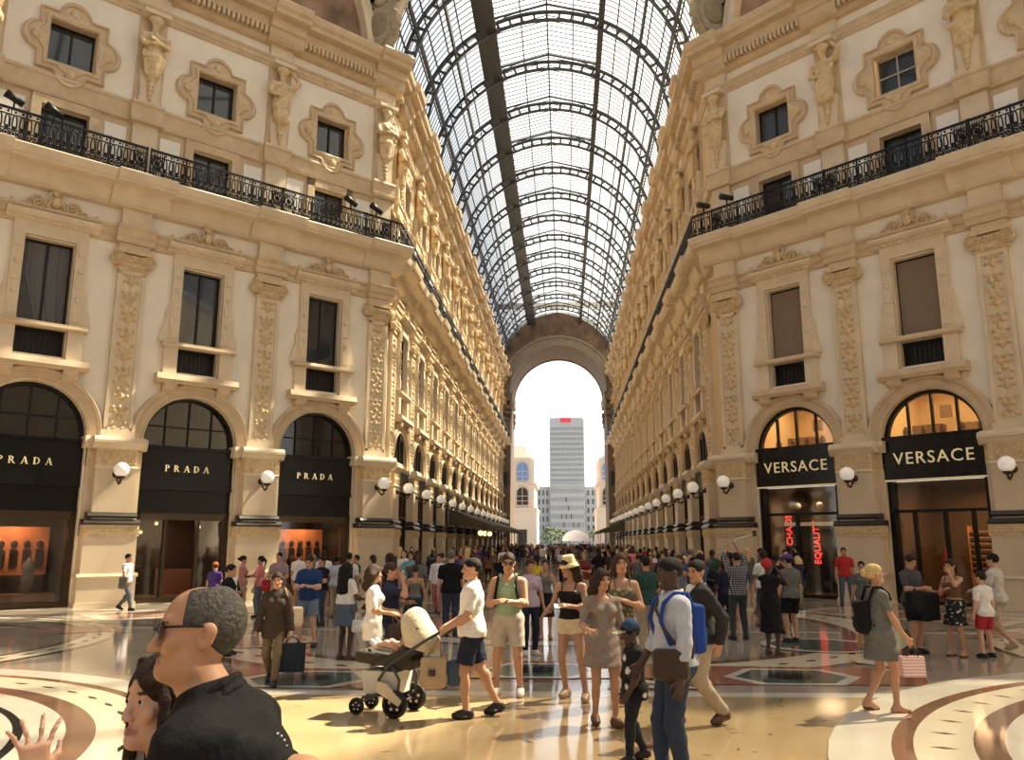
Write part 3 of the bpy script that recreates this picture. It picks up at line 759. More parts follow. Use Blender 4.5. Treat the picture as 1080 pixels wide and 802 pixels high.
def front_lit(kind):
    r = thing('shop_front')
    b = MB(); b.box(-1.62, 1.62, -.3, .02, 4.0, 5.4).box(-1.64, 1.64, -.3, .06, 5.38, 5.44); b.build('fascia', M('black_marble', (.008, .0085, .008), .2, noise=(3, .5), spec=.3), r)
    MB().box(-1.63, 1.63, -.28, .045, 3.95, 4.0).build('gilt_edge', GOLD, r)
    t = text_mesh('VERSACE', .56, .015, 1.16); t.v = [(-p[0], .035 + p[1], 4.5 + p[2]) for p in t.v]; t.build('lettering', GOLD, r)
    b = MB(); n = 24
    for i in range(n):
        a0, a1 = PI * i / n, PI * (i + 1) / n
        b.add([(q * math.cos(a), y, 5.3 + q * math.sin(a)) for a in (a0, a1) for q in (1.62, 1.48) for y in (-.36, -.16)], [(0, 1, 5, 4), (2, 6, 7, 3), (1, 3, 7, 5), (0, 4, 6, 2)])
    for x in (-.78, 0, .78): b.box(x - .035, x + .035, -.34, -.22, 5.4, 5.3 + math.sqrt(2.3 - x * x))
    b.build('transom_frame', IRON, r)
    MB().prism_y(arc_poly(1.56, 24), -.3, -.29).build('transom_pane', SGLASS, r)
    room(r, 5.42, 7.3, 3.2, CREAMW, 1.75, CREAMW, 'upper_room')
    b = MB()
    for x in (-1.0, .1, 1.1): b.box(x - .28, x + .28, -2.6, -1.2, 7.2, 7.26)
    b.build('ceiling_panel', LPANEL, r)
    b = MB(); b.box(-1.4, .1, -3.4, -3.1, 5.45, 6.1).box(.4, 1.4, -2.4, -2.0, 5.45, 6.0)
    for i in range(5): b.lathe([(.02, 5.45), (.1, 5.5), (.12, 5.7), (.05, 5.85)], (-1.2 + i * .6, -1.0, 0), 8)
    b.box(.35, .75, -2.9, -2.85, 6.3, 6.75); b.build('furnishing', BROWNP, r)
    lamp_area((0, -1.6, 7.15), 1.6, 150, (1, .72, .4), parent=r)
    b = MB(); b.box(-1.6, -1.42, -.4, -.1, 0, 4.0).box(1.42, 1.6, -.4, -.1, 0, 4.0).box(-1.5, 1.5, -.36, -.2, 2.92, 3.02).box(-1.6, 1.6, -.4, -.1, 0, .12)
    for x in ((-.95, -.1, .85) if kind == 'glass' else (.2,)): b.box(x - .05, x + .05, -.36, -.2, .1, 2.95)
    b.build('frame', BLACK, r)
    MB().box(-1.45, 1.45, -.3, -.285, .12, 3.95).build('glass', SGLASS, r)
    room(r, .02, 3.95, 3.0, BROWNP, 1.58, WDFLOOR, 'lower_room')
    if kind == 'glass':
        b = MB()
        for i in range(8): b.box(-.9, .0, -2.6, -2.3, .9 + i * .2, .94 + i * .2)
        b.box(-.92, -.88, -2.62, -2.3, .2, 2.5).box(0, .04, -2.62, -2.3, .2, 2.5).box(-.9, 0, -2.3, -2.26, .2, .9); b.build('shelves', M('amber_shelf', (.75, .33, .08), .5), r)
        b = MB()
        for i in range(7):
            for q in range(4): b.box(-.82 + q * .22, -.68 + q * .22, -2.5, -2.32, .94 + i * .2, 1.02 + i * .2)
        b.build('shelf_goods', FIG, r)
        b = MB(); b.lathe([(.03, .1), (.2, .2), (.16, 1.0), (.22, 1.35), (.07, 1.5), (.09, 1.7), (.02, 1.78)], (-1.2, -1.2, 0), 12).lathe([(.03, .1), (.2, .2), (.16, 1.0), (.22, 1.35), (.07, 1.5), (.09, 1.7), (.02, 1.78)], (.5, -1.6, 0), 12); b.build('mannequin', M('red_garment', (.5, .06, .04), .6), r)
        lamp_area((-.4, -1.6, 3.8), 1.2, 190, (1, .6, .3), parent=r)
    else:
        b = MB(); b.box(-1.4, .9, -.62, -.52, 2.55, 2.68); b.build('light_bar', M('cream_bar', (.8, .6, .35), .5, emit=((1, .75, .45), .6)), r)
        b = MB(); b.box(-1.3, .98, -.68, -.64, .2, 2.55); b.build('dark_panel', M('dark_poster', (.03, .03, .028), .25), r)
        for x, w_ in ((-.42, 'EQUALITY'), (.66, 'CHAOS')):
            t = text_mesh(w_, .34, .02, .98)
            t.v = [(x + p[2], -.62 + p[1], 1.95 + p[0] + (.45 if w_ == 'CHAOS' else 0)) for p in t.v]; t.v = [(2 * x - p[0] if 0 else p[0], p[1], p[2]) for p in t.v]
            t.build('neon_word', NEON, r)
        for x in (-.2, .7): MB().sphere((x, -1.2, 3.3), .13, 12).build('pendant', M('shop_globe', (.8, .7, .55), .4), r)
        lamp_area((0, -1.4, 3.8), .9, 90, (1, .66, .38), parent=r)
    return r
def front_arcade():
    r = thing('shop_front')
    b = MB(); b.box(-1.6, 1.6, -.34, -.1, 4.2, 5.0).box(-1.62, 1.62, -.34, -.05, 5.0, 5.1); b.build('fascia', BLACK, r)
    b = MB()
    for x in (-.8, 0, .8): b.box(x - .03, x + .03, -.34, -.22, .1, 5.3 + math.sqrt(2.4 - x * x))
    b.box(-1.6, -1.46, -.36, -.18, 0, 4.3).box(1.46, 1.6, -.36, -.18, 0, 4.3).box(-1.6, 1.6, -.36, -.18, 0, .4).box(-1.6, 1.6, -.36, -.2, 3.0, 3.12); b.build('frame', BRONZE, r)
    MB().prism_y(arc_poly(1.62, 24) + [(-1.62, 4.2), (1.62, 4.2)], -.38, -.35).build('transom_pane', PANE, r)
    MB().box(-1.5, 1.5, -.38, -.35, .3, 4.3).build('glass', M('arcade_shop_glass', (.03, .025, .02), .06, spec=.7), r)
    return r
T_AR = front_arcade()

# ------------------------------------------------------------------ put the bays together
for fac in ('LD', 'RD', 'LC', 'RC'):
    S = 'structure'
    for i, s in enumerate(PIERS[fac]):
        w = where(fac, i)
        if i < 15: place(T_PIER, fac, s, f'marble pier with dark base moulding, {w}', 'pier', kind=S)
        place(T_PIL, fac, s, f'carved pilaster with ionic capital, {w}', 'pilaster', kind=S)
        place(T_HERM[i % 2], fac, s, f'carved stone herm figure under the cornice, {w}', 'statue', group='herm statues of the upper storey')
        if i < (3 if fac[1] == 'D' else 14):
            place(T_LAMP, fac, s, f'white globe lamp on a bronze bracket, {w}', 'lamp', group='globe lamps along the arcade')
    for i, s in enumerate(CENT[fac]):
        w = where(fac, i)
        place(T_ARCH, fac, s, f'moulded arch surround above a shopfront, {w}', 'arch', kind=S)
        place(T_SUR, fac, s, f'stone window surround with scroll pediment, {w}', 'window surround', kind=S)
        kind = {'LD': ['plain', 'plain', 'curtain'], 'RD': ['blind'] * 3}.get(fac, ['plain'] * 14)[i]
        place(T_WIN[kind], fac, s, (f'tall window with a brown blind, {w}' if kind == 'blind' else f'tall dark two-pane window, {w}'), 'window', kind=S, y=.2 if fac[1] == 'C' else 0)
        place(T_ATT, fac, s, f'low balcony door between white panels, {w}', 'door', kind=S)
        place(T_QUA[1 if fac == 'RD' and i == 1 else 0], fac, s, f'quatrefoil framed upper window, {w}', 'window', kind=S)
        place(T_RAIL[fac[1]], fac, s, f'black iron balcony railing bay, {w}', 'railing', z=-.3, group='iron balcony railings')
        if fac[1] == 'C':
            place(T_AR, fac, s, f'dark glazed arcade shopfront, {w}', 'shopfront', kind=S, y=.28)
for i, (k, lab) in enumerate([('display', 'black shopfront with orange window display beside the arcade corner'), ('door', 'black shopfront with an open dark doorway, middle of the left front'), ('display', 'black shopfront with orange figure display at the far left')]):
    place(front_black(k), 'LD', CENT['LD'][i], lab, 'shopfront', kind='structure')
for i, (k, lab) in enumerate([('neon', 'black marble shopfront with red vertical neon words inside'), ('glass', 'black marble shopfront with amber shelves behind glass doors'), ('glass', 'black marble shopfront beyond the frame, far right of the right front')]):
    place(front_lit(k), 'RD', CENT['RD'][i], lab, 'shopfront', kind='structure')
# corner railings
def corner_rail(side):
    fd, fc = facs(side); r = thing('balcony_railing', f'short iron railing bending round the {side} arcade corner', 'railing', group='iron balcony railings')
    off = .43 * .95 / 1.05
    for a, b, fac in ((PIERS[fd][0], -off, fd), (2.4, -off, fc)):
        L = a - b; rl, g, ps = railing(L, False)
        M4 = Matrix.Translation(world(fac, (a + b) / 2, 0, -.3)) @ Matrix.Rotation(FR[fac][2], 4, 'Z')
        for q, nm in [(p, 'rail') for p in rl] + [(g, 'scroll_grille')] + [(p, 'post') for p in ps]: q.xf(M4).build(nm, IRON, r)
corner_rail('left'); corner_rail('right')
# ---- black spotlights clipped on the railings
def make_spot():
    r = thing('spotlight'); b = MB(); b.lathe([(0, -.28), (.1, -.28), (.12, .1), (.14, .28), (.12, .28), (.1, .2), (0, .18)], (0, 0, 0), 12, axis='x'); b.xf(Matrix.Translation((0, .95, 15.78)) @ Matrix.Rotation(math.radians(-25), 4, 'Y')); b.build('housing', IRON, r)
    b = MB(); b.bar((0, .95, 15.44), (0, .95, 15.75), .05); b.build('bracket', IRON, r); return r
T_SPOT = make_spot()
for fac, ss in (('LD', (.9, 2.1, 12.9, 14.0)), ('RD', (.2, 1.3))):
    for i, s in enumerate(ss): place(T_SPOT, fac, s, f'small black spotlight on the balcony railing, {where(fac, i)}', 'spotlight', z=-.3, group='spotlights on the railings')
# ------------------------------------------------------------------ glass vault
ZV, RV, Y0, Y1 = 23.3, 7.05, 33.3, 102.0
def arc(r, a): return (r * math.cos(a), ZV + r * math.sin(a))
roof = thing('ceiling', 'curved iron and glass barrel vault over the arcade', 'glass roof', (0, 0, 0), kind='structure')
AC = math.acos(2.9 / RV)                       # where the raised centre strip starts
def vault_strip(a0, a1, n, r):
    v = []; f = []
    for i in range(n + 1):
        x, z = arc(r, a0 + (a1 - a0) * i / n); v += [(x, Y0, z), (x, Y1, z)]
    for i in range(n): f.append((2 * i, 2 * i + 1, 2 * i + 3, 2 * i + 2))
    return v, f
g = MB()
for a0, a1 in ((.05, AC), (PI - AC, PI - .05)):
    v, f = vault_strip(a0, a1, 24, RV + .06); g.add(v, f)
ZR = arc(RV, AC)[1]; APEX = ZR + 1.0
for sx in (-1, 1):
    g.add([(sx * 2.9, Y0, ZR), (sx * 2.9, Y1, ZR), (sx * 2.9, Y1, ZR + .25), (sx * 2.9, Y0, ZR + .25)], [(0, 1, 2, 3)])
    g.add([(sx * 2.9, Y0, ZR + .25), (sx * 2.9, Y1, ZR + .25), (0, Y1, APEX), (0, Y0, APEX)], [(0, 1, 2, 3)])
g.build('glazing', VGLASS, roof)
YT = [35.4 + 4.75 * k for k in range(14)]
for yt in YT:                                   # trusses: two arcs with short struts
    b = MB(); n = 48
    for r0, th in ((6.42, .055), (6.9, .065)):
        v = []
        for i in range(n + 1):
            a = .03 + (PI - .06) * i / n
            for q, y in ((r0 - th, -.09), (r0 - th, .09), (r0 + th, .09), (r0 + th, -.09)): x, z = arc(q, a); v.append((x, yt + y, z))
        f = [(i * 4 + j, i * 4 + (j + 1) % 4, i * 4 + 4 + (j + 1) % 4, i * 4 + 4 + j) for i in range(n) for j in range(4)]
        b.add(v, f)
    m = 30
    for i in range(m + 1):
        a = .05 + (PI - .1) * i / m; x0, z0 = arc(6.4, a); x1, z1 = arc(6.92, a); b.bar((x0, yt, z0), (x1, yt, z1), .11, .12)
        for da in (-.013, .013):
            xa, za = arc(6.46, a + da); xb, zb = arc(6.55, a); b.bar((xa, yt, za), (xb, yt, zb), .08)
            xa, za = arc(6.86, a + da); xb, zb = arc(6.78, a); b.bar((xa, yt, za), (xb, yt, zb), .08)
    b.build('truss', STEEL, roof)
    b = MB()                                    # light gable frame of the centre strip with curved brackets
    for sx in (-1, 1):
        b.bar((sx * 2.9, yt, ZR + .2), (0, yt, APEX - .05), .07, .1)
        b.bar((sx * 2.9, yt, ZR - .1), (sx * 2.9, yt, ZR + .3), .1)
        b.tube([(sx * 2.75, yt, ZR - .55), (sx * 2.62, yt, ZR - .05), (sx * 2.2, yt, ZR + .3), (sx * 1.4, yt, ZR + .6)], .035, 5)
        b.tube([(sx * (2.72 + .12 * math.cos(a)), yt, ZR + .05 + .12 * math.sin(a)) for a in np.linspace(0, 2 * PI, 9)[:-1]], .02, 4, closed=True)
    b.bar((0, yt, ZV + 6.9), (0, yt, APEX), .05); b.build('gable_frame', STEEL, roof)
for a in (.42, .75, PI - .42, PI - .75):
    x, z = arc(6.75, a); b = MB(); b.box(x - .06, x + .06, Y0, Y1, z - .2, z + .2); b.build('purlin', STEEL, roof)
b = MB(); b.box(-3.85, -2.9, Y0, Y1, ZR - .62, ZR - .52); b.build('walkway', STEEL, roof)
for sx in (-1, 1):
    b = MB(); b.box(sx * 2.9 - .07, sx * 2.9 + .07, Y0, Y1, ZR - .62, ZR + .25)
    y = Y0
    while y < Y1: b.box(sx * 2.9 - .1, sx * 2.9 + .1, y, y + .12, ZR - .62, ZR + .25); y += 1.19
    b.box(sx * 2.9 - .16, sx * 2.9 + .16, Y0, Y1, ZR - .64, ZR - .56); b.build('catwalk_beam', STEEL, roof)
b = MB(); b.box(-.04, .04, Y0, Y1, APEX - .12, APEX); b.build('ridge_bar', STEEL, roof)
b = MB(); y = Y0 + .2
while y < Y1:                                   # thin glazing bars
    for a0, a1, n in ((.05, AC, 12), (PI - AC, PI - .05, 12)):
        v = []
        for i in range(n + 1):
            a = a0 + (a1 - a0) * i / n
            for q, yy in ((RV - .005, -.02), (RV - .005, .02), (RV + .045, 0)): x, z = arc(q, a); v.append((x, y + yy, z))
        b.add(v, [(i * 3 + j, i * 3 + (j + 1) % 3, i * 3 + 3 + (j + 1) % 3, i * 3 + 3 + j) for i in range(n) for j in range(3)])
    for sx in (-1, 1): b.bar((sx * 2.9, y, ZR + .22), (0, y, APEX - .03), .036)
    y += .45
for a in [AC * q / 8 for q in range(1, 8)]:
    for aa in (a, PI - a): x, z = arc(RV - .01, aa); b.box(x - .035, x + .035, Y0, Y1, z - .04, z + .04)
for x in (-1.45, 1.45): b.box(x - .03, x + .03, Y0, Y1, ZR + .25 + .75 * .5 - .04, ZR + .25 + .75 * .5)
b.build('glazing_bars', STEEL, roof)

# ------------------------------------------------------------------ end wall with the great arch
YF, YB, RA, SPR = 102.0, 110.5, 6.05, 20.3
end = thing('wall_back', 'brown stone end wall with the great round arch', 'wall', (0, 0, 0), kind='structure')
b = MB(); n = 40; v = []; f = []
for i in range(n + 1):                          # tympanum between arch and vault
    a = PI * i / n; x, z = arc(7.3, a); v += [((RA + 1.25) * math.cos(a), YF, SPR + (RA + 1.25) * math.sin(a)), (x * 1.02, YF, z + .1)]
for i in range(n): f.append((2 * i, 2 * i + 1, 2 * i + 3, 2 * i + 2))
b.add(v, f); b.box(-7.6, 7.6, YF, YF + .02, 31.2, 32); b.build('tympanum', M('tympanum_relief', (.14, .085, .05), .75, noise=(.7, .5), bump=('vor', 2.2, .8)), end)
def archring(r0, r1, y0, y1, nm, mat):
    b = MB(); v = []
    for i in range(n + 1):
        a = PI * i / n
        for q, y in ((r0, y0), (r0, y1), (r1, y1), (r1, y0)): v.append((q * math.cos(a), y, SPR + q * math.sin(a)))
    b.add(v, [(i * 4 + j, i * 4 + (j + 1) % 4, i * 4 + 4 + (j + 1) % 4, i * 4 + 4 + j) for i in range(n) for j in range(4)]); return b.build(nm, mat, end)
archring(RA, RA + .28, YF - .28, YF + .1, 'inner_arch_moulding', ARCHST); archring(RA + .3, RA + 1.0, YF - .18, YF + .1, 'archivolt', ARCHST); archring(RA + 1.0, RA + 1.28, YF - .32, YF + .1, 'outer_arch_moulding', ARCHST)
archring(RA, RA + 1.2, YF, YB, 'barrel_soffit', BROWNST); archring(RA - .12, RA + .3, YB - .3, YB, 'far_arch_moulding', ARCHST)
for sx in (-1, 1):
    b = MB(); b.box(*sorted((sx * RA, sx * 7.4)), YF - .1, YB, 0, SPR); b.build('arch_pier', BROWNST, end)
    b = MB(); b.box(*sorted((sx * (RA - .1), sx * 7.35)), YF - .35, YF + .4, 0, 1.4).box(*sorted((sx * (RA + .1), sx * (RA + .95))), YF - .3, YF, 1.4, 16.8); b.build('pilaster_shaft', ARCHST, end)
    for y0 in (YF - .4, YB - 1.3):
        b = MB(); x0, x1 = sorted((sx * (RA - .15), sx * 7.3)); b.box(x0, x1, y0, y0 + 1.3, 16.8, 17.2)
        for q in range(6): b.sphere((sx * (RA - .05), y0 + .1 + q * .2, 17.7), .28, 8, sc=(.8, .6, 1.5)); b.sphere((sx * (RA + .2 + q * .2), y0, 17.7), .26, 8, sc=(.6, .8, 1.5))
        b.box(x0 - .12, x1 + .12, y0 - .15, y0 + 1.4, 18.2, 18.7); b.build('capital', ARCHST, end)
    b = MB(); b.prism_y([(sx * (RA - .25), 19.3), (sx * 7.4, 19.3), (sx * 7.4, 20.3), (sx * (RA - .35), 20.3)][::sx], YF - .45, YB); b.build('impost_cornice', ARCHST, end)
    b = MB(); b.box(*sorted((sx * (RA + .25), sx * (RA + .75))), YF - .5, YF - .1, 8.6, 10.4); b.build('wall_plaque', DARKM, end)

# ------------------------------------------------------------------ above the octagon cornice
for sx, side in ((-1, 'left'), (1, 'right')):
    fac = 'LD' if sx < 0 else 'RD'; c = CENT[fac][1]; sg = FR[fac][3]
    lun = thing('lunette', f'painted mosaic lunette above the {side} octagon cornice', 'lunette', (0, 0, 0), kind='structure')
    M4 = Matrix.Translation(world(fac, c)) @ Matrix.Rotation(FR[fac][2], 4, 'Z')
    b = MB(); RL = 6.4; b.prism_y([(RL * math.cos(PI * i / 40), 22.7 + RL * 1.05 * math.sin(PI * i / 40)) for i in range(41)], -.45, -.35); b.xf(M4).build('mosaic', MOSAIC, lun)
    b = MB(); v = []
    for i in range(41):
        a = PI * i / 40
        for q, y in ((RL, -.4), (RL, .12), (RL + .18, .2), (RL + .5, .12), (RL + .5, -.4)): v.append((q * math.cos(a), y, 22.7 + q * 1.05 * math.sin(a)))
    b.add(v, [(i * 5 + j, i * 5 + (j + 1) % 5, i * 5 + 5 + (j + 1) % 5, i * 5 + 5 + j) for i in range(40) for j in range(5)]); b.xf(M4).build('lunette_rim', STONE2, lun)
    # pendentive between lunette rim and vault mouth
    pen = thing('pendentive', f'dark ironwork pendentive beside the vault mouth on the {side}', 'pendentive', (0, 0, 0), kind='structure')
    v = []; f = []; k = 20
    for i in range(k + 1):
        t = i / k; a = t * PI * .48
        xl = -sg * RL * math.cos(a) * 1.07
        p = M4 @ Vector((xl, 0.0, 22.7 + RL * 1.13 * math.sin(a)))
        q = Vector((sx * 7.75 * math.cos(a), 33.05, ZV - .4 + 7.75 * math.sin(a)))
        for j in range(7):
            u = j / 6; w_ = p.lerp(q, u) + Vector((sx * .3, .6, 0)) * math.sin(PI * u); v.append(w_)
    for i in range(k):
        for j in range(6): a = i * 7 + j; f.append((a, a + 1, a + 8, a + 7))
    MB().add(v, f, 0, True).build('panel', M('pendentive_iron', (.03, .022, .018), .6, bump=('vor', 3, .8)), pen)
    b = MB()
    for i in range(2, k, 2):                    # scrolled ironwork standing on the panel
        p, q = Vector(v[i * 7 + 1]), Vector(v[i * 7 + 5]); mid = (p + q) / 2 - Vector((sx * .3, .5, 0))
        b.tube([p, (p + mid) / 2 + Vector((0, -.15, .15)), mid, (q + mid) / 2 + Vector((0, -.15, -.15)), q], .07, 6)
        b.tube([mid + Vector((.35 * math.cos(a), -.05, .35 * math.sin(a))) for a in np.linspace(0, 2 * PI, 11)[:-1]], .05, 5, closed=True)
    b.build('scrollwork', BRONZE, pen)
    # cartouche standing on the corner
    cart = thing('cartouche', f'carved stone shield cartouche standing on the {side} corner cornice', 'cartouche', (sx * 7.2, 32.5, 22.9), math.radians(20 * sx))
    CST_ = M('cartouche_stone', (.42, .35, .24), .65, noise=(4, .2)); CSD = M('cartouche_dark_stone', (.30, .245, .16), .7, noise=(5, .2))  # second, darker tone of the cartouche stone for boss and garland
    half = [(0, .1), (.25, .35), (.62, .75), (.8, 1.1), (.72, 1.3), (.88, 1.5), (.86, 1.95), (.7, 2.15), (.62, 2.4), (.3, 2.5)]
    out = half + [(-x, z) for x, z in half[::-1] if x > 0]
    b = MB(); b.prism_y(out, -.2, .25); b.prism_y([(x * .82, .22 + (z - .1) * .82 + .05) for x, z in out], -.3, -.1); b.build('shield', CST_, cart)
    b = MB(); b.sphere((0, -.3, 1.45), .48, 22, sc=(1, .35, 1.25)); b.build('oval_boss', CSD, cart)
    for q in (-1, 1):
        b = MB(); spiral(b, q * .62, 2.5, .26, -.1, q, .09); b.build('scroll', CST_, cart)
        b = MB(); spiral(b, q * .8, .95, .18, -.15, -q, .07); b.build('scroll', CST_, cart)
    b = MB(); b.sphere((0, -.2, 2.6), .26, 14, sc=(1.2, .7, .8)); b.build('crest', CST_, cart)
    b = MB(); b.lathe([(.1, 2.6), (.3, 2.75), (.26, 3.1), (.36, 3.4), (.44, 4.1), (.5, 4.2), (.3, 4.3), (0, 4.35)], (0, .05, 0), 18)
    b.build('urn', CST_, cart)
    b = MB()
    for q in (-1, 1):
        for k_ in range(5): b.sphere((q * (.5 + .16 * k_), -.05 - .05 * (k_ % 2), 3.5 + .1 * math.sin(k_ * 2) - .08 * k_), .24 - .02 * k_, 10)
    b.build('garland', CSD, cart)
# mouth of the vault
mo = thing('trim_20', 'ornate stone arch framing the mouth of the glass vault', 'arch', (0, 0, 0), kind='structure')
b = MB(); v = []; n = 48; prof = [(6.95, 33.35), (6.95, 32.75), (7.1, 32.65), (7.3, 32.72), (7.5, 32.65), (7.75, 32.7), (7.75, 33.35)]
for i in range(n + 1):
    a = PI * i / n
    for q, y in prof: v.append((q * math.cos(a), y, ZV - .3 + q * math.sin(a)))
k = len(prof)
b.add(v, [(i * k + j, i * k + (j + 1) % k, i * k + k + (j + 1) % k, i * k + k + j) for i in range(n) for j in range(k)]); b.build('archivolt', STONE2, mo)
b = MB()
for i in range(70):
    a = .05 + (PI - .1) * i / 69; b.sphere((7.2 * math.cos(a), 32.68, ZV - .3 + 7.2 * math.sin(a)), .1, 8, sc=(1, .6, 1))
b.build('bead_ornament', ORN, mo)

# ------------------------------------------------------------------ the unseen half of the octagon, plain
def slab(p, q, z1, th=.4):
    p, q = Vector((*p, 0)), Vector((*q, 0)); d = (q - p).normalized(); nrm = Vector((d.y, -d.x, 0)) * th
    b.add([p, q, q + nrm, p + nrm] + [w_ + Vector((0, 0, z1)) for w_ in (p, q, q + nrm, p + nrm)], [(0, 3, 2, 1), (4, 5, 6, 7), (0, 1, 5, 4), (1, 2, 6, 5), (2, 3, 7, 6), (3, 0, 4, 7)])
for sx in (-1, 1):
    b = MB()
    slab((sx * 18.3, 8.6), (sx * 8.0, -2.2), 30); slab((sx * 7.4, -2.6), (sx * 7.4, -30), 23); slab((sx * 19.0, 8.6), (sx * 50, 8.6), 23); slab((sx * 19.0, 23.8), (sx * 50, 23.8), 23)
    o = b.build('wall_rear_left' if sx < 0 else 'wall_rear_right', M('rear_bounce_cut', (.16, .12, .085), .8) if sx < 0 else PLASTER); tag(o, 'plain walls behind the viewer closing the octagon on the ' + ('left' if sx < 0 else 'right'), 'wall', kind='structure')  # left walls given an invented dark colour to cut bounce on the right front

dome = thing('ceiling_dome', 'glass and iron dome over the octagon, above the picture', 'glass roof', (0, 0, 0), kind='structure')
DG = glass_mat('dome_glass', (.50, .50, .49), .12, (.8, .78, .72), refl=.02)
def dpt(a, e, r=17.4): return (r * math.cos(e) * math.cos(a), 16.1 + r * math.cos(e) * math.sin(a), 29.6 + r * .85 * math.sin(e))
v = [dpt(2 * PI * i / 32, PI / 2 * j / 8) for i in range(32) for j in range(9)]
MB().add(v, [(i * 9 + j, ((i + 1) % 32) * 9 + j, ((i + 1) % 32) * 9 + j + 1, i * 9 + j + 1) for i in range(32) for j in range(8)]).build('glazing', DG, dome)
b = MB()
for i in range(32): b.tube([dpt(2 * PI * i / 32, PI / 2 * j / 8 * .97, 17.2) for j in range(9)], .16, 4)
for j in range(1, 8): b.tube([dpt(2 * PI * i / 32, PI / 2 * j / 8, 17.2) for i in range(32)], .12, 4, closed=True)
b.build('ribs', STEEL, dome)
arm = thing('ceiling_right_arm', 'glass vault over the right arm of the octagon, outside the picture', 'glass roof', (0, 0, 0), kind='structure')
v = [(x, 16.1 + 7.2 * math.cos(PI * i / 24), 23 + 7.2 * math.sin(PI * i / 24)) for i in range(25) for x in (17.2, 52)]
MB().add(v, [(2 * i, 2 * i + 1, 2 * i + 3, 2 * i + 2) for i in range(24)]).build('glazing', glass_mat('arm_glass', (.30, .30, .29), .08, (.8, .78, .72), refl=.02), arm)
b = MB()
for x in range(18, 52, 5): b.tube([(x, 16.1 + 7 * math.cos(PI * i / 24), 23 + 7 * math.sin(PI * i / 24)) for i in range(25)], .1, 4)
b.build('trusses', STEEL, arm)
# ------------------------------------------------------------------ floor with marble inlay
def floor_mat(name, col, rough=.1, sc=1.5, amt=.15, vein=None, spec=.9):
    m = M(name, col, rough * .8, noise=(sc, amt), spec=.5); m.node_tree.nodes['Principled BSDF'].inputs['IOR'].default_value = 1.85 if spec > .5 else 1.45; return m
F_Y = floor_mat('yellow_marble', (.43, .315, .17), .12, .8, .16); F_W = floor_mat('white_marble', (.72, .66, .55), .12, 1.2, .1)
F_C = floor_mat('cream_marble', (.80, .70, .52), .12, 1.5, .06); F_G = floor_mat('grey_marble', (.40, .34, .27), .1, 1.0, .2)
F_B = floor_mat('brown_marble', (.22, .12, .075), .12, 2, .2); F_K = floor_mat('black_marble_inlay', (.03, .028, .025), .12, 2, .3)
F_R = floor_mat('red_marble', (.42, .17, .10), .12, 1.5, .2); F_N = floor_mat('green_marble', (.10, .14, .11), .1, 1.2, .35); F_P = floor_mat('pink_marble', (.55, .33, .24), .12, 1.3, .15)
F_S = floor_mat('piazza_stone', (.3, .28, .26), .9, .3, .1, spec=.3)
FM = [F_Y, F_W, F_C, F_G, F_B, F_K, F_R, F_N, F_P]; Y_, W_, C_, G_, B_, K_, R_, N_, P_ = range(9)
fl = MB(); fl.add([(-60, -35, 0), (60, -35, 0), (60, 111, 0), (-60, 111, 0)], [(0, 1, 2, 3)], G_)
lay = [0.0]
def Z():
    lay[0] += .00025; return lay[0]
def poly(pts, m, z=None): z = z or Z(); fl.add([(x, y, z) for x, y in pts], [tuple(range(len(pts)))], m)
def ring(cx, cy, r0, r1, m, n=96, a0=0, a1=2 * PI, z=None):
    z = z or Z(); v = []
    for i in range(n + 1):
        a = a0 + (a1 - a0) * i / n; v += [(cx + r0 * math.cos(a), cy + r0 * math.sin(a), z), (cx + r1 * math.cos(a), cy + r1 * math.sin(a), z)]
    fl.add(v, [(2 * i, 2 * i + 1, 2 * i + 3, 2 * i + 2) for i in range(n)], m)
def disc(cx, cy, r, m, n=72): poly([(cx + r * math.cos(2 * PI * i / n), cy + r * math.sin(2 * PI * i / n)) for i in range(n)], m)
def band(p, q, w, m):
    p, q = Vector(p), Vector(q); d = (q - p).normalized(); nr = Vector((-d.y, d.x)) * w / 2
    poly([tuple(p - nr), tuple(q - nr), tuple(q + nr), tuple(p + nr)], m)
def diamond(x, y, a, l, w, m, z):
    ca, sa = math.cos(a), math.sin(a); fl.add([(x + ca * l, y + sa * l, z), (x - sa * w, y + ca * w, z), (x - ca * l, y - sa * l, z), (x + sa * w, y - ca * w, z)], [(0, 1, 2, 3)], m)
# yellow field in front with dark specks
poly([(-12, -6), (12, -6), (12, 11.9), (-12, 11.1)], Y_); z = Z()
for i in range(420):
    x, y = rnd.uniform(-9, 9), rnd.uniform(2, 11.5); diamond(x, y, rnd.uniform(0, PI), rnd.uniform(.045, .085), rnd.uniform(.016, .03), B_, z)
band((-20, 10.95), (20, 12.25), .32, W_); 
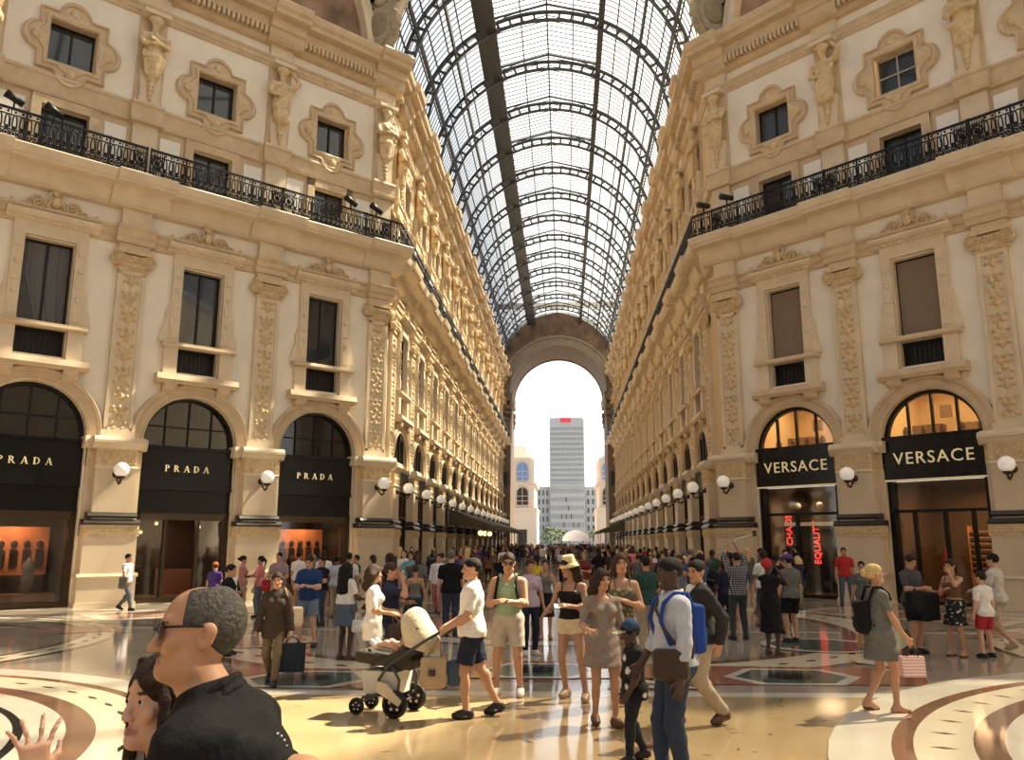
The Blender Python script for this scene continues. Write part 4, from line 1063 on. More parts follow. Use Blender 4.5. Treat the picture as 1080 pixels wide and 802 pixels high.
# big grey field further back with lighter lanes
poly([(-16, 11.3), (16, 12.6), (17, 23), (7, 33), (-7, 33), (-17, 23)], G_)
for y0 in (19.5, 24.5, 29): band((-14, y0), (14, y0), .25, W_)
ring(0, 21, 8.2, 8.5, B_); ring(0, 21, 7.2, 8.2, C_); ring(0, 21, 6.9, 7.2, B_); ring(0, 21, 4.2, 4.4, K_); ring(0, 21, 3.5, 4.2, W_); ring(0, 21, 0, 3.4, P_)
z = Z()
for i in range(70): a = 2 * PI * i / 70; diamond(7.7 * math.cos(a), 21 + 7.7 * math.sin(a), a + PI / 2, .16, .07, K_, z)
for sx in (-1, 1):
    ring(sx * 15.2, 15.6, 5.85, 5.95, K_); ring(sx * 15.2, 15.6, 5.95, 6.5, C_); ring(sx * 15.2, 15.6, 6.5, 6.62, K_); ring(sx * 15.2, 15.6, 3.2, 3.5, B_); ring(sx * 15.2, 15.6, 2.2, 3.2, C_); disc(sx * 15.2, 15.6, 2.2, R_)
    poly([(sx * 11, 21), (sx * 7, 25), (sx * 9, 27), (sx * 13, 23)][::sx], W_); poly([(sx * 11, 21.6), (sx * 7.6, 25), (sx * 9, 26.4), (sx * 12.4, 23)][::sx], P_)
    band((sx * 18, 22), (sx * 7, 33), 1.1, F_C and C_)
    for q in (18.5, 20): band((sx * 9, q), (sx * 13.5, q + 1.5), .12, K_)
    poly([(sx * 9.6, 18.6), (sx * 11.0, 18.0), (sx * 11.8, 19.4), (sx * 10.2, 20)][::sx], P_)
z = Z()
for sx in (-1, 1):
    for i in range(60): a = 2 * PI * i / 60; diamond(sx * 15.2 + 6.22 * math.cos(a), 15.6 + 6.22 * math.sin(a), a + PI / 2, .2, .05, K_, z)
# panels behind the white band: octagon in red, black-lined triangles
def panel(cx, cy, sx):
    poly([(cx - 1.75, cy - .85), (cx + 1.75, cy - .7), (cx + 2.0, cy), (cx + 1.5, cy + .95), (cx - 1.2, cy + .95), (cx - 1.8, cy + .3)], R_)
    oc = lambda k: [(cx + k * x, cy + k * y) for x, y in ((-.86, -.1), (-.5, -.68), (.5, -.68), (.9, -.05), (.6, .6), (-.45, .62))]
    poly(oc(1.16), W_); poly(oc(.95), N_); poly(oc(.45), K_)
def tri(pts, w):
    poly(pts, K_); c = (sum(p[0] for p in pts) / 3, sum(p[1] for p in pts) / 3); poly([(c[0] + (p[0] - c[0]) * w, c[1] + (p[1] - c[1]) * w) for p in pts], C_); poly([(c[0] + (p[0] - c[0]) * .3, c[1] + (p[1] - c[1]) * .3) for p in pts], B_)
panel(3.98, 13.25, 1); panel(-3.2, 12.6, -1)
tri([(1.2, 12.0), (2.7, 12.0), (1.4, 13.2)], .82); tri([(-2.35, 11.75), (-1.0, 11.9), (-1.2, 12.75)], .82)
panel(.2, 13.6, 1)
# small ring motif on the right
ring(5.6, 17.1, .95, 1.15, W_, 48); ring(5.6, 17.1, 0, .95, N_, 48); ring(5.3, 14.9, 1.0, 1.25, K_, 40, -.9, .9); ring(5.3, 14.9, .2, 1.0, C_, 40, -.9, .9)
ring(-5.3, 14.9, 1.0, 1.25, K_, 40, 2.2, 4.1); ring(-5.6, 17.1, .95, 1.15, W_, 48); ring(-5.6, 17.1, 0, .95, P_, 48)
# the two round medallions in front
cx, cy = 11.0, 6.3; disc(cx, cy, 8.2, W_); ring(cx, cy, 7.42, 7.62, B_, 140); ring(cx, cy, 6.88, 7.42, C_, 140); ring(cx, cy, 6.6, 6.88, B_, 140); ring(cx, cy, 4.3, 4.6, B_, 120); ring(cx, cy, 0, 3.2, R_); z = Z()
for i in range(64): a = 2 * PI * (i + .3) / 64; diamond(cx + 7.15 * math.cos(a), cy + 7.15 * math.sin(a), a, .13, .05, B_, z)
for i in range(16): a = 2 * PI * i / 16; diamond(cx + 5.6 * math.cos(a), cy + 5.6 * math.sin(a), a, .6, .3, C_, z)
cx, cy = -9.3, 6.3; disc(cx, cy, 6.9, W_); ring(cx, cy, 6.27, 6.42, B_, 140); ring(cx, cy, 5.65, 6.27, C_, 140); ring(cx, cy, 5.36, 5.65, B_, 140); ring(cx, cy, 5.0, 5.36, W_, 140); ring(cx, cy, 4.86, 4.96, K_, 140); ring(cx, cy, 4.3, 4.78, C_); ring(cx, cy, 0, 4.3, R_); ring(cx, cy, 3.2, 3.4, C_); z = Z()
for i in range(60): a = 2 * PI * (i + .3) / 60; diamond(cx + 5.96 * math.cos(a), cy + 5.96 * math.sin(a), a + PI / 2, .17, .035, K_, z)
# arcade floor: bordered panels
for i in range(15):
    y0 = 33.3 + i * 4.75; z = Z(); zz = Z(); zy = Z()
    for x0, x1, m in ((-6, -2.2, C_), (-1.9, 1.9, W_), (2.2, 6, C_)):
        fl.add([(x0, y0, z), (x1, y0, z), (x1, y0 + 4.4, z), (x0, y0 + 4.4, z)], [(0, 1, 2, 3)], m)
        fl.add([(x0 + .4, y0 + .4, zz), (x1 - .4, y0 + .4, zz), (x1 - .4, y0 + 4.0, zz), (x0 + .4, y0 + 4.0, zz)], [(0, 1, 2, 3)], P_ if m == C_ else G_)
        fl.add([((x0 + x1) / 2, y0 + .8, zy), (x1 - .8, y0 + 2.2, zy), ((x0 + x1) / 2, y0 + 3.6, zy), (x0 + .8, y0 + 2.2, zy)], [(0, 1, 2, 3)], R_ if m == W_ else C_)
o = fl.build('floor', FM); tag(o, 'polished inlaid marble floor of the octagon and arcade', 'floor', kind='structure')
MB().add([(-150, 111, -.01), (150, 111, -.01), (150, 420, -.01), (-150, 420, -.01)], [(0, 1, 2, 3)]).build('ground', F_S)
tag(bpy.data.objects['ground'], 'pale stone square outside beyond the great arch', 'ground', kind='structure')

# ------------------------------------------------------------------ outside
TW = M('tower_concrete', (.36, .38, .40), .8, noise=(.05, .1)); TWG = M('tower_glass', (.22, .25, .29), .3); TWD = M('tower_dark_pane', (.07, .08, .09), .3); TRED = M('red_sign', (.7, .05, .07), .5)
def win_grid(mb, x0, x1, z0, z1, y, nx, nz, fx=.6, fz=.5):
    for i in range(nx):
        for j in range(nz):
            cx = x0 + (x1 - x0) * (i + .5) / nx; cz = z0 + (z1 - z0) * (j + .5) / nz; hx = (x1 - x0) / nx * fx / 2; hz = (z1 - z0) / nz * fz / 2
            mb.box(cx - hx, cx + hx, y - .08, y, cz - hz, cz + hz)
tw = thing('tower_block', 'grey office tower with a red sign seen through the great arch', 'building', (0, 250, 0))
b = MB(); b.box(-3.7, 6.75, 0, 16, 0, 38.6).box(-3.7, 6.75, -.4, 0, 18.2, 18.8); b.build('shaft', TW, tw)
for j in range(11): b = MB(); win_grid(b, -3.5, 6.5, 19.2 + j * 1.564, 20.76 + j * 1.564, -.02, 16, 1, .62, .5); b.build('window_band', TWG, tw)
for j in range(6): b = MB(); win_grid(b, -3.5, 6.5, 3.0 + j * 2.5, 5.5 + j * 2.5, -.02, 14, 1, .45, .5); b.build('window_band', TWG, tw)
b = MB()
for i, j in ((4, 2), (6, 2), (8, 2), (9, 1), (5, 1), (7, 3), (6, 4), (11, 1), (8, 0)): cx = -3.5 + 10 * (i + .5) / 14; b.box(cx - .2, cx + .2, -.16, -.1, 3.5 + j * 2.5, 4.9 + j * 2.5)
b.build('open_panes', TWD, tw)
b = MB(); b.box(-.4, 2.8, -.7, -.3, 37.6, 38.9); b.build('sign', TRED, tw)
b = MB(); b.bar((-3.3, 2, 38.6), (-3.3, 2, 40.6), .25); b.bar((0, 3, 38.6), (0, 3, 40.2), .15); b.box(-3.5, 6.4, 3, 12, 38.6, 39.4); b.build('roof_plant', TW, tw)
for sx, lab in ((-1, 'low grey office wing left of the tower'), (1, 'low grey office wing right of the tower')):
    w = thing('office_wing', lab, 'building', (0, 252, 0)); x0, x1 = (-9, -3.8) if sx < 0 else (6.85, 13)
    b = MB(); b.box(x0, x1, 0, 12, 0, 18.2); b.build('body', TW, w)
    b = MB(); win_grid(b, x0 + .2, x1 - .2, 2, 17.6, -.02, 4, 6, .4, .6); b.build('windows', TWD, w)
PAL = M('pale_palazzo_stone', (.62, .52, .43), .8, noise=(.2, .08)); BLUEP = M('blue_sky_pane', (.15, .26, .5), .1); DKP = M('dark_arch_pane', (.03, .022, .02), .4)
for sx, lab in ((-1, 'pale stone pavilion with arched windows, left beyond the great arch'), (1, 'pale stone pavilion with arched windows, right beyond the great arch')):
    p = thing('pavilion', lab, 'building', (0, 140, 0)); a, c = (-12.5, -4.05) if sx < 0 else (6.1, 14.5)
    b = MB(); b.box(a, c, 0, 14, 0, 7.3).box(a, c - .4 if sx < 0 else c, .3, 14, 7.3, 15.8) if sx < 0 else b.box(a, c, 0, 14, 0, 7.3).box(a + .4, c, .3, 14, 7.3, 15.8)
    b.box(a - .1, c + .1, -.15, 14, 7.0, 7.5).box(a, c, .1, 14, 11.4, 11.7); b.build('walls', PAL, p)
    b = MB(); x0, x1 = (a + .4, c - 1.1) if sx < 0 else (a + 1.1, c - .4); b.taper(x0, x1, 1, 13, 15.8, 18.2, .75).box(x0 - .3, x1 + .3, .1, 14, 15.6, 16.0); b.build('roof', PAL, p)
    xs = (-6.45, -9.6) if sx < 0 else (8.0, 11)
    for i, xw in enumerate(xs):
        for z0, z1, mt in ((12.1, 15.1, BLUEP), (8.0, 10.9, DKP)):
            b = MB(); r_ = .92; b.prism_y([(xw + r_ * math.cos(PI * q / 12), z1 - r_ + r_ * math.sin(PI * q / 12)) for q in range(13)] + [(xw - r_, z0), (xw + r_, z0)], .0, .26); o = b.build('arched_window', mt, p)
            b = MB(); b.box(xw - .04, xw + .04, -.06, .02, z0, z1).box(xw - r_, xw + r_, -.06, .02, (z0 + z1) / 2 - .04, (z0 + z1) / 2 + .04).box(xw - r_, xw + r_, -.06, .02, z0 + .6, z0 + .68); b.build('glazing_bars', PAL, o)
        b = MB(); b.box(xw - .75, xw + .75, -.1, .1, 0, 3.9); b.build('doorway', DKP, p)
LEAF = M('tree_leaf', (.05, .09, .03), .7, noise=(3, .4)); BARK = M('tree_bark', (.06, .04, .03), .8)
for i, (x, y, r_, lab) in enumerate([(-2.6, 190, 2.2, 'small green tree left of the white canopy in the square'), (8.2, 190, 2.4, 'small green tree right of the white canopy in the square'), (-.2, 196, 1.8, 'small green tree directly behind the white canopy')]):
    t = thing('tree', lab, 'tree', (x, y, 0), group='trees in the square')
    b = MB(); b.tube([(0, 0, 0), (.1, 0, 1.5), (0, 0, 3)], [.2, .15, .1], 8); b.build('trunk', BARK, t)
    b = MB(); rr = random.Random(i)
    for q in range(260):
        a, e, d = rr.uniform(0, 2 * PI), rr.uniform(-1, 1.4), r_ * rr.uniform(.6, 1); c = Vector((d * math.cos(a) * math.cos(e), d * math.sin(a) * math.cos(e), 3.2 + d * math.sin(e) * .9)); s_ = rr.uniform(.2, .4)
        u = Vector((rr.uniform(-1, 1), rr.uniform(-1, 1), rr.uniform(-1, 1))).normalized(); w_ = u.orthogonal().normalized()
        b.add([c - u * s_, c + w_ * s_ * .6, c + u * s_, c - w_ * s_ * .6], [(0, 1, 2, 3)])
    b.build('crown', LEAF, t)
cn = thing('canopy', 'white domed canopy standing in the square', 'canopy', (2.6, 150, 0))
b = MB(); b.lathe([(2.5, 2.0), (2.3, 2.8), (1.6, 3.5), (.7, 3.85), (0, 3.95)], (0, 0, 0), 20); b.build('dome_cover', M('white_canvas', (.7, .7, .7), .7), cn)
b = MB()
for i in range(6): a = PI * i / 3; b.tube([(2.4 * math.cos(a), 2.4 * math.sin(a), 0), (2.45 * math.cos(a), 2.45 * math.sin(a), 2.1)], .06, 6)
b.build('posts', STEEL, cn)

# ------------------------------------------------------------------ awnings down the arcade
AWN = M('brown_awning', (.085, .07, .045), .8); AWG = M('olive_awning', (.10, .09, .05), .8)
def awning(side, y0, y1, lab):
    sx = -1 if side == 'left' else 1; r = thing('awning', lab, 'awning', (0, 0, 0))
    xw, xo = sx * 6.6, sx * 4.1
    b = MB(); b.add([(xw, y0, 4.0), (xw, y1, 4.0), (xo, y1, 3.05), (xo, y0, 3.05), (xw, y0, 3.95), (xw, y1, 3.95), (xo, y1, 3.0), (xo, y0, 3.0)], [(0, 1, 2, 3), (4, 7, 6, 5), (0, 3, 7, 4), (1, 5, 6, 2), (0, 4, 5, 1), (3, 2, 6, 7)]); b.build('canvas_top', AWN if sx < 0 else AWG, r)
    b = MB(); y = y0
    while y < y1 - .1:
        b.prism_x([(y, 3.05), (y + .6, 3.05), (y + .6, 2.85), (y + .45, 2.72), (y + .15, 2.72), (y, 2.85)], xo - .02, xo + .02); y += .6
    b.prism_y([(xo, 3.05), (xw, 4.0), (xw, 3.0), (xo, 2.75)], y0 - .02, y0 + .02); b.build('scalloped_valance', AWN if sx < 0 else AWG, r)
    b = MB(); y = y0
    while y < y1: b.tube([(xo - sx * -.1, y, 0), (xo - sx * -.1, y, 3.05)], .035, 6); y += 4.75
    b.build('posts', STEEL, r)
awning('left', 52, 98, 'long dark cafe awning along the left arcade wall'); awning('right', 84, 98, 'olive cafe awning at the far end of the right arcade wall')
for i, y in enumerate((53.0, 56.0, 59.5)):
    t = thing('hanging_lamp', f'small lit lamp under the left awning, {ORD[i]} from its near end', 'lamp', (-4.7, y, 0), group='lamps under the left awning')
    MB().sphere((0, 0, 2.5), .17, 10).build('shade', M('warm_bulb', (1, .85, .5), .4, emit=((1, .7, .3), 5)), t)
    MB().bar((0, 0, 2.6), (0, 0, 3.3), .025).build('cord', STEEL, t)

# ------------------------------------------------------------------ light and camera
w = bpy.data.worlds.new('World'); SC.world = w; w.use_nodes = True; nt = w.node_tree
bg = nt.nodes['Background']; tc = nt.nodes.new('ShaderNodeTexCoord')
SUN_TO = Vector((1.16, .8, 1.75)).normalized()
dp = nt.nodes.new('ShaderNodeVectorMath'); dp.operation = 'DOT_PRODUCT'; dp.inputs[1].default_value = SUN_TO
nt.links.new(tc.outputs['Generated'], dp.inputs[0])
rp = nt.nodes.new('ShaderNodeValToRGB'); cr = rp.color_ramp
cr.elements[0].position = .3; cr.elements[0].color = (.10, .14, .21, 1); cr.elements[1].position = .95; cr.elements[1].color = (1.0, .98, .93, 1)
e = cr.elements.new(.62); e.color = (.36, .44, .58, 1)
mr = nt.nodes.new('ShaderNodeMapRange'); mr.inputs[1].default_value = -1; mr.inputs[2].default_value = 1
nt.links.new(dp.outputs['Value'], mr.inputs[0])
ns = nt.nodes.new('ShaderNodeTexNoise'); ns.inputs['Scale'].default_value = 3; ns.inputs['Detail'].default_value = 4; nt.links.new(tc.outputs['Generated'], ns.inputs['Vector'])
ad = nt.nodes.new('ShaderNodeMath'); ad.operation = 'MULTIPLY_ADD'; ad.inputs[1].default_value = .35; nt.links.new(ns.outputs['Fac'], ad.inputs[0])
sb = nt.nodes.new('ShaderNodeMath'); sb.operation = 'SUBTRACT'; sb.inputs[1].default_value = .17; nt.links.new(mr.outputs[0], sb.inputs[0]); nt.links.new(sb.outputs[0], ad.inputs[2])
sx_ = nt.nodes.new('ShaderNodeSeparateXYZ'); nt.links.new(tc.outputs['Generated'], sx_.inputs[0])
hz_ = nt.nodes.new('ShaderNodeMapRange'); hz_.inputs[1].default_value = .5; hz_.inputs[2].default_value = .1; nt.links.new(sx_.outputs['Z'], hz_.inputs[0])      # bright haze low in the sky
hm_ = nt.nodes.new('ShaderNodeMix'); hm_.data_type = 'RGBA'; hm_.inputs[7].default_value = (1, 1, .98, 1); nt.links.new(hz_.outputs[0], hm_.inputs[0]); nt.links.new(rp.outputs[0], hm_.inputs[6])
nt.links.new(ad.outputs[0], rp.inputs[0]); nt.links.new(hm_.outputs[2], bg.inputs['Color']); bg.inputs['Strength'].default_value = 3.3
sl = bpy.data.lights.new('sun', 'SUN'); sl.energy = 42; sl.angle = math.radians(1.0); sl.color = (1, .86, .62)
so = bpy.data.objects.new('sun', sl); COL.objects.link(so); so.rotation_euler = SUN_TO.to_track_quat('Z', 'Y').to_euler()
cam = bpy.data.cameras.new('camera'); co = bpy.data.objects.new('camera', cam); COL.objects.link(co)
cam.sensor_fit = 'HORIZONTAL'; cam.sensor_width = 36; cam.lens = 870 / 1080 * 36; cam.clip_end = 1000; cam.clip_start = .05
PITCH_C = math.atan((571 - 401) / 870); YAW_C = math.radians(3.6147)
co.location = (.65, 0, 2.0); co.rotation_euler = (PI / 2 + PITCH_C, 0, YAW_C); SC.camera = co
SC.view_settings.view_transform = 'Standard'; SC.view_settings.look = 'None'; SC.view_settings.gamma = 1; SC.view_settings.exposure = -1.12
SC.view_settings.use_curve_mapping = False
# ------------------------------------------------------------------ people
def fabric(name, col, pattern=None, col2=None, scale=30):
    if name in MATS: return MATS[name]
    m = M(name, col, .8, noise=(14, .10), bump=('noise', 22, .25), spec=.2)
    if pattern:
        nt = m.node_tree; b = nt.nodes['Principled BSDF']; tc = nt.nodes.new('ShaderNodeTexCoord'); mx = nt.nodes.new('ShaderNodeMix'); mx.data_type = 'RGBA'
        mx.inputs[6].default_value = (*col, 1); mx.inputs[7].default_value = (*col2, 1)
        if pattern == 'plaid':
            w1 = nt.nodes.new('ShaderNodeTexWave'); w1.bands_direction = 'X'; w2 = nt.nodes.new('ShaderNodeTexWave'); w2.bands_direction = 'Z'
            for w_ in (w1, w2): w_.inputs['Scale'].default_value = scale; nt.links.new(tc.outputs['Object'], w_.inputs['Vector'])
            a = nt.nodes.new('ShaderNodeMath'); a.operation = 'MULTIPLY'; nt.links.new(w1.outputs['Fac'], a.inputs[0]); nt.links.new(w2.outputs['Fac'], a.inputs[1]); o = a.outputs[0]
        elif pattern == 'stripe':
            w1 = nt.nodes.new('ShaderNodeTexWave'); w1.bands_direction = 'Z'; w1.inputs['Scale'].default_value = scale; nt.links.new(tc.outputs['Object'], w1.inputs['Vector']); o = w1.outputs['Fac']
        else:
            v = nt.nodes.new('ShaderNodeTexVoronoi'); v.inputs['Scale'].default_value = scale; nt.links.new(tc.outputs['Object'], v.inputs['Vector'])
            r = nt.nodes.new('ShaderNodeMapRange'); r.inputs[1].default_value = .22; r.inputs[2].default_value = .32; r.inputs[3].default_value = 1; r.inputs[4].default_value = 0; nt.links.new(v.outputs['Distance'], r.inputs[0]); o = r.outputs[0]
        nt.links.new(o, mx.inputs[0])
        for l in list(b.inputs['Base Color'].links): nt.links.remove(l)
        nt.links.new(mx.outputs[2], b.inputs['Base Color'])
    return m
SKIN = {k: M('skin_' + k, c, .5, noise=(9, .07), spec=.35) for k, c in dict(light=(.62, .36, .24), tan=(.50, .27, .16), olive=(.40, .22, .135), brown=(.20, .10, .06), dark=(.075, .04, .028)).items()}
HAIR = {k: M('hair_' + k, c, .62, noise=(60, .5), bump=('noise', 90, .4), spec=.2) for k, c in dict(black=(.012, .010, .009), brown=(.05, .028, .016), dkbrown=(.034, .02, .013), grey=(.16, .15, .14), blonde=(.62, .44, .20), saltpepper=(.085, .078, .07)).items()}
EYEM = M('eye_dark', (.02, .012, .01), .2); LIP = M('lip', (.36, .16, .12), .45); BROW = M('brow', (.03, .02, .014), .7)
LENS = M('sunglass_lens', (.01, .01, .012), .05, spec=.9)
def V3(p): return np.array(p, float)
def rotx(a): c, s_ = math.cos(a), math.sin(a); return np.array([[1, 0, 0], [0, c, -s_], [0, s_, c]])
def roty(a): c, s_ = math.cos(a), math.sin(a); return np.array([[c, 0, s_], [0, 1, 0], [-s_, 0, c]])
def rotz(a): c, s_ = math.cos(a), math.sin(a); return np.array([[c, -s_, 0], [s_, c, 0], [0, 0, 1]])
def ik(a, t, l1, l2, pole):
    a, t, pole = V3(a), V3(t), V3(pole); d = t - a; L = np.linalg.norm(d)
    if L > (l1 + l2) * .995: t = a + d / L * (l1 + l2) * .995; d = t - a; L = np.linalg.norm(d)
    u = d / L; x = (l1 * l1 - l2 * l2 + L * L) / (2 * L); h = math.sqrt(max(l1 * l1 - x * x, 0))
    p = pole - u * (pole @ u); p /= np.linalg.norm(p) + 1e-9
    return a + u * x + p * h, t
ARMS = {'down': ((.27, .05, .85), (.3, -1, 0)), 'back': ((.25, -.14, .88), (.3, -1, 0)), 'fwd': ((.25, .2, .9), (.3, -1, 0)), 'phone': ((.07, .29, 1.16), (.8, -.4, -1)),
        'chest': ((.02, .2, 1.2), (.9, -.2, -1)), 'up': ((.10, .30, 1.62), (.8, .2, -1)), 'high': ((.12, .2, 1.85), (.9, .4, -.3)), 'push': ((.20, .42, 1.02), (.4, -1, -.3)), 'hip': ((.21, .02, 1.0), (1, -.4, 0)),
        'face': ((.10, .20, 1.50), (.6, .2, -1)), 'bag': ((.27, .02, .84), (.4, -1, 0)), 'elbow': ((.24, .28, 1.08), (.3, -1, -.5)), 'strap': ((.13, .16, 1.3), (1, -.2, -.7))}
LEGS = {'stand': ((-.10, .0, 0), (.10, .02, 0)), 'wide': ((-.15, .0, 0), (.15, .03, 0)), 'walkL': ((-.08, .26, .0), (.08, -.24, .06)), 'walkR': ((-.08, -.24, .06), (.08, .26, 0)), 'strideR': ((-.07, -.34, .1), (.07, .34, 0)), 'cross': ((-.02, .16, 0), (.06, -.12, .03)), 'shift': ((-.11, .1, 0), (.10, -.03, 0))}
def clean(P, Q): return P, Q
class Body:
    def __init__(s, sp):
        g = sp.get('g', 1.); fem = sp.get('sex', 'm') == 'f'; hs = sp.get('hs', 1.); s.sp = sp; s.fem = fem
        lean = math.radians(sp.get('lean', 0)); side = math.radians(sp.get('side', 0))
        hw, sw = (.092, .165) if fem else (.09, .19); sw *= .5 + .5 * g
        legs = LEGS[sp.get('legs', 'stand')] if isinstance(sp.get('legs', 'stand'), str) else sp['legs']
        hz = .92
        for sg, (fx, fy, lf) in zip((-1, 1), legs):
            an = V3((fx, fy, .085 + lf)); dx = math.hypot(an[0] - sg * hw, an[1]); hz = min(hz, an[2] + math.sqrt(max(.838 ** 2 - dx * dx, .2)))
        dz = hz - .92; s.dz = dz; piv = V3((0, 0, .95 + dz))
        RT = rotx(-lean) @ roty(side)
        def U(p): return piv + RT @ (V3(p) + V3((0, 0, dz)) - piv)
        s.U = U; s.RT = RT
        L = []; s.leg = {}; s.arm = {}
        for sg, (fx, fy, lf), nm in zip((-1, 1), legs, 'LR'):
            hip = V3((sg * hw, 0, hz)); kn, an = ik(hip, (fx, fy, .085 + lf), .43, .415, (sg * .12, 1, .1))
            s.leg[nm] = (hip, kn, an, lf)
        # torso
        t = g
        T = []
        if fem:
            T += [('e', U((0, 0, .95)), (.168 * t, .115 * t, .13), RT, .05), ('e', U((0, .01, 1.09)), (.125 * t, .095 * t, .14), RT, .06), ('e', U((0, 0, 1.28)), (.14 * t, .105 * t, .18), RT, .05),
                  ('c', U((-sw + .05, -.01, 1.385)), U((sw - .05, -.01, 1.385)), .054, .054, .06)]
            T += [('e', U((x, .085 * t, 1.28)), (.065, .06, .062), RT, .03) for x in (-.07, .07)]
        else:
            T += [('e', U((0, 0, .95)), (.16 * t, .115 * t, .13), RT, .05), ('e', U((0, .015 + .05 * (t - 1), 1.09)), (.148 * t, .112 * t * t, .15), RT, .06), ('e', U((0, 0, 1.28)), (.172 * t, .12 * t, .19), RT, .05),
                  ('c', U((-sw + .055, -.01, 1.39)), U((sw - .055, -.01, 1.39)), .064, .064, .06)]
        T += [('e', V3((x, -.055, .93 + dz)), (.092 * t, .085 * t, .095), None, .04) for x in (-.075, .075)]
        s.torso = T
        s.neck = [('c', U((0, -.02, 1.42)), U((0, .005, 1.55)), (.05 if fem else .062) * (.6 + .4 * g), .046 if fem else .056, .03)]
        lk = .92 if fem else 1.
        s.thigh, s.calf, s.foot, s.uarm, s.farm = {}, {}, {}, {}, {}
        for nm, sg in (('L', -1), ('R', 1)):
            hip, kn, an, lf = s.leg[nm]
            s.thigh[nm] = [('c', hip, kn, .09 * lk * (.5 + .5 * g), .057 * lk, .04)]
            bk = V3((0, -1, 0))
            s.calf[nm] = [('c', kn, an, .054 * lk, .036 * lk, .03), ('e', kn + (an - kn) * .3 + bk * .018, (.046 * lk, .05 * lk, .11), None, .03)]
            toe = math.radians(sp.get('toe', 10)) * sg; pit = -min(lf * 6, .8); d = rotz(-toe) @ V3((0, 1, 0)); dd = V3((d[0] * math.cos(pit), d[1] * math.cos(pit), math.sin(pit)))
            heel = an + V3((0, 0, -.045)) - d * .035; tip = heel + dd * .17; tip[2] = max(tip[2], .03); ball = heel + dd * .11; ball[2] = max(ball[2], .035)
            s.foot[nm] = [('c', an, heel, .04 * lk, .038 * lk, .03), ('c', heel + V3((0, 0, .004)), ball, .036 * lk, .038 * lk, .03), ('c', ball, tip, .038 * lk, .026, .03), ('c', an, ball, .034, .03, .03)]
            ar = sp.get('arms', ('down', 'down'))[0 if nm == 'L' else 1]; ar = ARMS[ar] if isinstance(ar, str) else ar
            S = U((sg * sw, -.01, 1.385)); w_ = V3(ar[0]) * V3((sg, 1, 1)); w_ = U(w_) if not sp.get('absarm') else w_; pole = RT @ (V3(ar[1]) * V3((sg, 1, 1)))
            el, wr = ik(S, w_, .285, .255, pole); ak = (.86 if fem else 1.) * (.6 + .4 * g)
            s.arm[nm] = (S, el, wr)
            s.uarm[nm] = [('c', S, el, .053 * ak, .041 * ak, .04)]
            s.farm[nm] = [('c', el, wr, .042 * ak, .028 * ak, .025), ('e', el + (wr - el) * .28, (.043 * ak, .043 * ak, .06), None, .03)]
        # hands
        s.hand = {}
        hv = sp.get('vox', .01); fr = max(.0085 if not fem else .0075, hv * .62)
        for nm, sg in (('L', -1), ('R', 1)):
            S, el, wr = s.arm[nm]; d = (wr - el) / np.linalg.norm(wr - el)
            hd = sp.get('hand' + nm, {}); 
            if 'dir' in hd: d = V3(hd['dir']) / np.linalg.norm(hd['dir'])
            n = V3(hd.get('palm', (-sg, .15, 0) if d[2] < -.6 else (-sg * .6, -.2, .7 if 0 else -.7))); n = n - d * (n @ d); n /= np.linalg.norm(n); l = np.cross(d, n)
            # thumb side: forward when the arm hangs, up or inward otherwise
            ref = V3(hd.get('thumb', (0, 1, 0) if d[2] < -.6 else (-sg, 0, .8)))
            if l @ ref < 0: l = -l
            curl = hd.get('curl', .45); spread = hd.get('spread', .12)
            B = np.stack([l, d, n], 1); c = wr + d * .05
            P = [('c', wr - d * .02, wr + d * .02, .027, .026, .02), ('b', c, (.036, .045, .014), B, .018)]
            for q, (off, ln) in enumerate(((.029, .072), (.0098, .08), (-.0098, .075), (-.028, .06))):
                base = wr + d * .09 + l * off; a1 = curl * .6; dirf = d * math.cos(a1) + n * math.sin(a1) + l * spread * off / .029; dirf /= np.linalg.norm(dirf)
                m_ = base + dirf * ln * .5; a2 = curl * 1.8; df = d * math.cos(a2) + n * math.sin(a2) + l * spread * off / .029; df /= np.linalg.norm(df)
                P += [('c', base - d * .015, m_, fr * 1.08, fr, .006), ('c', m_, m_ + df * ln * .5, fr, fr * .85, .003)]
            tb = wr + d * .03 + l * .03; td = d * .65 + l * .65 + n * .35; td /= np.linalg.norm(td); tm = tb + td * .04; t2 = d * .9 + l * .25 + n * .4; t2 /= np.linalg.norm(t2)
            P += [('c', wr + d * .02 + l * .015, tm, .015, .0115, .012), ('c', tm, tm + t2 * .034, fr * 1.2, fr, .004)]
            s.hand[nm] = P; s.handc = getattr(s, 'handc', {}); s.handc[nm] = (wr + d * .09 + n * .02, d, n, l)
        # head
        hy, hp, hr = [math.radians(v) for v in sp.get('head', (0, 0, 0))]      # yaw (+ = to own left), pitch (+ = down), roll
        RH = RT @ rotz(hy) @ rotx(-hp) @ roty(hr); pv = U((0, -.01, 1.53)); s.RH = RH; s.hpv = pv; s.hs = hs
        def Hp(p): return pv + RH @ ((V3(p) - V3((0, -.01, 1.53))) * hs)
        s.Hp = Hp
        E = lambda c, r, k=.02: ('e', Hp(c), tuple(q * hs for q in r), RH, k)
        Cc = lambda a, b, r1, r2, k=.015: ('c', Hp(a), Hp(b), r1 * hs, r2 * hs, k)
        fw = .94 if fem else 1.
        s.skull = [E((0, -.012, 1.658), (.075, .094, .092)), E((0, .02, 1.668), (.066, .076, .078))]
        H = list(s.skull) + [E((0, .03, 1.60), (.058 * fw, .066, .085), .03), Cc((-.035 * fw, .03, 1.545), (0, .078, 1.540), .03 * fw, .021, .025), Cc((.035 * fw, .03, 1.545), (0, .078, 1.540), .03 * fw, .021, .025), E((0, .089, 1.538), (.018, .015, .016), .015)]
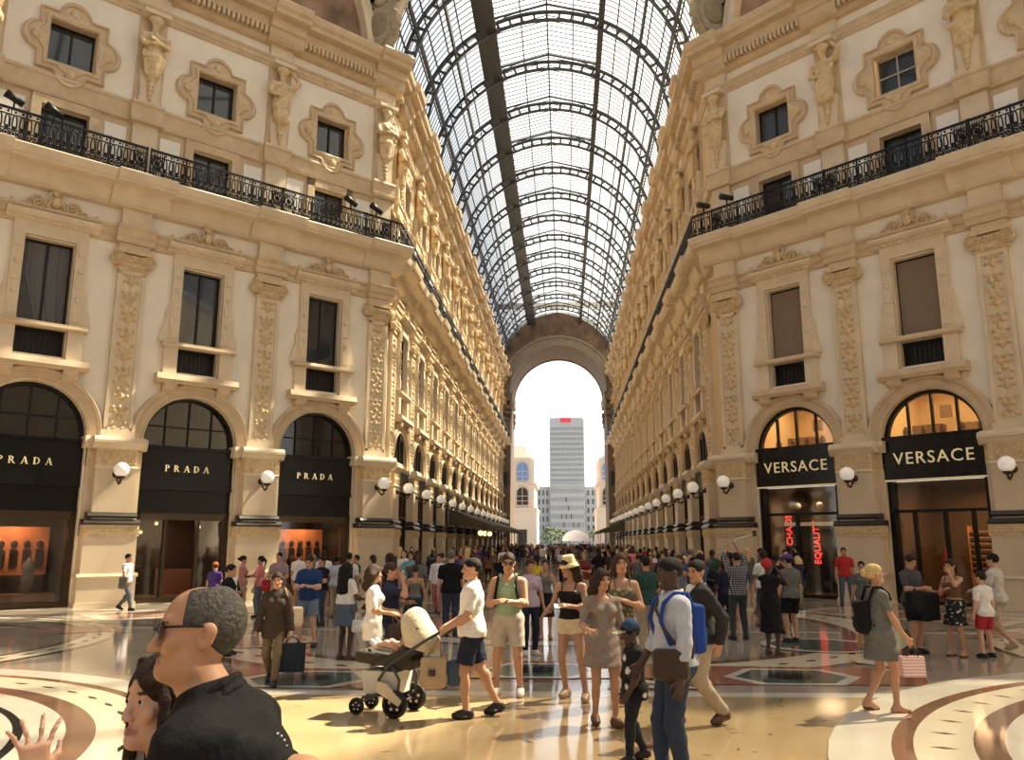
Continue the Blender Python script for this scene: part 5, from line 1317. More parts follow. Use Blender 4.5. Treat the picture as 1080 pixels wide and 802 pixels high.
        H += [Cc((0, .094, 1.644), (0, .118 if not fem else .112, 1.599), .009 if not fem else .007, .0135 if not fem else .0105, .012), E((.011, .105, 1.594), (.009, .011, .008), .008), E((-.011, .105, 1.594), (.009, .011, .008), .008)]
        H += [Cc((-.04, .084, 1.662), (.04, .084, 1.662), .011 if not fem else .006, .011 if not fem else .006, .02)]
        H += [E((x * .045 * fw, .075, 1.606), (.022, .018, .02), .02) for x in (-1, 1)]
        H += [Cc((-.02, .093, 1.566), (.02, .093, 1.566), .006, .006, .008), Cc((-.017, .094, 1.557), (.017, .094, 1.557), .007, .007, .006), Cc((0, .1, 1.567), (0, .1, 1.558), .006, .006, .008)]
        for x in (-1, 1): H += [E((x * .076 * fw, -.008, 1.622), (.01, .022, .031), .008), E((x * .079 * fw, -.014, 1.634), (.010, .02, .02), .005), E((x * .076 * fw, .0, 1.598), (.009, .011, .013), .006)]
        s.headp = H; s.E = E; s.Cc = Cc
        s.sock = [E((x * .033, .103, 1.638), (.017, .013, .010), .012) for x in (-1, 1)]
        s.eyes = [E((x * .032, .083, 1.637), (.0125, .0125, .0115), .002) for x in (-1, 1)]
        s.browp = [Cc((x * .018, .103, 1.657), (x * .047, .088, 1.659), .006, .005) for x in (-1, 1)]
        s.lipp = [Cc((-.017, .1, 1.562), (.017, .1, 1.562), .0095, .0095)]
        s.all = s.torso + s.neck + sum([s.thigh[n] + s.calf[n] + s.foot[n] + s.uarm[n] + s.farm[n] + s.hand[n] for n in 'LR'], []) + H
def bbox(prims, pad):
    lo, hi = V3((9, 9, 9)), V3((-9, -9, -9))
    for p in prims:
        if p[0] == 'c':
            r = max(p[3], p[4])
            for q in (p[1], p[2]): lo = np.minimum(lo, V3(q) - r); hi = np.maximum(hi, V3(q) + r)
        else:
            r = max(p[2]) if p[0] == 'e' else np.linalg.norm(p[2]); lo = np.minimum(lo, V3(p[1]) - r); hi = np.maximum(hi, V3(p[1]) + r)
    return lo - pad, hi + pad
def solid(prims, infl, vox, sub=(), clips=(), subs_k=.01, fine=None, finev=None, fold=0., kk=None):
    lo, hi = bbox(prims, infl + 2.5 * vox)
    for n, p in clips:                        # shrink the box to the axis-aligned clips
        n = V3(n); p = V3(p)
        for a in range(3):
            if abs(n[a]) > .999: 
                if n[a] > 0: hi[a] = min(hi[a], p[a] + 3 * vox)
                else: lo[a] = max(lo[a], p[a] - 3 * vox)
    S = SDF(lo, hi, vox, fine, finev)
    for p in prims: S.prim(p, infl, kk=kk)
    for p in sub: S.prim(p, 0, 's', subs_k)
    if fold:
        X, Y, Z_ = S.grid((slice(None),) * 3)
        S.F = S.F + (fold * (np.sin(X * 31 + Z_ * 17 + 1.3 * np.sin(Z_ * 9)) * np.sin(Y * 27 + Z_ * 23) + .5 * np.sin(Z_ * 55 + X * 20 * np.sign(Y)))).astype(np.float32)
    for n, p in clips: S.clip(n, p)
    return S.mesh()
def paint_faces(P, Q, items):
    fm = np.zeros(len(Q), int); C = P[Q].mean(1)
    for p, mi in items:
        if p[0] == 'c':
            a, b = V3(p[1]), V3(p[2]); ba = b - a; h = np.clip(((C - a) @ ba) / (ba @ ba + 1e-9), 0, 1); d = np.linalg.norm(C - a - h[:, None] * ba, axis=1) - (p[3] + (p[4] - p[3]) * h)
        else:
            q = (C - V3(p[1])) @ (np.array(p[3]) if p[3] is not None else np.eye(3)); d = np.linalg.norm(q / V3(p[2]), axis=1) - 1
        fm[d < 0] = mi
    return fm
PEOPLE = {}
def person(key, x, y, face, h, label, **sp):
    root = thing('person', label, 'person', (x, y, 0), math.radians(face))
    dist = math.hypot(x - .65, y); vox = sp.get('vox', min(max(.0085, dist * .00095), .022)); sp['vox'] = vox
    B = Body(sp); sc = h / 1.75; PEOPLE[key] = (root, B, sc); v = vox / sc
    skin = SKIN[sp.get('skin', 'light')]
    def put(nm, PQ, mats, parent=root, fm=None):
        P, Q = PQ
        if len(Q) == 0: return None
        return mesh_obj(nm, P * sc, Q, mats, parent, fm)
    hi = sp.get('hi')                        # close-up figures get a finely meshed head
    fine = None
    if hi:
        hc = B.Hp((0, .01, 1.63)); fine = (hc - V3((.12, .14, .17)), hc + V3((.12, .14, .14)))
    # body
    lo, hi_ = bbox(B.all, 2.5 * v); lo[2] = max(lo[2], -.002 - 2 * v)
    S = SDF(lo, hi_, v, fine, hi)
    order = B.torso + B.neck + sum([B.thigh[n] + B.calf[n] + B.foot[n] + B.uarm[n] + B.farm[n] for n in 'LR'], []) + B.headp
    for p in order: S.prim(p)
    for p in B.sock: S.prim(p, 0, 's', .01)
    for n in 'LR':
        for p in B.hand[n]: S.prim(p)
    if hi:
        for p in B.eyes: S.prim(p, .001, 'u', .006)
        for x_ in (-1, 1): S.prim(B.E((x_ * .032, .0985, 1.637), (.0135, .0085, .0046)), 0, 's', .003)
        for x_ in (-1, 1): S.prim(B.E((x_ * .08, .002, 1.626), (.006, .010, .014)), 0, 's', .006); S.prim(B.E((x_ * .012, .108, 1.585), (.005, .006, .004)), 0, 's', .003)
        S.prim(B.Cc((-.019, .108, 1.5615), (.019, .108, 1.5615), .002, .002), 0, 's', .004)
    PQ = S.mesh()
    it = [(p, 3) for p in B.browp] + [(B.lipp[0], 2)]
    if not hi: it += [(p, 1) for p in B.eyes]
    if 'stubble' in sp: it = [(B.E((0, .05, 1.55), (.075, .07, .05)), 4)] + it
    fm = paint_faces(*PQ, it)
    put('body', PQ, [skin, EYEM, LIP if sp.get('lips', 1) else skin, BROW, M('stubble', (.38, .24, .17), .6)], fm=fm)
    if hi and not sp.get('noeyes'):
        for x_ in (-1, 1):
            e = MB(); c = B.Hp((x_ * .032, .0838, 1.637)) * sc; r_ = .0122 * B.hs * sc; d = B.RH @ V3((x_ * .1 - .1 * 0, 1, 0))
            e.sphere(tuple(c), r_, 20); e.sphere(tuple(c + d * r_ * .72), r_ * .52, 14, 1); e.build('eye', [M('eye_white', (.55, .50, .46), .15), EYEM], root)
    # hair
    hst, hcol = sp.get('hair', ('short', 'brown')); hm = HAIR[hcol]; E, Cc, Hp = B.E, B.Cc, B.Hp
    facecut = [E((0, .135, 1.60), (.085, .105, .098)), E((0, .12, 1.55), (.12, .09, .08))]
    hv = hi or v
    def locks(x0, ztop, zbot, y, r):
        return [Cc((sx * x0 * (1 + .1 * q), y - .03 * q, ztop), (sx * (x0 + .02) * (1 + .1 * q), y - .035 * q - .02, zbot), r, r * .75, .03) for sx in (-1, 1) for q in (0, 1, 2)]
    base = [E((0, -.016, 1.664), (.079, .099, .098)), E((0, .022, 1.672), (.070, .080, .081))]
    if hst == 'short': put('hair', solid(base, .004, hv, facecut + [E((0, .0, 1.50), (.15, .14, .10)), E((.085, .03, 1.60), (.03, .045, .035)), E((-.085, .03, 1.60), (.03, .045, .035))]), hm)
    elif hst == 'thin': put('hair', solid(base, .001, hv, [E((0, .13, 1.68), (.085, .115, .115)), E((0, .06, 1.79), (.07, .13, .055)), E((0, .0, 1.49), (.15, .14, .085)), E((.085, .045, 1.60), (.03, .048, .05)), E((-.085, .045, 1.60), (.03, .048, .05))]), hm)
    elif hst == 'shaved': put('hair', solid(base, -.002, hv, facecut + [E((0, .0, 1.50), (.15, .14, .105))]), hm)
    elif hst == 'long':
        ll = sp.get('hairlen', 1.32)
        put('hair', solid(base + locks(.066, 1.64, ll, -.02, .028) + [Cc((0, -.08, 1.66), (0, -.095, ll), .055, .06, .03), Cc((-.04, -.07, 1.6), (-.05, -.09, ll), .05, .045, .03), Cc((.04, -.07, 1.6), (.05, -.09, ll), .05, .045, .03)], .007, hv, [E((0, .135, 1.60), (.064, .10, .10)), E((0, .13, 1.53), (.06, .09, .12))], fold=.004), hm)
    if hst == 'long' and sp.get('frontlocks'):
        put('front_locks', solid([Cc((sx * .04, .055, 1.735), (sx * .078, .05, 1.64), .016, .016, .02) for sx in (-1, 1)] + [Cc((sx * .078, .05, 1.64), (sx * .078, .045, 1.50), .016, .014, .02) for sx in (-1, 1)] + [Cc((sx * .078, .045, 1.50), (sx * .085, .06, 1.34), .017, .012, .02) for sx in (-1, 1)], 0, hv, fold=.003), hm)
    elif hst == 'curly': put('hair', solid(base + [E((sx * .07, -.02 - .03 * q, 1.62 - .05 * q), (.05, .06, .07), .03) for sx in (-1, 1) for q in range(4)] + [E((0, -.08, 1.56), (.08, .06, .12), .03)], .012, hv, [E((0, .14, 1.60), (.066, .10, .10))], fold=.007), hm)
    elif hst == 'bob': put('hair', solid(base + locks(.066, 1.64, 1.53, -.01, .03) + [E((0, -.07, 1.58), (.075, .05, .09), .03)], .006, hv, [E((0, .135, 1.60), (.064, .10, .10))], fold=.003), hm)
    elif hst in ('pony', 'bun'):
        put('hair', solid(base, .004, hv, facecut + [E((0, .0, 1.50), (.15, .14, .10))]), hm)
        if hst == 'pony': put('ponytail', solid([Cc((0, -.105, 1.68), (0, -.15, 1.62), .028, .032, .02), Cc((0, -.15, 1.62), (0, -.13, 1.42), .034, .014, .02)], 0, hv), hm)
        else: put('bun', solid([E((0, -.125, 1.66), (.045, .045, .05))], 0, hv, fold=.003), hm)
    # clothes
    def arms_(fr, infl_only=False):
        L = []
        for n in 'LR':
            S_, el, wr = B.arm[n]; u = B.uarm[n][0]
            if fr <= 1: e2 = S_ + (el - S_) * fr; L.append(('c', S_, e2, u[3], u[3] + (u[4] - u[3]) * fr, .03))
            else:
                L.append(('c', S_, el, u[3], u[4], .03)); f_ = B.farm[n][0]; q = fr - 1; L.append(('c', el, el + (wr - el) * q, f_[3], f_[3] + (f_[4] - f_[3]) * q, .02))
        return L
    dz = B.dz; tt, tc_ = sp.get('top', ('tee', None)); up = B.U
    hemz = sp.get('hem', .88) + dz
    hemc = [((0, 0, -1), (0, 0, hemz))]
    col = []
    if tt in ('tee', 'polo', 'shirt', 'rolled', 'jacket', 'open'):
        fr = {'tee': .62, 'polo': .62, 'shirt': 1.95, 'rolled': 1.35, 'jacket': 1.93, 'open': 1.9}[tt]; fr = sp.get('sleeve', fr); inf = .016 if tt != 'jacket' else .026
        prims = B.torso + arms_(fr) + [('c', up((0, -.02, 1.40)), up((0, -.015, 1.445)), (.056 if B.fem else .068) * (.5 + .5 * sp.get('g', 1.)), (.05 if B.fem else .06) * (.5 + .5 * sp.get('g', 1.)), .03)]
        g_ = sp.get('g', 1.)
        prims = prims + [('e', up((0, .0, hemz - dz + .06)), ((.178 if B.fem else .180) * g_, .136 * g_, .2), B.RT, .06)]
        sub = [E((0, .06, 1.545), (.05, .06, .06))] if tt == 'tee' else [E((0, .08, 1.54), (.045, .06, .075))]
        put({'tee': 't_shirt', 'polo': 'polo_shirt', 'jacket': 'jacket'}.get(tt, 'shirt'), solid(prims, inf, v, sub, hemc, fold=.0045), tc_)
        if tt in ('polo', 'shirt', 'rolled', 'jacket'):
            ccol = sp.get('collar', tc_); R_ = (.058 if B.fem else .069) * (.5 + .5 * g_); ring = []
            for i in range(11):
                a0, a1 = [math.radians(-238 + 296 * q / 11) for q in (i, i + 1)]
                for zz, rr in ((1.452, 1.06), (1.472, 1.0)):
                    ring.append(('c', up((R_ * rr * math.cos(a0), -.012 + R_ * rr * math.sin(a0), zz - .026 * math.sin(a0))), up((R_ * rr * math.cos(a1), -.012 + R_ * rr * math.sin(a1), zz - .026 * math.sin(a1))), .0105, .0105, .01))
            put('collar', solid(ring, 0, min(v, .006), kk=.0005), ccol)
        if tt == 'jacket' and 'inner' in sp:
            put('shirt_front', solid([('c', up((0, .075, 1.44)), up((0, .112 + .03 * (g_ - 1), 1.2)), .045, .02, .01)], .018, v), sp['inner'])
    elif tt in ('tank', 'cami'):
        prims = [p for p in B.torso if not (p[0] == 'c')]
        sub = [('e', up((0, .1, 1.47)), (.075, .12, .10), B.RT, .0), ('e', up((0, -.1, 1.47)), (.07, .08, .09), B.RT, .0)] + [('e', up((sx * .24, 0, 1.40)), (.10, .2, .12), B.RT, 0) for sx in (-1, 1)]
        put('tank_top' if tt == 'tank' else 'camisole', solid(prims, .013, v, sub, hemc + ([((0, 0, 1), tuple(up((0, 0, 1.40))))] if tt == 'tank' else [((0, 0, 1), tuple(up((0, 0, 1.33))))]), fold=.003), tc_)
        put('shoulder_straps', solid([('c', up((sx * .085, .115, 1.33)), up((sx * .10, .04, 1.475)), .014, .016, .01) for sx in (-1, 1)] + [('c', up((sx * .10, .04, 1.475)), up((sx * .08, -.10, 1.33)), .016, .014, .01) for sx in (-1, 1)], .004 if tt == 'tank' else -.005, min(v, .01)), tc_)
    elif tt == 'dress':
        hz_ = sp.get('hem', .55) + dz; w_ = sp.get('flare', .24)
        prims = [p for p in B.torso if p[0] != 'c' or sp.get('sleeve', 0)] + (arms_(sp['sleeve']) if sp.get('sleeve') else []) + [('c', up((0, .0, 1.12)), (0, .01, hz_), .12, w_, .08)]
        sub = [('e', up((0, .09, 1.47)), (.09, .10, .09), B.RT, .0)]
        cl = [((0, 0, -1), (0, 0, hz_))] + ([] if sp.get('sleeve') else [((0, 0, 1), tuple(up((0, 0, 1.38))))])
        put('dress', solid(prims, .016, v, sub, cl, fold=.008), tc_)
        if not sp.get('sleeve'): put('shoulder_straps', solid([('c', up((sx * .085, .11, 1.33)), up((sx * .09, .02, 1.465)), .013, .014, .01) for sx in (-1, 1)] + [('c', up((sx * .09, .02, 1.465)), up((sx * .08, -.10, 1.33)), .014, .013, .01) for sx in (-1, 1)], .002, min(v, .01)), tc_)
    bt = sp.get('bottom')
    if bt:
        kind, bc = bt; pel = [p for p in B.torso if p[1][2] < 1.0 + dz and p[0] == 'e']
        cl = [((0, 0, 1), (0, 0, 1.02 + dz))]
        if kind in ('trousers', 'jeans', 'slim', 'leggings'):
            L = []
            inf = .020 if kind == 'trousers' else .013
            for n in 'LR':
                hip, kn, an, lf = B.leg[n]; e2 = an + (kn - an) * .05; t_ = B.thigh[n][0]
                L += [('c', hip, kn, t_[3], t_[4], .04), ('c', kn, e2, .056, .05 if kind == 'trousers' else .042, .03)]
                if kind != 'trousers': L += [B.calf[n][1]]
            put(kind if kind != 'slim' else 'trousers', solid(pel + L, inf, v, (), cl, fold=.004), bc)
        elif kind in ('shorts', 'hotpants'):
            f_ = sp.get('shortlen', .78 if kind == 'shorts' else .3); L = []
            for n in 'LR':
                hip, kn, an, lf = B.leg[n]; t_ = B.thigh[n][0]; k2 = hip + (kn - hip) * f_; L.append(('c', hip, k2, t_[3], t_[3] * .9 if kind == 'shorts' else t_[3], .03))
            sub = []
            for n in 'LR':
                hip, kn, an, lf = B.leg[n]; d = (kn - hip) / np.linalg.norm(kn - hip); sub.append(('b', hip + (kn - hip) * f_ + d * .2, (.13, .13, .2), np.stack([np.cross((0, 1, 0), d), np.cross(d, np.cross((0, 1, 0), d)), d], 1), .0))
            put('shorts', solid(pel + L, .02 if kind == 'shorts' else .013, v, sub, cl, fold=.003), bc)
        elif kind == 'skirt':
            hz_ = sp.get('skirtlen', .6) + dz
            put('skirt', solid(pel + [('c', (0, 0, .95 + dz), (0, .02, hz_), .13, sp.get('flare', .2), .05)], .014, v, (), cl + [((0, 0, -1), (0, 0, hz_))], fold=.004), bc)
        if kind in ('trousers', 'jeans', 'shorts') and sp.get('belt'):
            pass
    sh = sp.get('shoes', ('shoe', None))
    if sh[0] != 'bare':
        for n in 'LR':
            lf = B.leg[n][3]
            if sh[0] == 'sandal':
                f_ = B.foot[n]; a, b2, c_ = f_[1][1], f_[1][2], f_[2][2]; dn = V3((0, 0, -.03))
                put('sandal', solid([('c', V3(a) + dn, V3(b2) + dn, .034, .036, .01), ('c', V3(b2) + dn, V3(c_) + V3((0, 0, -.022)), .036, .026, .01), ('c', V3(b2) + V3((-.036, 0, -.01)), V3(b2) + V3((0, .01, .034)), .007, .007, .005), ('c', V3(b2) + V3((.036, 0, -.01)), V3(b2) + V3((0, .01, .034)), .007, .007, .005), ('c', V3(a) + V3((-.034, .03, 0)), V3(a) + V3((0, .05, .075)), .007, .007, .005), ('c', V3(a) + V3((.034, .03, 0)), V3(a) + V3((0, .05, .075)), .007, .007, .005)], 0, min(v, .008), (), [((0, 0, -1), (0, 0, .001))]), sh[1])
            else:
                cl = [((0, 0, -1), (0, 0, .001)), ((0, 0, 1), (0, 0, .10 + lf + (.08 if sh[0] == 'boot' else 0)))]
                put('shoe', solid(B.foot[n], .009, min(v, .009), (), cl), sh[1])
    hat = sp.get('hat')
    if hat:
        kind, hc_ = hat
        if kind == 'cap':
            put('cap', solid([E((0, -.014, 1.69), (.083, .103, .085))], .006, hv, (), [tuple(map(tuple, (B.RH @ V3((0, 0, -1)), Hp((0, 0, 1.665)))))]), hc_)
            put('cap_peak', solid([('b', Hp((0, .13, 1.672)), (.062 * B.hs, .06 * B.hs, .006), B.RH, 0)], .002, min(v, .008)), sp.get('peak', hc_))
        elif kind == 'bucket':
            put('sun_hat', solid([Cc((0, -.01, 1.68), (0, -.012, 1.745), .092, .078, .02)], .004, v, (), [tuple(map(tuple, (B.RH @ V3((0, 0, -1)), Hp((0, 0, 1.665))))), tuple(map(tuple, (B.RH @ V3((0, 0, 1)), Hp((0, 0, 1.785)))))]), hc_)
            mb = MB(); mb.lathe([(.088, 0), (.10, -.01), (.135, -.045), (.137, -.04), (.10, .0), (.088, .008)], (0, 0, 0), 28)
            M4 = Matrix.Translation(Vector(Hp((0, -.01, 1.685)) * sc)) @ Matrix(B.RH.tolist()).to_4x4() @ Matrix.Scale(sc, 4); mb.xf(M4).build('hat_brim', hc_, root)
        elif kind == 'scarf':
            put('headscarf', solid([E((0, -.02, 1.665), (.083, .105, .1)), E((0, -.11, 1.66), (.06, .05, .06), .04)], .006, v, [E((0, .14, 1.60), (.07, .10, .10)), E((0, .03, 1.50), (.1, .1, .07))], fold=.004), hc_)
        elif kind == 'band':
            put('headband', solid([E((0, -.016, 1.672), (.08, .10, .092))], .006, v, (), [tuple(map(tuple, (B.RH @ V3((0, .3, -1)), Hp((0, 0, 1.68))))), tuple(map(tuple, (B.RH @ V3((0, -.3, 1)), Hp((0, 0, 1.715)))))]), hc_)
    if sp.get('glasses'):
        g_ = MB()
        for x_ in (-1, 1):
            M4 = Matrix.Translation(Vector(Hp((x_ * .035, .108, 1.636)) * sc)) @ Matrix((B.RH @ rotz(-x_ * .18)).tolist()).to_4x4() @ Matrix.Scale(sc * B.hs, 4)
            t = MB(); t.sphere((0, 0, -.002), .029, 20, sc=(1.05, .2, .86)); g_.join(t.xf(M4))
        g_.build('lenses', LENS, root)
        f2 = MB()
        for x_ in (-1, 1): f2.tube([tuple(Hp((x_ * .058, .098, 1.645)) * sc), tuple(Hp((x_ * .076, .05, 1.646)) * sc), tuple(Hp((x_ * .082, .0, 1.645)) * sc), tuple(Hp((x_ * .082, -.02, 1.632)) * sc)], .0028 * sc, 6)
        f2.tube([tuple(Hp((-.014, .115, 1.643)) * sc), tuple(Hp((0, .119, 1.646)) * sc), tuple(Hp((.014, .115, 1.643)) * sc)], .003 * sc, 6)
        f2.build('glasses_frame', IRON, root)
    return root, B, sc
def hold(key, n): root, B, sc = PEOPLE[key]; return world_pt(key, B.handc[n][0])
def world_pt(key, p):
    root, B, sc = PEOPLE[key]; return Vector(root.location) + Matrix.Rotation(root.rotation_euler[2], 3, 'Z') @ Vector(V3(p) * sc)
fb = fabric
CW, CK, CN = fb('cloth_white', (.78, .75, .69)), fb('cloth_black', (.009, .009, .0105)), fb('cloth_navy', (.018, .022, .045))
CJ, CJL, CKH = fb('denim_dark', (.035, .05, .085)), fb('denim_light', (.16, .21, .28)), fb('cloth_khaki', (.42, .34, .23))
CG, CP, COL_ = fb('cloth_grey', (.13, .13, .12)), fb('cloth_pink', (.75, .25, .24)), fb('cloth_olive', (.045, .032, .024))
CB, CR, CGR = fb('cloth_blue', (.02, .05, .16)), fb('cloth_red', (.42, .03, .035)), fb('cloth_green', (.03, .075, .06))
CMINT, CLB, CBR = fb('cloth_mint', (.26, .38, .24)), fb('cloth_pale_blue', (.46, .50, .58)), fb('cloth_brown', (.16, .085, .045))
CCY, CST, CPU = fb('cloth_cyan', (.12, .35, .42)), fb('straw', (.75, .58, .28)), fb('cloth_purple', (.10, .05, .22))
CTN, COR, CLI, CMA = fb('cloth_taupe', (.17, .165, .14)), fb('cloth_orange', (.75, .16, .05)), fb('cloth_lilac', (.5, .40, .48)), fb('cloth_maroon', (.16, .03, .03))
FLOR = fb('floral_print', (.25, .22, .18), 'dots', (.40, .10, .08), 22); PLAID = fb('plaid_print', (.03, .035, .05), 'plaid', (.5, .5, .5), 7); PLAID2 = fb('red_plaid_print', (.35, .28, .26), 'plaid', (.3, .07, .08), 8)
BIRD = fb('bird_print', (.012, .012, .014), 'dots', (.7, .68, .62), 8); BW = fb('black_white_print', (.02, .02, .02), 'dots', (.6, .57, .5), 14); STRP = fb('stripe_print', (.45, .42, .38), 'stripe', (.12, .1, .1), 14)
SHK, SHW, SHB, SHT = M('shoe_black', (.015, .014, .014), .4), M('shoe_white', (.7, .67, .6), .5), M('shoe_brown', (.10, .045, .022), .4), M('shoe_tan', (.4, .27, .17), .5)
# --- the couple right in front
person('man', -.085, 2.2, 92, 1.945, 'man in black polo shirt and sunglasses close to the camera, facing left', sex='m', g=1.12, skin='tan', hair=('thin', 'saltpepper'), top=('polo', CK), bottom=('trousers', CN), shoes=('shoe', SHK), arms=(((.24, -.12, 1.06), (.3, -1, .2)), ((.30, .30, 1.16), (.8, -.4, -.6))), hs=.885, lean=20, head=(26, -20, 0), glasses=True, hi=.0036, vox=.0075, noeyes=True, sleeve=.75, hem=.86, legs='shift')
person('woman', -.52, 2.47, 130, 1.64, 'woman with long brown hair raising one hand, nestled beside the man in black polo', sex='f', skin='light', hair=('long', 'dkbrown'), hairlen=1.30, frontlocks=True, top=('tank', CW), bottom=('shorts', CJ), shoes=('sandal', SHT), hs=1.12, arms=(((.17, .36, 1.505), (.6, .2, -1)), 'down'), head=(16, -4, 4), hi=.0036, vox=.0075, handL=dict(dir=(.15, .1, 1), palm=(1, 0, 0), thumb=(-.64, -.77, 0), curl=.25, spread=.65))
# --- middle ground
person('polo', -.46, 10.05, 95, 1.80, 'man in white polo and black shorts pushing the stroller', skin='tan', hair=('shaved', 'black'), top=('polo', CW), bottom=('shorts', CN), shoes=('shoe', SHK), arms=(((.2, .27, .99), (.4, -1, -.3)), ((.2, .27, .99), (.4, -1, -.3))), legs=((-.08, .05, 0), (.08, -.30, .05)), handL=dict(curl=.9), handR=dict(curl=.9), g=1.04)
person('tank', -.12, 11.45, 172, 1.84, 'man in mint green tank top and sunglasses holding a phone', skin='tan', hair=('short', 'dkbrown'), top=('tank', CMINT), bottom=('shorts', fb('cloth_stone', (.46, .40, .32))), shoes=('shoe', SHW), arms=('phone', 'phone'), legs='wide', glasses=True, head=(10, 8, 0), hem=.86)
person('hat', .72, 11.3, 160, 1.80, 'woman in yellow sun hat, black top and cream shorts', sex='f', skin='olive', hair=('long', 'dkbrown'), hairlen=1.2, top=('cami', CK), bottom=('hotpants', fb('cloth_cream', (.62, .52, .34))), shoes=('shoe', SHT), arms=('phone', 'elbow'), legs=((-.22, .12, 0), (.10, -.05, 0)), hat=('bucket', CST), head=(-35, 12, 0), hem=.98)
person('dress', 1.06, 9.75, 195, 1.68, 'dark-haired woman in loose floral mini dress facing the camera', sex='f', skin='tan', hair=('curly', 'dkbrown'), top=('dress', FLOR), hem=.66, flare=.23, sleeve=.9, shoes=('shoe', SHB), arms=('down', 'elbow'), legs=((-.10, .12, 0), (.09, -.06, 0)), head=(15, 0, 0))
person('behind', 1.36, 10.9, 185, 1.84, 'tall long-haired woman in patterned top standing behind the floral dress', sex='f', skin='tan', hair=('long', 'brown'), hairlen=1.2, top=('cami', fb('leaf_print', (.12, .12, .07), 'dots', (.4, .34, .22), 16)), bottom=('skirt', FLOR), shoes=('sandal', SHB), arms=('chest', 'elbow'))
person('kid', 1.28, 8.2, 108, 1.22, 'boy in patterned cap, black bird-print T-shirt and dark jeans', skin='dark', hs=1.25, hair=('short', 'black'), top=('tee', BIRD), bottom=('jeans', fb('denim_black', (.02, .024, .03))), shoes=('shoe', SHK), arms=('fwd', 'down'), legs=((-.08, .12, 0), (.08, -.16, .03)), hat=('cap', fb('cap_blue', (.03, .06, .13))), peak=fb('cap_print', (.55, .5, .4), 'dots', (.1, .3, .12), 30), head=(0, 14, 0), hem=.8, g=1.12)
person('child', 1.62, 8.85, 100, .92, 'small child in white skirt half hidden behind the boy in the cap', sex='f', skin='light', hs=1.45, hair=('bob', 'brown'), top=('tee', CW), bottom=('skirt', CW), shoes=('sandal', SHB), skirtlen=.48, legs='walkL')
person('blue', 1.56, 7.36, 102, 1.86, 'man in pale blue shirt with blue backpack and brown bag', skin='dark', hair=('shaved', 'black'), top=('rolled', CLB), collar=CW, bottom=('jeans', CJ), shoes=('shoe', SHK), arms=('down', 'fwd'), legs=((-.10, -.02, 0), (.09, .1, 0)), head=(0, 6, 0), g=1.05, hem=.93)
person('suit', 2.16, 9.85, 105, 1.82, 'man in dark blazer and beige trousers striding behind the blue backpack', skin='tan', hair=('short', 'black'), top=('jacket', fb('blazer', (.03, .028, .03))), inner=CW, collar=CW, bottom=('trousers', CKH), shoes=('shoe', SHB), arms=(((.27, -.10, .90), (.4, -1, .1)), 'fwd'), legs=((-.07, -.20, .05), (.07, .26, 0)), head=(25, 4, 0))
person('green', 2.13, 15.7, 10, 1.71, 'man in green T-shirt and khaki trousers seen from behind', skin='tan', hair=('short', 'black'), top=('tee', CGR), bottom=('trousers', CKH), shoes=('shoe', SHK), arms=('down', 'phone'))
person('plaid', 4.24, 18.02, 15, 1.76, 'man in black and white checked shirt holding up a stick', skin='tan', hair=('short', 'dkbrown'), top=('rolled', PLAID), bottom=('jeans', fb('denim_grey', (.045, .055, .06))), shoes=('shoe', SHK), arms=('high', 'high'), legs='wide')
person('scarf', 4.31, 15.58, -50, 1.68, 'woman in red headscarf and long black dress', sex='f', skin='dark', hair=('short', 'black'), top=('dress', CK), hem=.42, flare=.2, sleeve=.7, shoes=('sandal', SHB), arms=('up', 'face'), hat=('scarf', CR))
person('brownj', 6.62, 23.39, 5, 1.60, 'woman in brown jacket and white trousers seen from behind', sex='f', skin='tan', hair=('bob', 'black'), top=('jacket', CBR), bottom=('slim', CW), shoes=('shoe', SHW), arms=('face', 'face'))
person('dark2', 7.2, 25.6, 170, 1.75, 'man in black T-shirt standing before the red neon words', skin='tan', hair=('short', 'black'), top=('tee', CK), bottom=('trousers', CG), shoes=('shoe', SHK), arms=('chest', 'down'))
person('raised', 7.2, 24.35, 20, 1.58, 'blonde woman in dark jacket holding a phone up to the neon words', sex='f', skin='light', hair=('bob', 'blonde'), top=('jacket', CN), bottom=('slim', CG), shoes=('shoe', SHW), arms=('up', 'high'))
person('red', 9.35, 27.0, 165, 1.80, 'man in red T-shirt and jeans beside the pier', skin='olive', hair=('short', 'black'), top=('tee', CR), bottom=('jeans', fb('denim_mid', (.07, .10, .14))), shoes=('shoe', SHK), arms=('down', 'down'), legs='wide')
person('blonde', 4.43, 10.63, -85, 1.72, 'blonde woman in grey dress carrying a pink shopping bag', sex='f', skin='tan', hair=('bun', 'blonde'), top=('dress', fb('grey_jersey', (.15, .15, .13))), hem=.62, flare=.2, sleeve=.55, shoes=('sandal', SHB), arms=('back', 'fwd'), legs=((-.08, -.18, .04), (.08, .10, 0)), handR=dict(curl=1.0), head=(0, -6, 0))
person('behindb', 7.3, 19.5, 160, 1.55, 'woman in dark clothes standing behind the blonde woman', sex='f', skin='olive', hair=('pony', 'black'), top=('tee', CG), bottom=('slim', CG), shoes=('shoe', SHK))
person('gray', 6.97, 16.0, -150, 1.76, 'man in grey T-shirt carrying a dark jacket beside the shopfront', skin='tan', hair=('short', 'dkbrown'), top=('tee', fb('cloth_slate', (.065, .07, .07))), bottom=('shorts', CK), shoes=('shoe', SHK), arms=('elbow', 'phone'), head=(-10, 20, 0))
person('floral', 7.58, 15.7, 120, 1.68, 'woman in strapless top and black and white patterned skirt', sex='f', skin='tan', hair=('pony', 'dkbrown'), top=('cami', CBR), bottom=('skirt', BW), shoes=('sandal', SHK), arms=('face', 'chest'), head=(0, 8, 0), skirtlen=.56, hem=1.05)
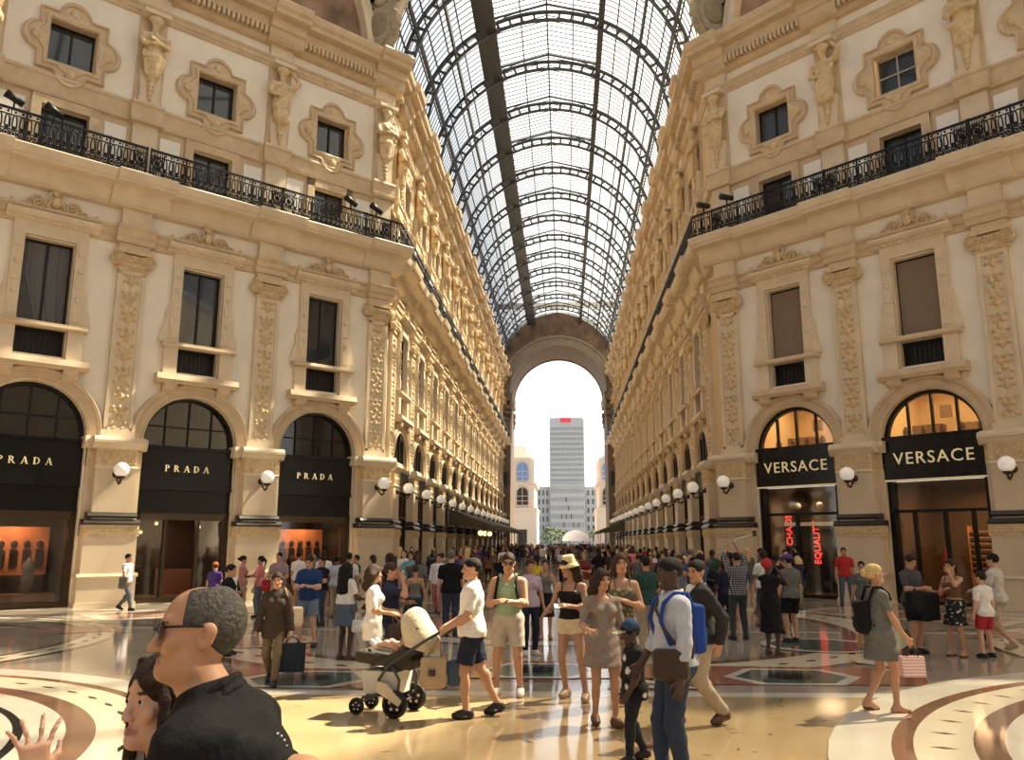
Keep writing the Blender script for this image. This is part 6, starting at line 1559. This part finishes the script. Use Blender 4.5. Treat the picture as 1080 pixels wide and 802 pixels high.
person('boy', 8.02, 15.57, 25, 1.45, 'boy in white T-shirt and red shorts seen from behind', skin='light', hs=1.1, hair=('short', 'dkbrown'), top=('tee', CW), bottom=('shorts', CR), shoes=('shoe', SHK), legs='wide', hem=.84)
person('manR', 8.85, 16.79, 40, 1.80, 'man in pale grey T-shirt and khaki shorts behind the boy in red', skin='tan', hair=('short', 'black'), top=('tee', fb('cloth_pale_grey', (.5, .47, .42))), bottom=('shorts', CKH), shoes=('shoe', SHT), arms=('elbow', 'down'), legs='walkR')
# --- left of the middle
person('whiteT', -2.03, 11.75, -80, 1.66, 'dark-haired woman in oversized white T-shirt with bare legs', sex='f', skin='tan', hair=('curly', 'brown'), top=('tee', CW), hem=.70, shoes=('sandal', SHB), arms=('elbow', 'elbow'), sleeve=.8, g=1.0, head=(0, -4, 0))
person('navy', -1.92, 12.35, -85, 1.68, 'man in navy T-shirt half hidden behind the woman in oversized white', skin='tan', hair=('short', 'brown'), top=('tee', CN), bottom=('jeans', CJ), shoes=('shoe', SHK), arms=('phone', 'face'))
person('olive', -3.54, 12.11, 188, 1.58, 'woman in dark brown tunic and khaki trousers with shoulder bag', sex='f', skin='tan', hair=('bun', 'dkbrown'), top=('jacket', COL_), bottom=('slim', fb('cloth_moss', (.14, .10, .055))), shoes=('shoe', SHK), arms=('down', 'down'), legs='walkL', hem=.74, head=(10, 4, 0))
person('blueT', -4.33, 16.24, 178, 1.74, 'man in blue T-shirt and denim shorts looking at a phone', skin='light', hair=('short', 'brown'), top=('tee', CB), bottom=('shorts', CJL), shoes=('shoe', SHK), arms=('phone', 'phone'), legs='wide', head=(0, 22, 0))
person('denim', -3.15, 14.52, -30, 1.63, 'woman with long black hair in white top and denim skirt', sex='f', skin='dark', hair=('long', 'black'), hairlen=1.22, top=('tee', CW), bottom=('skirt', fb('denim_skirt', (.10, .13, .17))), shoes=('sandal', SHB), arms=('fwd', 'elbow'), hem=1.0, skirtlen=.62)
person('whiteback', -4.9, 21.4, 0, 1.70, 'man in white shirt with black backpack beyond the long-haired woman', skin='tan', hair=('short', 'black'), top=('tee', CW), bottom=('trousers', CK), shoes=('shoe', SHK))
person('jean', -2.58, 18.11, 5, 1.52, 'woman in grey strappy top and blue jeans walking away', sex='f', skin='tan', hair=('bun', 'brown'), top=('cami', CTN), bottom=('jeans', CJ), shoes=('shoe', SHK), legs='walkL', hem=.95)
person('blackT', -1.81, 18.16, 8, 1.80, 'grey-haired man in black T-shirt seen from behind', skin='light', hair=('short', 'grey'), top=('tee', CK), bottom=('jeans', CJ), shoes=('shoe', SHK), g=1.08)
person('whitepink', -2.91, 23.67, 175, 1.68, 'man in white shirt and faded red trousers facing the camera', skin='tan', hair=('short', 'black'), top=('rolled', CW), bottom=('trousers', fb('cloth_brick', (.35, .15, .12))), shoes=('shoe', SHK), legs='walkL')
person('cyan', -3.71, 23.62, 175, 1.72, 'man in cyan T-shirt near the left arcade entrance', skin='tan', hair=('short', 'black'), top=('tee', CCY), bottom=('jeans', CJ), shoes=('shoe', SHK), arms=('strap', 'strap'))
person('dressdark', -3.75, 21.2, 170, 1.66, 'woman in dark top and grey skirt left of the cyan T-shirt', sex='f', skin='tan', hair=('long', 'brown'), top=('cami', CK), bottom=('skirt', CG), shoes=('sandal', SHB), skirtlen=.25, flare=.2)
person('suitL', -5.39, 14.97, -95, 1.58, 'man in dark suit with white collar partly behind the foreground head', skin='tan', hair=('short', 'black'), top=('jacket', CK), inner=CW, collar=CW, bottom=('trousers', CK), shoes=('shoe', SHK), arms=('chest', 'down'))
person('orange', -9.2, 23.27, 10, 1.38, 'child in orange cap and purple top by the dark doorway', skin='light', hs=1.15, hair=('short', 'brown'), top=('tee', CPU), bottom=('jeans', CJ), shoes=('shoe', SHK), hat=('cap', COR))
person('pinkshorts', -8.2, 22.74, -60, 1.60, 'woman in salmon top and khaki shorts near the left pier', sex='f', skin='tan', hair=('bun', 'black'), top=('tee', fb('cloth_salmon', (.5, .2, .18))), bottom=('shorts', CKH), shoes=('sandal', SHB), arms=('phone', 'down'), shortlen=.5)
person('pinktee', -7.51, 22.22, 85, 1.60, 'woman in bright pink T-shirt and jeans with black ponytail', sex='f', skin='tan', hair=('pony', 'black'), top=('tee', CP), bottom=('jeans', fb('denim_pale', (.12, .16, .20))), shoes=('shoe', SHK), arms=('down', 'phone'))
person('plaidL', -6.9, 21.9, 170, 1.70, 'man in red and white plaid shirt behind the brown tunic woman', skin='tan', hair=('short', 'black'), top=('tee', PLAID2), bottom=('shorts', CKH), shoes=('shoe', SHK), arms=('elbow', 'phone'), g=1.1)
person('whiteshorts', -7.3, 24.8, -20, 1.68, 'man in white shirt and tan shorts before the orange window', skin='tan', hair=('short', 'black'), top=('tee', CW), bottom=('shorts', fb('cloth_tan', (.45, .33, .2))), shoes=('shoe', SHK))
person('darkback', -5.3, 20.36, 150, 1.62, 'man in dark clothes right of the blue T-shirt', skin='tan', hair=('short', 'black'), top=('tee', CK), bottom=('jeans', CJ), shoes=('shoe', SHK), arms=('phone', 'down'))
person('pierman', -12.3, 24.3, -95, 1.66, 'man in white T-shirt walking alone past the left pier', skin='tan', hair=('short', 'black'), top=('tee', fb('white_blue_print', (.7, .68, .66), 'dots', (.1, .1, .2), 12)), bottom=('jeans', fb('denim_slate', (.10, .12, .14))), shoes=('shoe', SHK), legs='walkR', arms=('back', 'fwd'))
person('lilac', .0, 15.4, -160, 1.66, 'woman in lilac T-shirt behind the man in mint tank top', sex='f', skin='tan', hair=('pony', 'brown'), top=('tee', CLI), bottom=('slim', CN), shoes=('shoe', SHW))
person('yellow', .22, 17.8, 185, 1.62, 'woman in taupe vest left of the straw-coloured hat', sex='f', skin='tan', hair=('bun', 'brown'), top=('tank', CTN), bottom=('skirt', CK), shoes=('sandal', SHB), skirtlen=.5)
person('yellow2', -.05, 20.8, 10, 1.66, 'person in bright yellow top further down the middle', sex='f', skin='tan', hair=('pony', 'black'), top=('tee', fb('cloth_yellow', (.65, .5, .03))), bottom=('jeans', CJ), shoes=('shoe', SHK))
person('arms', 3.4, 20.6, 150, 1.66, 'man in grey T-shirt left of the checked shirt shading his eyes', skin='tan', hair=('short', 'brown'), top=('tee', fb('cloth_steel', (.2, .21, .24))), bottom=('shorts', CKH), shoes=('shoe', SHK), arms=('face', 'down'))
person('blueR', 3.75, 19.8, 30, 1.70, 'man in steel blue shirt and khaki trousers left of the checked shirt', skin='tan', hair=('short', 'black'), top=('rolled', fb('cloth_steelblue', (.05, .09, .15))), bottom=('trousers', CKH), shoes=('shoe', SHB), arms=('up', 'face'))
person('plaidR', 5.35, 19.2, -30, 1.72, 'person in black T-shirt between checked shirt and red headscarf', skin='tan', hair=('short', 'black'), top=('tee', CK), bottom=('jeans', CG), shoes=('shoe', SHK), arms=('down', 'face'))
person('purplecap', 5.2, 17.6, 20, 1.72, 'man in purple cap behind the red headscarf', skin='tan', hair=('short', 'black'), top=('tee', CG), bottom=('shorts', CK), shoes=('shoe', SHK), hat=('cap', CPU))
# ------------------------------------------------------------------ things people carry and push
PINKB = fabric('pink_stripe_paper', (.75, .35, .33), 'stripe', (.85, .75, .68), 9)
def paper_bag(name, label, cat, loc, w, d, h, mat, hmat, rz=0., drop=.16):
    """bag hanging below loc, the point where the handles are held"""
    r = thing(name, label, cat, loc, math.radians(rz))
    b = MB(); b.taper(-w / 2, w / 2, -d / 2, d / 2, -drop - h, -drop, 1.04, .7); b.box(-w / 2 - .005, w / 2 + .005, -d * .36, d * .36, -drop - .02, -drop + .006); b.build('bag_body', mat, r)
    for y in (-1, 1):
        b = MB(); b.tube([(-w * .25, y * d * .3, -drop), (-w * .2, y * d * .15, -drop * .4), (0, 0, 0), (w * .2, y * d * .15, -drop * .4), (w * .25, y * d * .3, -drop)], .008, 6); b.build('handle', hmat, r)
    return r
p = hold('blonde', 'R'); paper_bag('shopping_bag', 'pink striped paper bag in the hand of the blonde woman', 'shopping bag', p, .26, .12, .22, PINKB, IRON, 5, .14)
p = hold('olive', 'L'); paper_bag('shopping_bag', 'large dark blue bag held by the woman in brown tunic', 'shopping bag', p + Vector((.04, -.02, -.0)), .36, .14, .38, fabric('paper_navy', (.014, .02, .03)), IRON, 8, .1)
def soft_bag(name, label, cat, loc, r3, mat, rz=0., strap=None, smat=None, pocket=True):
    r = thing(name, label, cat, loc, math.radians(rz)); S = SDF(V3((-r3[0], -r3[1], -r3[2])) * 1.4 - .05, V3(r3) * 1.4 + .05, .012)
    S.prim(('b', (0, 0, 0), r3, None, .02)); S.prim(('e', (0, 0, -r3[2] * .45), (r3[0] * 1.05, r3[1] * 1.15, r3[2] * .6), None, .04))
    P, Q = S.mesh(); mesh_obj('bag_body', P, Q, mat, r)
    if pocket:
        S = SDF(V3((-r3[0], -r3[1] * 2, -r3[2])) - .05, V3((r3[0], 0, r3[2])) + .05, .012); S.prim(('b', (0, -r3[1] * 1.0, -r3[2] * .35), (r3[0] * .7, r3[1] * .35, r3[2] * .4), None, .01)); P, Q = S.mesh(); mesh_obj('pocket', P, Q, mat, r)
    if strap:
        b = MB(); M4 = Matrix.Rotation(-math.radians(rz), 4, 'Z') @ Matrix.Translation(-Vector(loc)); b.tube([M4 @ Vector(q) for q in strap], .014, 6); b.build('strap', smat or mat, r)
    return r
def W_(k, *p): return world_pt(k, p)
NAVYB = fabric('backpack_blue', (.02, .06, .28)); LEA = M('brown_leather', (.045, .024, .016), .45); LEAT = M('tan_leather', (.28, .17, .09), .5)
def backpack(k, label, mat, size=(.15, .09, .23), z=1.18, y=-.22):
    loc = W_(k, 0, y, z); rz = math.degrees(PEOPLE[k][0].rotation_euler[2])
    r = soft_bag('backpack', label, 'backpack', loc, size, mat, rz)
    for sx in (-1, 1):
        b = MB(); M4 = Matrix.Rotation(-math.radians(rz), 4, 'Z') @ Matrix.Translation(-loc)
        q_ = .86 if PEOPLE[k][1].fem else 1.
        pts = [W_(k, sx * .1, -.15, 1.30), W_(k, sx * .11, -.085, 1.475), W_(k, sx * .115 * q_, .02, 1.475), W_(k, sx * .12 * q_, .115 * q_, 1.40), W_(k, sx * .135 * q_, .15 * q_, 1.27), W_(k, sx * .165 * q_, .09, 1.10), W_(k, sx * .14 * q_, -.12, 1.02)]
        b.tube([M4 @ q for q in pts], .019, 6); b.build('shoulder_strap', mat, r)
    return r
backpack('blue', 'bright blue backpack on the man in pale blue shirt', NAVYB, (.135, .06, .2), 1.2, -.175); backpack('tank', 'black backpack worn over the mint tank top', CK); backpack('blonde', 'black backpack on the blonde woman in grey dress', CK, (.11, .07, .19), 1.12, -.2); backpack('whiteback', 'black backpack on the man in white shirt', CK)
rz = math.degrees(PEOPLE['blue'][0].rotation_euler[2])
soft_bag('messenger_bag', 'brown leather messenger bag across the man in pale blue shirt', 'bag', W_('blue', -.2, .1, .95), (.145, .055, .12), LEA, rz + 60, [W_('blue', -.22, .0, 1.02), W_('blue', -.19, .13, 1.2), W_('blue', -.02, .155, 1.36), W_('blue', .1, .05, 1.475), W_('blue', .1, -.1, 1.42), W_('blue', -.05, -.16, 1.2), W_('blue', -.24, -.06, 1.0)], LEA)
soft_bag('shoulder_bag', 'cream shoulder bag beside the woman in brown tunic', 'bag', W_('olive', -.30, -.06, 1.02), (.11, .06, .14), fabric('canvas_cream', (.55, .46, .33)), 20, [W_('olive', -.27, -.04, 1.12), W_('olive', -.16, .08, 1.42), W_('olive', -.13, -.02, 1.47), W_('olive', -.17, -.1, 1.4), W_('olive', -.28, -.08, 1.12)], LEAT)
soft_bag('handbag', 'brown handbag hanging from the arm of the woman in oversized white', 'handbag', W_('whiteT', -.20, .36, .78), (.13, .05, .11), LEA, 20, [W_('whiteT', -.20, .30, .86), W_('whiteT', -.22, .27, 1.05), W_('whiteT', -.20, .44, .86)], LEAT)
soft_bag('handbag', 'black handbag between the grey T-shirt man and patterned skirt', 'handbag', W_('gray', .32, .30, .92), (.17, .08, .2), CK, 30, [W_('gray', .30, .26, 1.08), W_('gray', .24, .26, 1.16), W_('gray', .36, .34, 1.06)], CK)
soft_bag('draped_jacket', 'black jacket draped over the arm of the grey T-shirt man', 'jacket', W_('gray', .0, .30, .84), (.24, .07, .24), CK, 25, pocket=False)
soft_bag('handbag', 'small white bag beside the denim skirt', 'handbag', W_('denim', .26, .05, .62), (.08, .05, .1), CW, 10, [W_('denim', .24, .03, .72), W_('denim', .24, .06, .85)], CW)
soft_bag('shoulder_bag', 'dark bag carried by the man walking past the left pier', 'bag', W_('pierman', .27, .08, .85), (.13, .06, .17), CG, 0, [W_('pierman', .26, .05, 1.0), W_('pierman', .2, .0, 1.36)], CG)
soft_bag('handbag', 'red bag held between pink T-shirt and plaid shirt', 'handbag', Vector((-7.2, 21.9, .85)), (.13, .07, .15), CR, 0, [(-7.25, 21.9, 1.0), (-7.2, 21.9, 1.12), (-7.15, 21.9, 1.0)], CR)
PHM, SCR = M('phone_case', (.02, .02, .022), .3), M('phone_screen', (.05, .06, .08), .1)
for k, n, lab in (('tank', 'R', 'mint tank top'), ('blueT', 'R', 'blue T-shirt and denim shorts'), ('hat', 'L', 'yellow sun hat'), ('pinktee', 'R', 'bright pink T-shirt'), ('raised', 'R', 'dark jacket by the neon words')):
    B = PEOPLE[k][1]; c, d, nn, l = B.handc[n]; sc = PEOPLE[k][2]
    r = thing('phone', f'dark mobile phone held by the person in {lab}', 'phone', world_pt(k, c), PEOPLE[k][0].rotation_euler[2], group='mobile phones in hands')
    R_ = Matrix(np.stack([l, d, nn], 1).tolist()).to_4x4()
    b = MB(); b.box(-.036, .036, -.03, .115, .0, .009); b.xf(R_).build('case', PHM, r); b = MB(); b.box(-.032, .032, -.02, .108, .009, .0105); b.xf(R_).build('screen', SCR, r)
a = hold('plaid', 'R'); r = thing('selfie_stick', 'pale stick with a small camera raised by the checked-shirt man', 'selfie stick', a)
b = MB(); b.tube([(-.05, 0, -.12), (.05, .05, .1), (.5, .3, .22)], .012, 6); b.build('stick', M('pale_metal', (.6, .55, .48), .3), r); b = MB(); b.box(.47, .55, .27, .33, .17, .29); b.build('camera', PHM, r)
# wristwatch of the man in front
c = PEOPLE['blue'][1]; S_, el, wr = c.arm['L']; q = el + (wr - el) * .93; r = thing('wristwatch', 'gold-faced wristwatch on the man in pale blue shirt', 'watch', world_pt('blue', q), PEOPLE['blue'][0].rotation_euler[2])
dv = Vector(wr - el).normalized(); R_ = dv.to_track_quat('Z', 'Y').to_matrix().to_4x4()
b = MB(); b.lathe([(.031, -.011), (.036, -.011), (.036, .011), (.031, .011)], (0, 0, 0), 20); b.xf(R_).build('strap', SHK, r); b = MB(); b.lathe([(0, .034), (.02, .034), (.02, .044), (0, .044)], (0, 0, 0), 16, axis='x'); b.xf(Matrix.Rotation(PI / 2, 4, 'Z') @ R_).build('dial', GOLD, r)
# printed marks on clothing
rt, B, sc = PEOPLE['man']; S_, el, wr = B.arm['L']; d = (el - S_) / np.linalg.norm(el - S_); u = B.uarm['L'][0]; fx = np.cross(d, (0, 0, 1.)); fx /= np.linalg.norm(fx); fz = np.cross(fx, d); b = MB()
for i in range(9):
    a = math.radians(-70 + i * 13); e0 = S_ + d * .2; rr = u[3] + .0215; p = e0 + fx * rr * math.cos(a + PI) + fz * rr * math.sin(a + PI)
    b.sphere(tuple(p * sc), .003, 6)
b.build('sleeve_stitching', CW, rt)
rt, B, sc = PEOPLE['polo']
for n in 'LR':
    f_ = B.foot[n]; a_, c_ = V3(f_[1][1]), V3(f_[1][2]); m_ = (a_ + c_) / 2; dd = (c_ - a_) / np.linalg.norm(c_ - a_); o_ = V3((-1, 0, 0)) * .047
    b = MB()
    for q0, q1 in (((-.02, -.014), (-.02, .018)), ((-.02, .018), (.012, -.014)), ((.012, -.014), (.012, .018))):
        b.bar(tuple((m_ + o_ + dd * q0[0] + V3((0, 0, q0[1]))) * sc), tuple((m_ + o_ + dd * q1[0] + V3((0, 0, q1[1]))) * sc), .008)
    b.build('shoe_emblem', CW, rt)
# --- stroller
st = thing('stroller', 'beige and black baby stroller pushed by the man in white polo', 'stroller', (-1.34, 10.2, 0), math.radians(-14))
TYRE, HUB = M('tyre_rubber', (.012, .012, .012), .6), M('hub_white', (.6, .58, .54), .4); CRM = fabric('stroller_cream', (.62, .52, .36)); SEATM = fabric('stroller_seat', (.05, .045, .035)); BASK = fabric('basket_pale', (.45, .43, .36), 'stripe', (.62, .6, .55), 16)
def wheel(x, y, r_, w_):
    o = MB(); o.lathe([(r_ * .72, -w_ / 2), (r_ * .95, -w_ / 2), (r_, -w_ * .3), (r_, w_ * .3), (r_ * .95, w_ / 2), (r_ * .72, w_ / 2)], (x, y, r_), 28, axis='y'); t = o.build('wheel', TYRE, st)
    o = MB(); o.lathe([(0, -w_ * .3), (r_ * .74, -w_ * .25), (r_ * .74, w_ * .25), (0, w_ * .3)], (x, y, r_), 20, axis='y'); o.build('wheel_disc', TYRE, t)
    o = MB()
    for q in range(5): a = 2 * PI * q / 5 + .3; o.lathe([(0, -w_ * .36), (r_ * .13, -w_ * .34), (r_ * .13, w_ * .34), (0, w_ * .36)], (x + r_ * .42 * math.cos(a), y, r_ + r_ * .42 * math.sin(a)), 8, axis='y')
    o.build('rim_holes', HUB, t)
for y in (-.27, .27): wheel(.08, y, .155, .06); wheel(-.45, y * .72, .095, .045)
b = MB()
for y in (-.25, .25):
    b.tube([(-.43, y * .74, .12), (-.36, y * .8, .2), (-.1, y, .25), (.08, y, .17)], .02, 8)
    b.tube([(-.12, y, .24), (-.14, y, .42), (-.02, y, .58), (.2, y, .72), (.42, y * .95, .86), (.58, y * .9, .95)], .018, 8)
    b.tube([(.1, y, .2), (.12, y, .42), (.02, y, .58)], .018, 8)
b.tube([(.08, -.28, .155), (.08, .28, .155)], .014, 8); b.tube([(-.43, -.2, .13), (-.43, .2, .13)], .012, 8); b.tube([(-.1, -.25, .25), (-.1, .25, .25)], .014, 8); b.build('chassis', STEEL, st)
MB().tube([(.58, -.225, .95), (.66, -.2, 1.0), (.68, 0, 1.01), (.66, .2, 1.0), (.58, .225, .95)], .02, 8).build('handle', SHK, st)
S = SDF((-.62, -.34, .4), (.5, .34, 1.3), .013)
S.prim(('b', (-.12, 0, .62), (.38, .2, .07), rotx(0) @ roty(.1), .02)); S.prim(('b', (.2, 0, .8), (.06, .2, .24), roty(.35), .04)); S.prim(('b', (-.44, 0, .64), (.05, .18, .05), None, .03)); S.prim(('b', (-.1, 0, .72), (.3, .15, .07), roty(.1), .02), 0, 's')
P, Q = S.mesh(); mesh_obj('seat', P, Q, SEATM, st)
for y in (-1, 1): b = MB(); b.prism_y([(-.3, .55), (.1, .58), (.32, .74), (.1, .76), (-.1, .66)], y * .215 - .012, y * .215 + .012); b.build('side_panel', SEATM, st)
v = []; f = []; n1, n2 = 22, 20
for lay_ in (0, .012):
    for i in range(n1 + 1):
        ph = math.radians(72 + 125 * i / n1); R_ = (.34 + .10 * math.exp(-((math.degrees(ph) - 95) / 22) ** 2)) * (1 - .035 * abs(math.sin(3.2 * ph))) - lay_
        for j in range(n2 + 1):
            t = PI * j / n2; sr = math.sin(t) ** .7; v.append((.17 - R_ * sr * math.cos(ph), -(.235 - lay_) * math.cos(t), .80 + R_ * sr * math.sin(ph)))
K = (n1 + 1) * (n2 + 1)
for i in range(n1):
    for j in range(n2):
        a = i * (n2 + 1) + j; f += [(a, a + 1, a + n2 + 2, a + n2 + 1), (K + a, K + a + n2 + 1, K + a + n2 + 2, K + a + 1)]
for i in (0, n1):
    for j in range(n2): a = i * (n2 + 1) + j; f.append((a, a + 1, K + a + 1, K + a))
MB().add(v, f, 0, True).build('hood', CRM, st)
b = MB(); b.taper(-.36, .06, -.19, .19, .24, .5, 1.12, 1.1); b.build('basket', BASK, st)
b = MB(); b.prism_y([(-.16, .3), (.14, .14), (.18, .2), (-.02, .38), (-.12, .4)], -.31, -.29); b.build('mudguard', CRM, st)
# things hanging on it
bag = soft_bag('tote_bag', 'beige canvas tote with a dark patch hanging from the stroller handle', 'bag', Vector((-.88, 9.88, .52)), (.15, .07, .17), fabric('canvas_beige', (.42, .31, .19)), 10, [(-.96, 9.88, .68), (-.82, 9.88, .9), (-.79, 9.88, .68)], LEAT, pocket=False)
b = MB(); b.box(-.06, .02, -.1, -.085, -.03, .04); b.build('leather_patch', LEA, bag)
cu = thing('round_cushion', 'dark blue round cushion slung behind the stroller tote', 'cushion', (-.65, 9.95, .5)); b = MB(); b.sphere((0, 0, 0), .15, 20, sc=(1, .4, 1)); b.build('cushion_body', fabric('cushion_blue', (.05, .08, .12)), cu)
# baby lying in the stroller
bb = thing('person', 'baby in the stroller with bare legs and white shoes', 'person', (-1.34, 10.2, 0), math.radians(-14))
S = SDF((-.5, -.25, .55), (.45, .25, 1.15), .009)
for p in [('e', (.2, 0, .98), (.075, .075, .085), None, .02), ('e', (.16, 0, .95), (.06, .055, .05), None, .02), ('c', (.19, 0, .9), (.17, 0, .86), .035, .035, .02), ('e', (.12, 0, .80), (.1, .085, .11), None, .03), ('e', (.02, 0, .73), (.09, .085, .07), None, .03), ('e', (.13, 0, .975), (.012, .012, .012), None, .01)]: S.prim(p)
for y in (-.05, .05):
    for p in [('c', (.0, y, .74), (-.14, y * 1.4, .80), .048, .04, .02), ('c', (-.14, y * 1.4, .80), (-.29, y * 1.3, .77), .038, .027, .02), ('c', (-.29, y * 1.3, .77), (-.33, y * 1.3, .81), .024, .022, .01)]: S.prim(p)
    for p in [('c', (.14, y * 1.6, .86), (.07, y * 2.6, .79), .03, .025, .02), ('c', (.07, y * 2.6, .79), (-.03, y * 1.8, .80), .024, .019, .01), ('e', (-.05, y * 1.6, .80), (.024, .02, .014), None, .01)]: S.prim(p)
    for q in range(4): S.prim(('c', (-.06, y * 1.6 + (q - 1.5) * .009, .80), (-.09, y * 1.6 + (q - 1.5) * .011, .797), .006, .005, .003))
P, Q = S.mesh(); mesh_obj('body', P, Q, SKIN['light'], bb)
P, Q = solid([('e', (.12, 0, .80), (.1, .085, .11), None, .03), ('e', (.02, 0, .73), (.09, .085, .07), None, .03)], .012, .009); mesh_obj('romper', P, Q, fabric('romper_stripe', (.5, .46, .42), 'stripe', (.08, .05, .06), 26), bb)
for y in (-.05, .05): P, Q = solid([('c', (-.28, y * 1.3, .765), (-.335, y * 1.3, .815), .03, .027, .01)], .006, .008); mesh_obj('shoe', P, Q, CW, bb)

# ------------------------------------------------------------------ the crowd further down
def crowd_proto(sp):
    B = Body(sp); v = sp['vox']; Ps, Qs, Ms = [], [], []; n = 0
    def addp(PQ, m):
        nonlocal n
        P, Q = PQ; Ps.append(P); Qs.append(Q + n); Ms.append(np.full(len(Q), m)); n += len(P)
    lo, hi = bbox(B.all, 2.5 * v); S = SDF(lo, hi, v)
    for p in B.all: S.prim(p)
    addp(S.mesh(), 0); E = B.E
    hair = [E((0, -.016, 1.664), (.082, .102, .1))] + ([B.Cc((0, -.08, 1.66), (0, -.09, 1.35), .06, .06, .03)] if B.fem else [])
    addp(solid(hair, .006, v, [E((0, .135, 1.60), (.085, .105, .098)), E((0, .0, 1.50), (.15, .14, .09))] if not B.fem else [E((0, .14, 1.6), (.07, .1, .1))]), 1)
    dz = B.dz; arms = []
    for q in 'LR':
        S_, el, wr = B.arm[q]; u = B.uarm[q][0]; arms.append(('c', S_, S_ + (el - S_) * sp.get('sl', .6), u[3], u[4], .03))
    addp(solid(B.torso + arms + [('e', B.U((0, 0, .95)), (.18, .135, .2), B.RT, .05)], .02, v, (), [((0, 0, -1), (0, 0, .88 + dz))]), 2)
    L = []; f = sp.get('leg', 1.)
    for q in 'LR':
        hip, kn, an, lf = B.leg[q]; t_ = B.thigh[q][0]; L.append(('c', hip, hip + (kn - hip) * min(f, 1), t_[3], t_[4], .03))
        if f >= 1: L.append(('c', kn, an, .058, .05, .03))
    if sp.get('skirt'): L = [('c', (0, 0, .95 + dz), (0, 0, .55 + dz), .13, .2, .04)]
    addp(solid([p for p in B.torso if p[1][2] < 1.0 + dz and p[0] == 'e'] + L, .018, v, (), [((0, 0, 1), (0, 0, 1.0 + dz))] + ([((0, 0, -1), (0, 0, .55 + dz))] if sp.get('skirt') else [])), 3)
    o = mesh_obj('person', np.concatenate(Ps), np.concatenate(Qs), [SKIN['tan'], HAIR['black'], CK, CJ], None, np.concatenate(Ms)); return o
PROTO = [crowd_proto(dict(sex=s_, vox=.026, arms=a_, legs=l_, leg=f_, skirt=k_)) for s_, a_, l_, f_, k_ in [
    ('m', ('down', 'down'), 'walkL', 1, 0), ('m', ('down', 'phone'), 'stand', 1, 0), ('f', ('down', 'strap'), 'walkR', 1, 0), ('f', ('down', 'down'), 'stand', .6, 0), ('m', ('fwd', 'back'), 'walkR', .8, 0), ('f', ('phone', 'down'), 'shift', 1, 1), ('m', ('up', 'up'), 'wide', 1, 0), ('f', ('chest', 'fwd'), 'walkL', .5, 0)]]
CT = {'black': CK, 'white': CW, 'navy': CN, 'grey': CG, 'red': CR, 'blue': CB, 'green': CGR, 'pale blue': CLB, 'brown': CBR, 'taupe': CTN, 'lilac': CLI, 'maroon': CMA, 'pink': CP, 'cyan': CCY, 'purple': CPU, 'dark brown': COL_}
CBOT = {'black': CK, 'navy': CN, 'denim': CJ, 'khaki': CKH, 'grey': CG, 'pale denim': CJL}
wt = ['black'] * 11 + ['white'] * 4 + ['navy'] * 6 + ['grey'] * 5 + ['dark brown'] * 7 + ['taupe'] * 5 + ['maroon'] * 3 + ['brown'] * 4 + ['blue', 'red', 'green', 'pale blue', 'lilac', 'pink', 'purple']
cr_ = random.Random(11); taken = [(o[0].location.x, o[0].location.y) for o in PEOPLE.values()]; first = set()
def crowd(n, y0, y1, x0, x1, pw=1., tall=1.68):
    made = tries = 0
    while made < n and tries < n * 60:
        tries += 1
        y = y0 + (y1 - y0) * cr_.random() ** pw; x = cr_.uniform(x0, x1)
        if any((x - a) ** 2 + (y - b_) ** 2 < .3 for a, b_ in taken): continue
        if y < 60 and .65 - .064 * y < x < .65 - .004 * y: continue          # the open aisle
        taken.append((x, y)); q = cr_.randrange(len(PROTO)); src = PROTO[q]
        o = src if q not in first else src.copy()
        if q in first: COL.objects.link(o)
        first.add(q)
        t, bt = cr_.choice(wt), cr_.choice(list(CBOT)); sk = cr_.choice(['light', 'tan', 'tan', 'olive', 'brown', 'dark']); hc = cr_.choice(['black', 'black', 'dkbrown', 'brown', 'grey', 'blonde'])
        for i, m in enumerate((SKIN[sk], HAIR[hc], CT[t], CBOT[bt])): o.material_slots[i].link = 'OBJECT'; o.material_slots[i].material = m
        s_ = cr_.uniform(.92, 1.06) * tall / 1.72; o.scale = (s_, s_, s_); o.location = (x, y, 0); o.rotation_euler = (0, 0, cr_.choice([0, 0, PI, PI, cr_.uniform(0, 6.28)]) + cr_.uniform(-.4, .4))
        side = 'left' if x < -2 else ('right' if x > 2 else 'middle'); zone = 'at the arcade entrance' if y < 42 else ('halfway down the arcade' if y < 72 else 'near the great arch')
        tag(o, f'person in {t} top and {bt} legwear, {side} crowd {zone}', 'person', group='crowd down the arcade'); made += 1
crowd(34, 23.5, 33, -5.4, 5.6); crowd(10, 19.5, 24, 3.0, 6.2); crowd(6, 20, 25, -6.2, -3.0)
crowd(75, 33, 56, -5.6, 5.8); crowd(125, 56, 106, -5.2, 5.6, .8)
crowd(6, 26, 30, 5.4, 6.9)
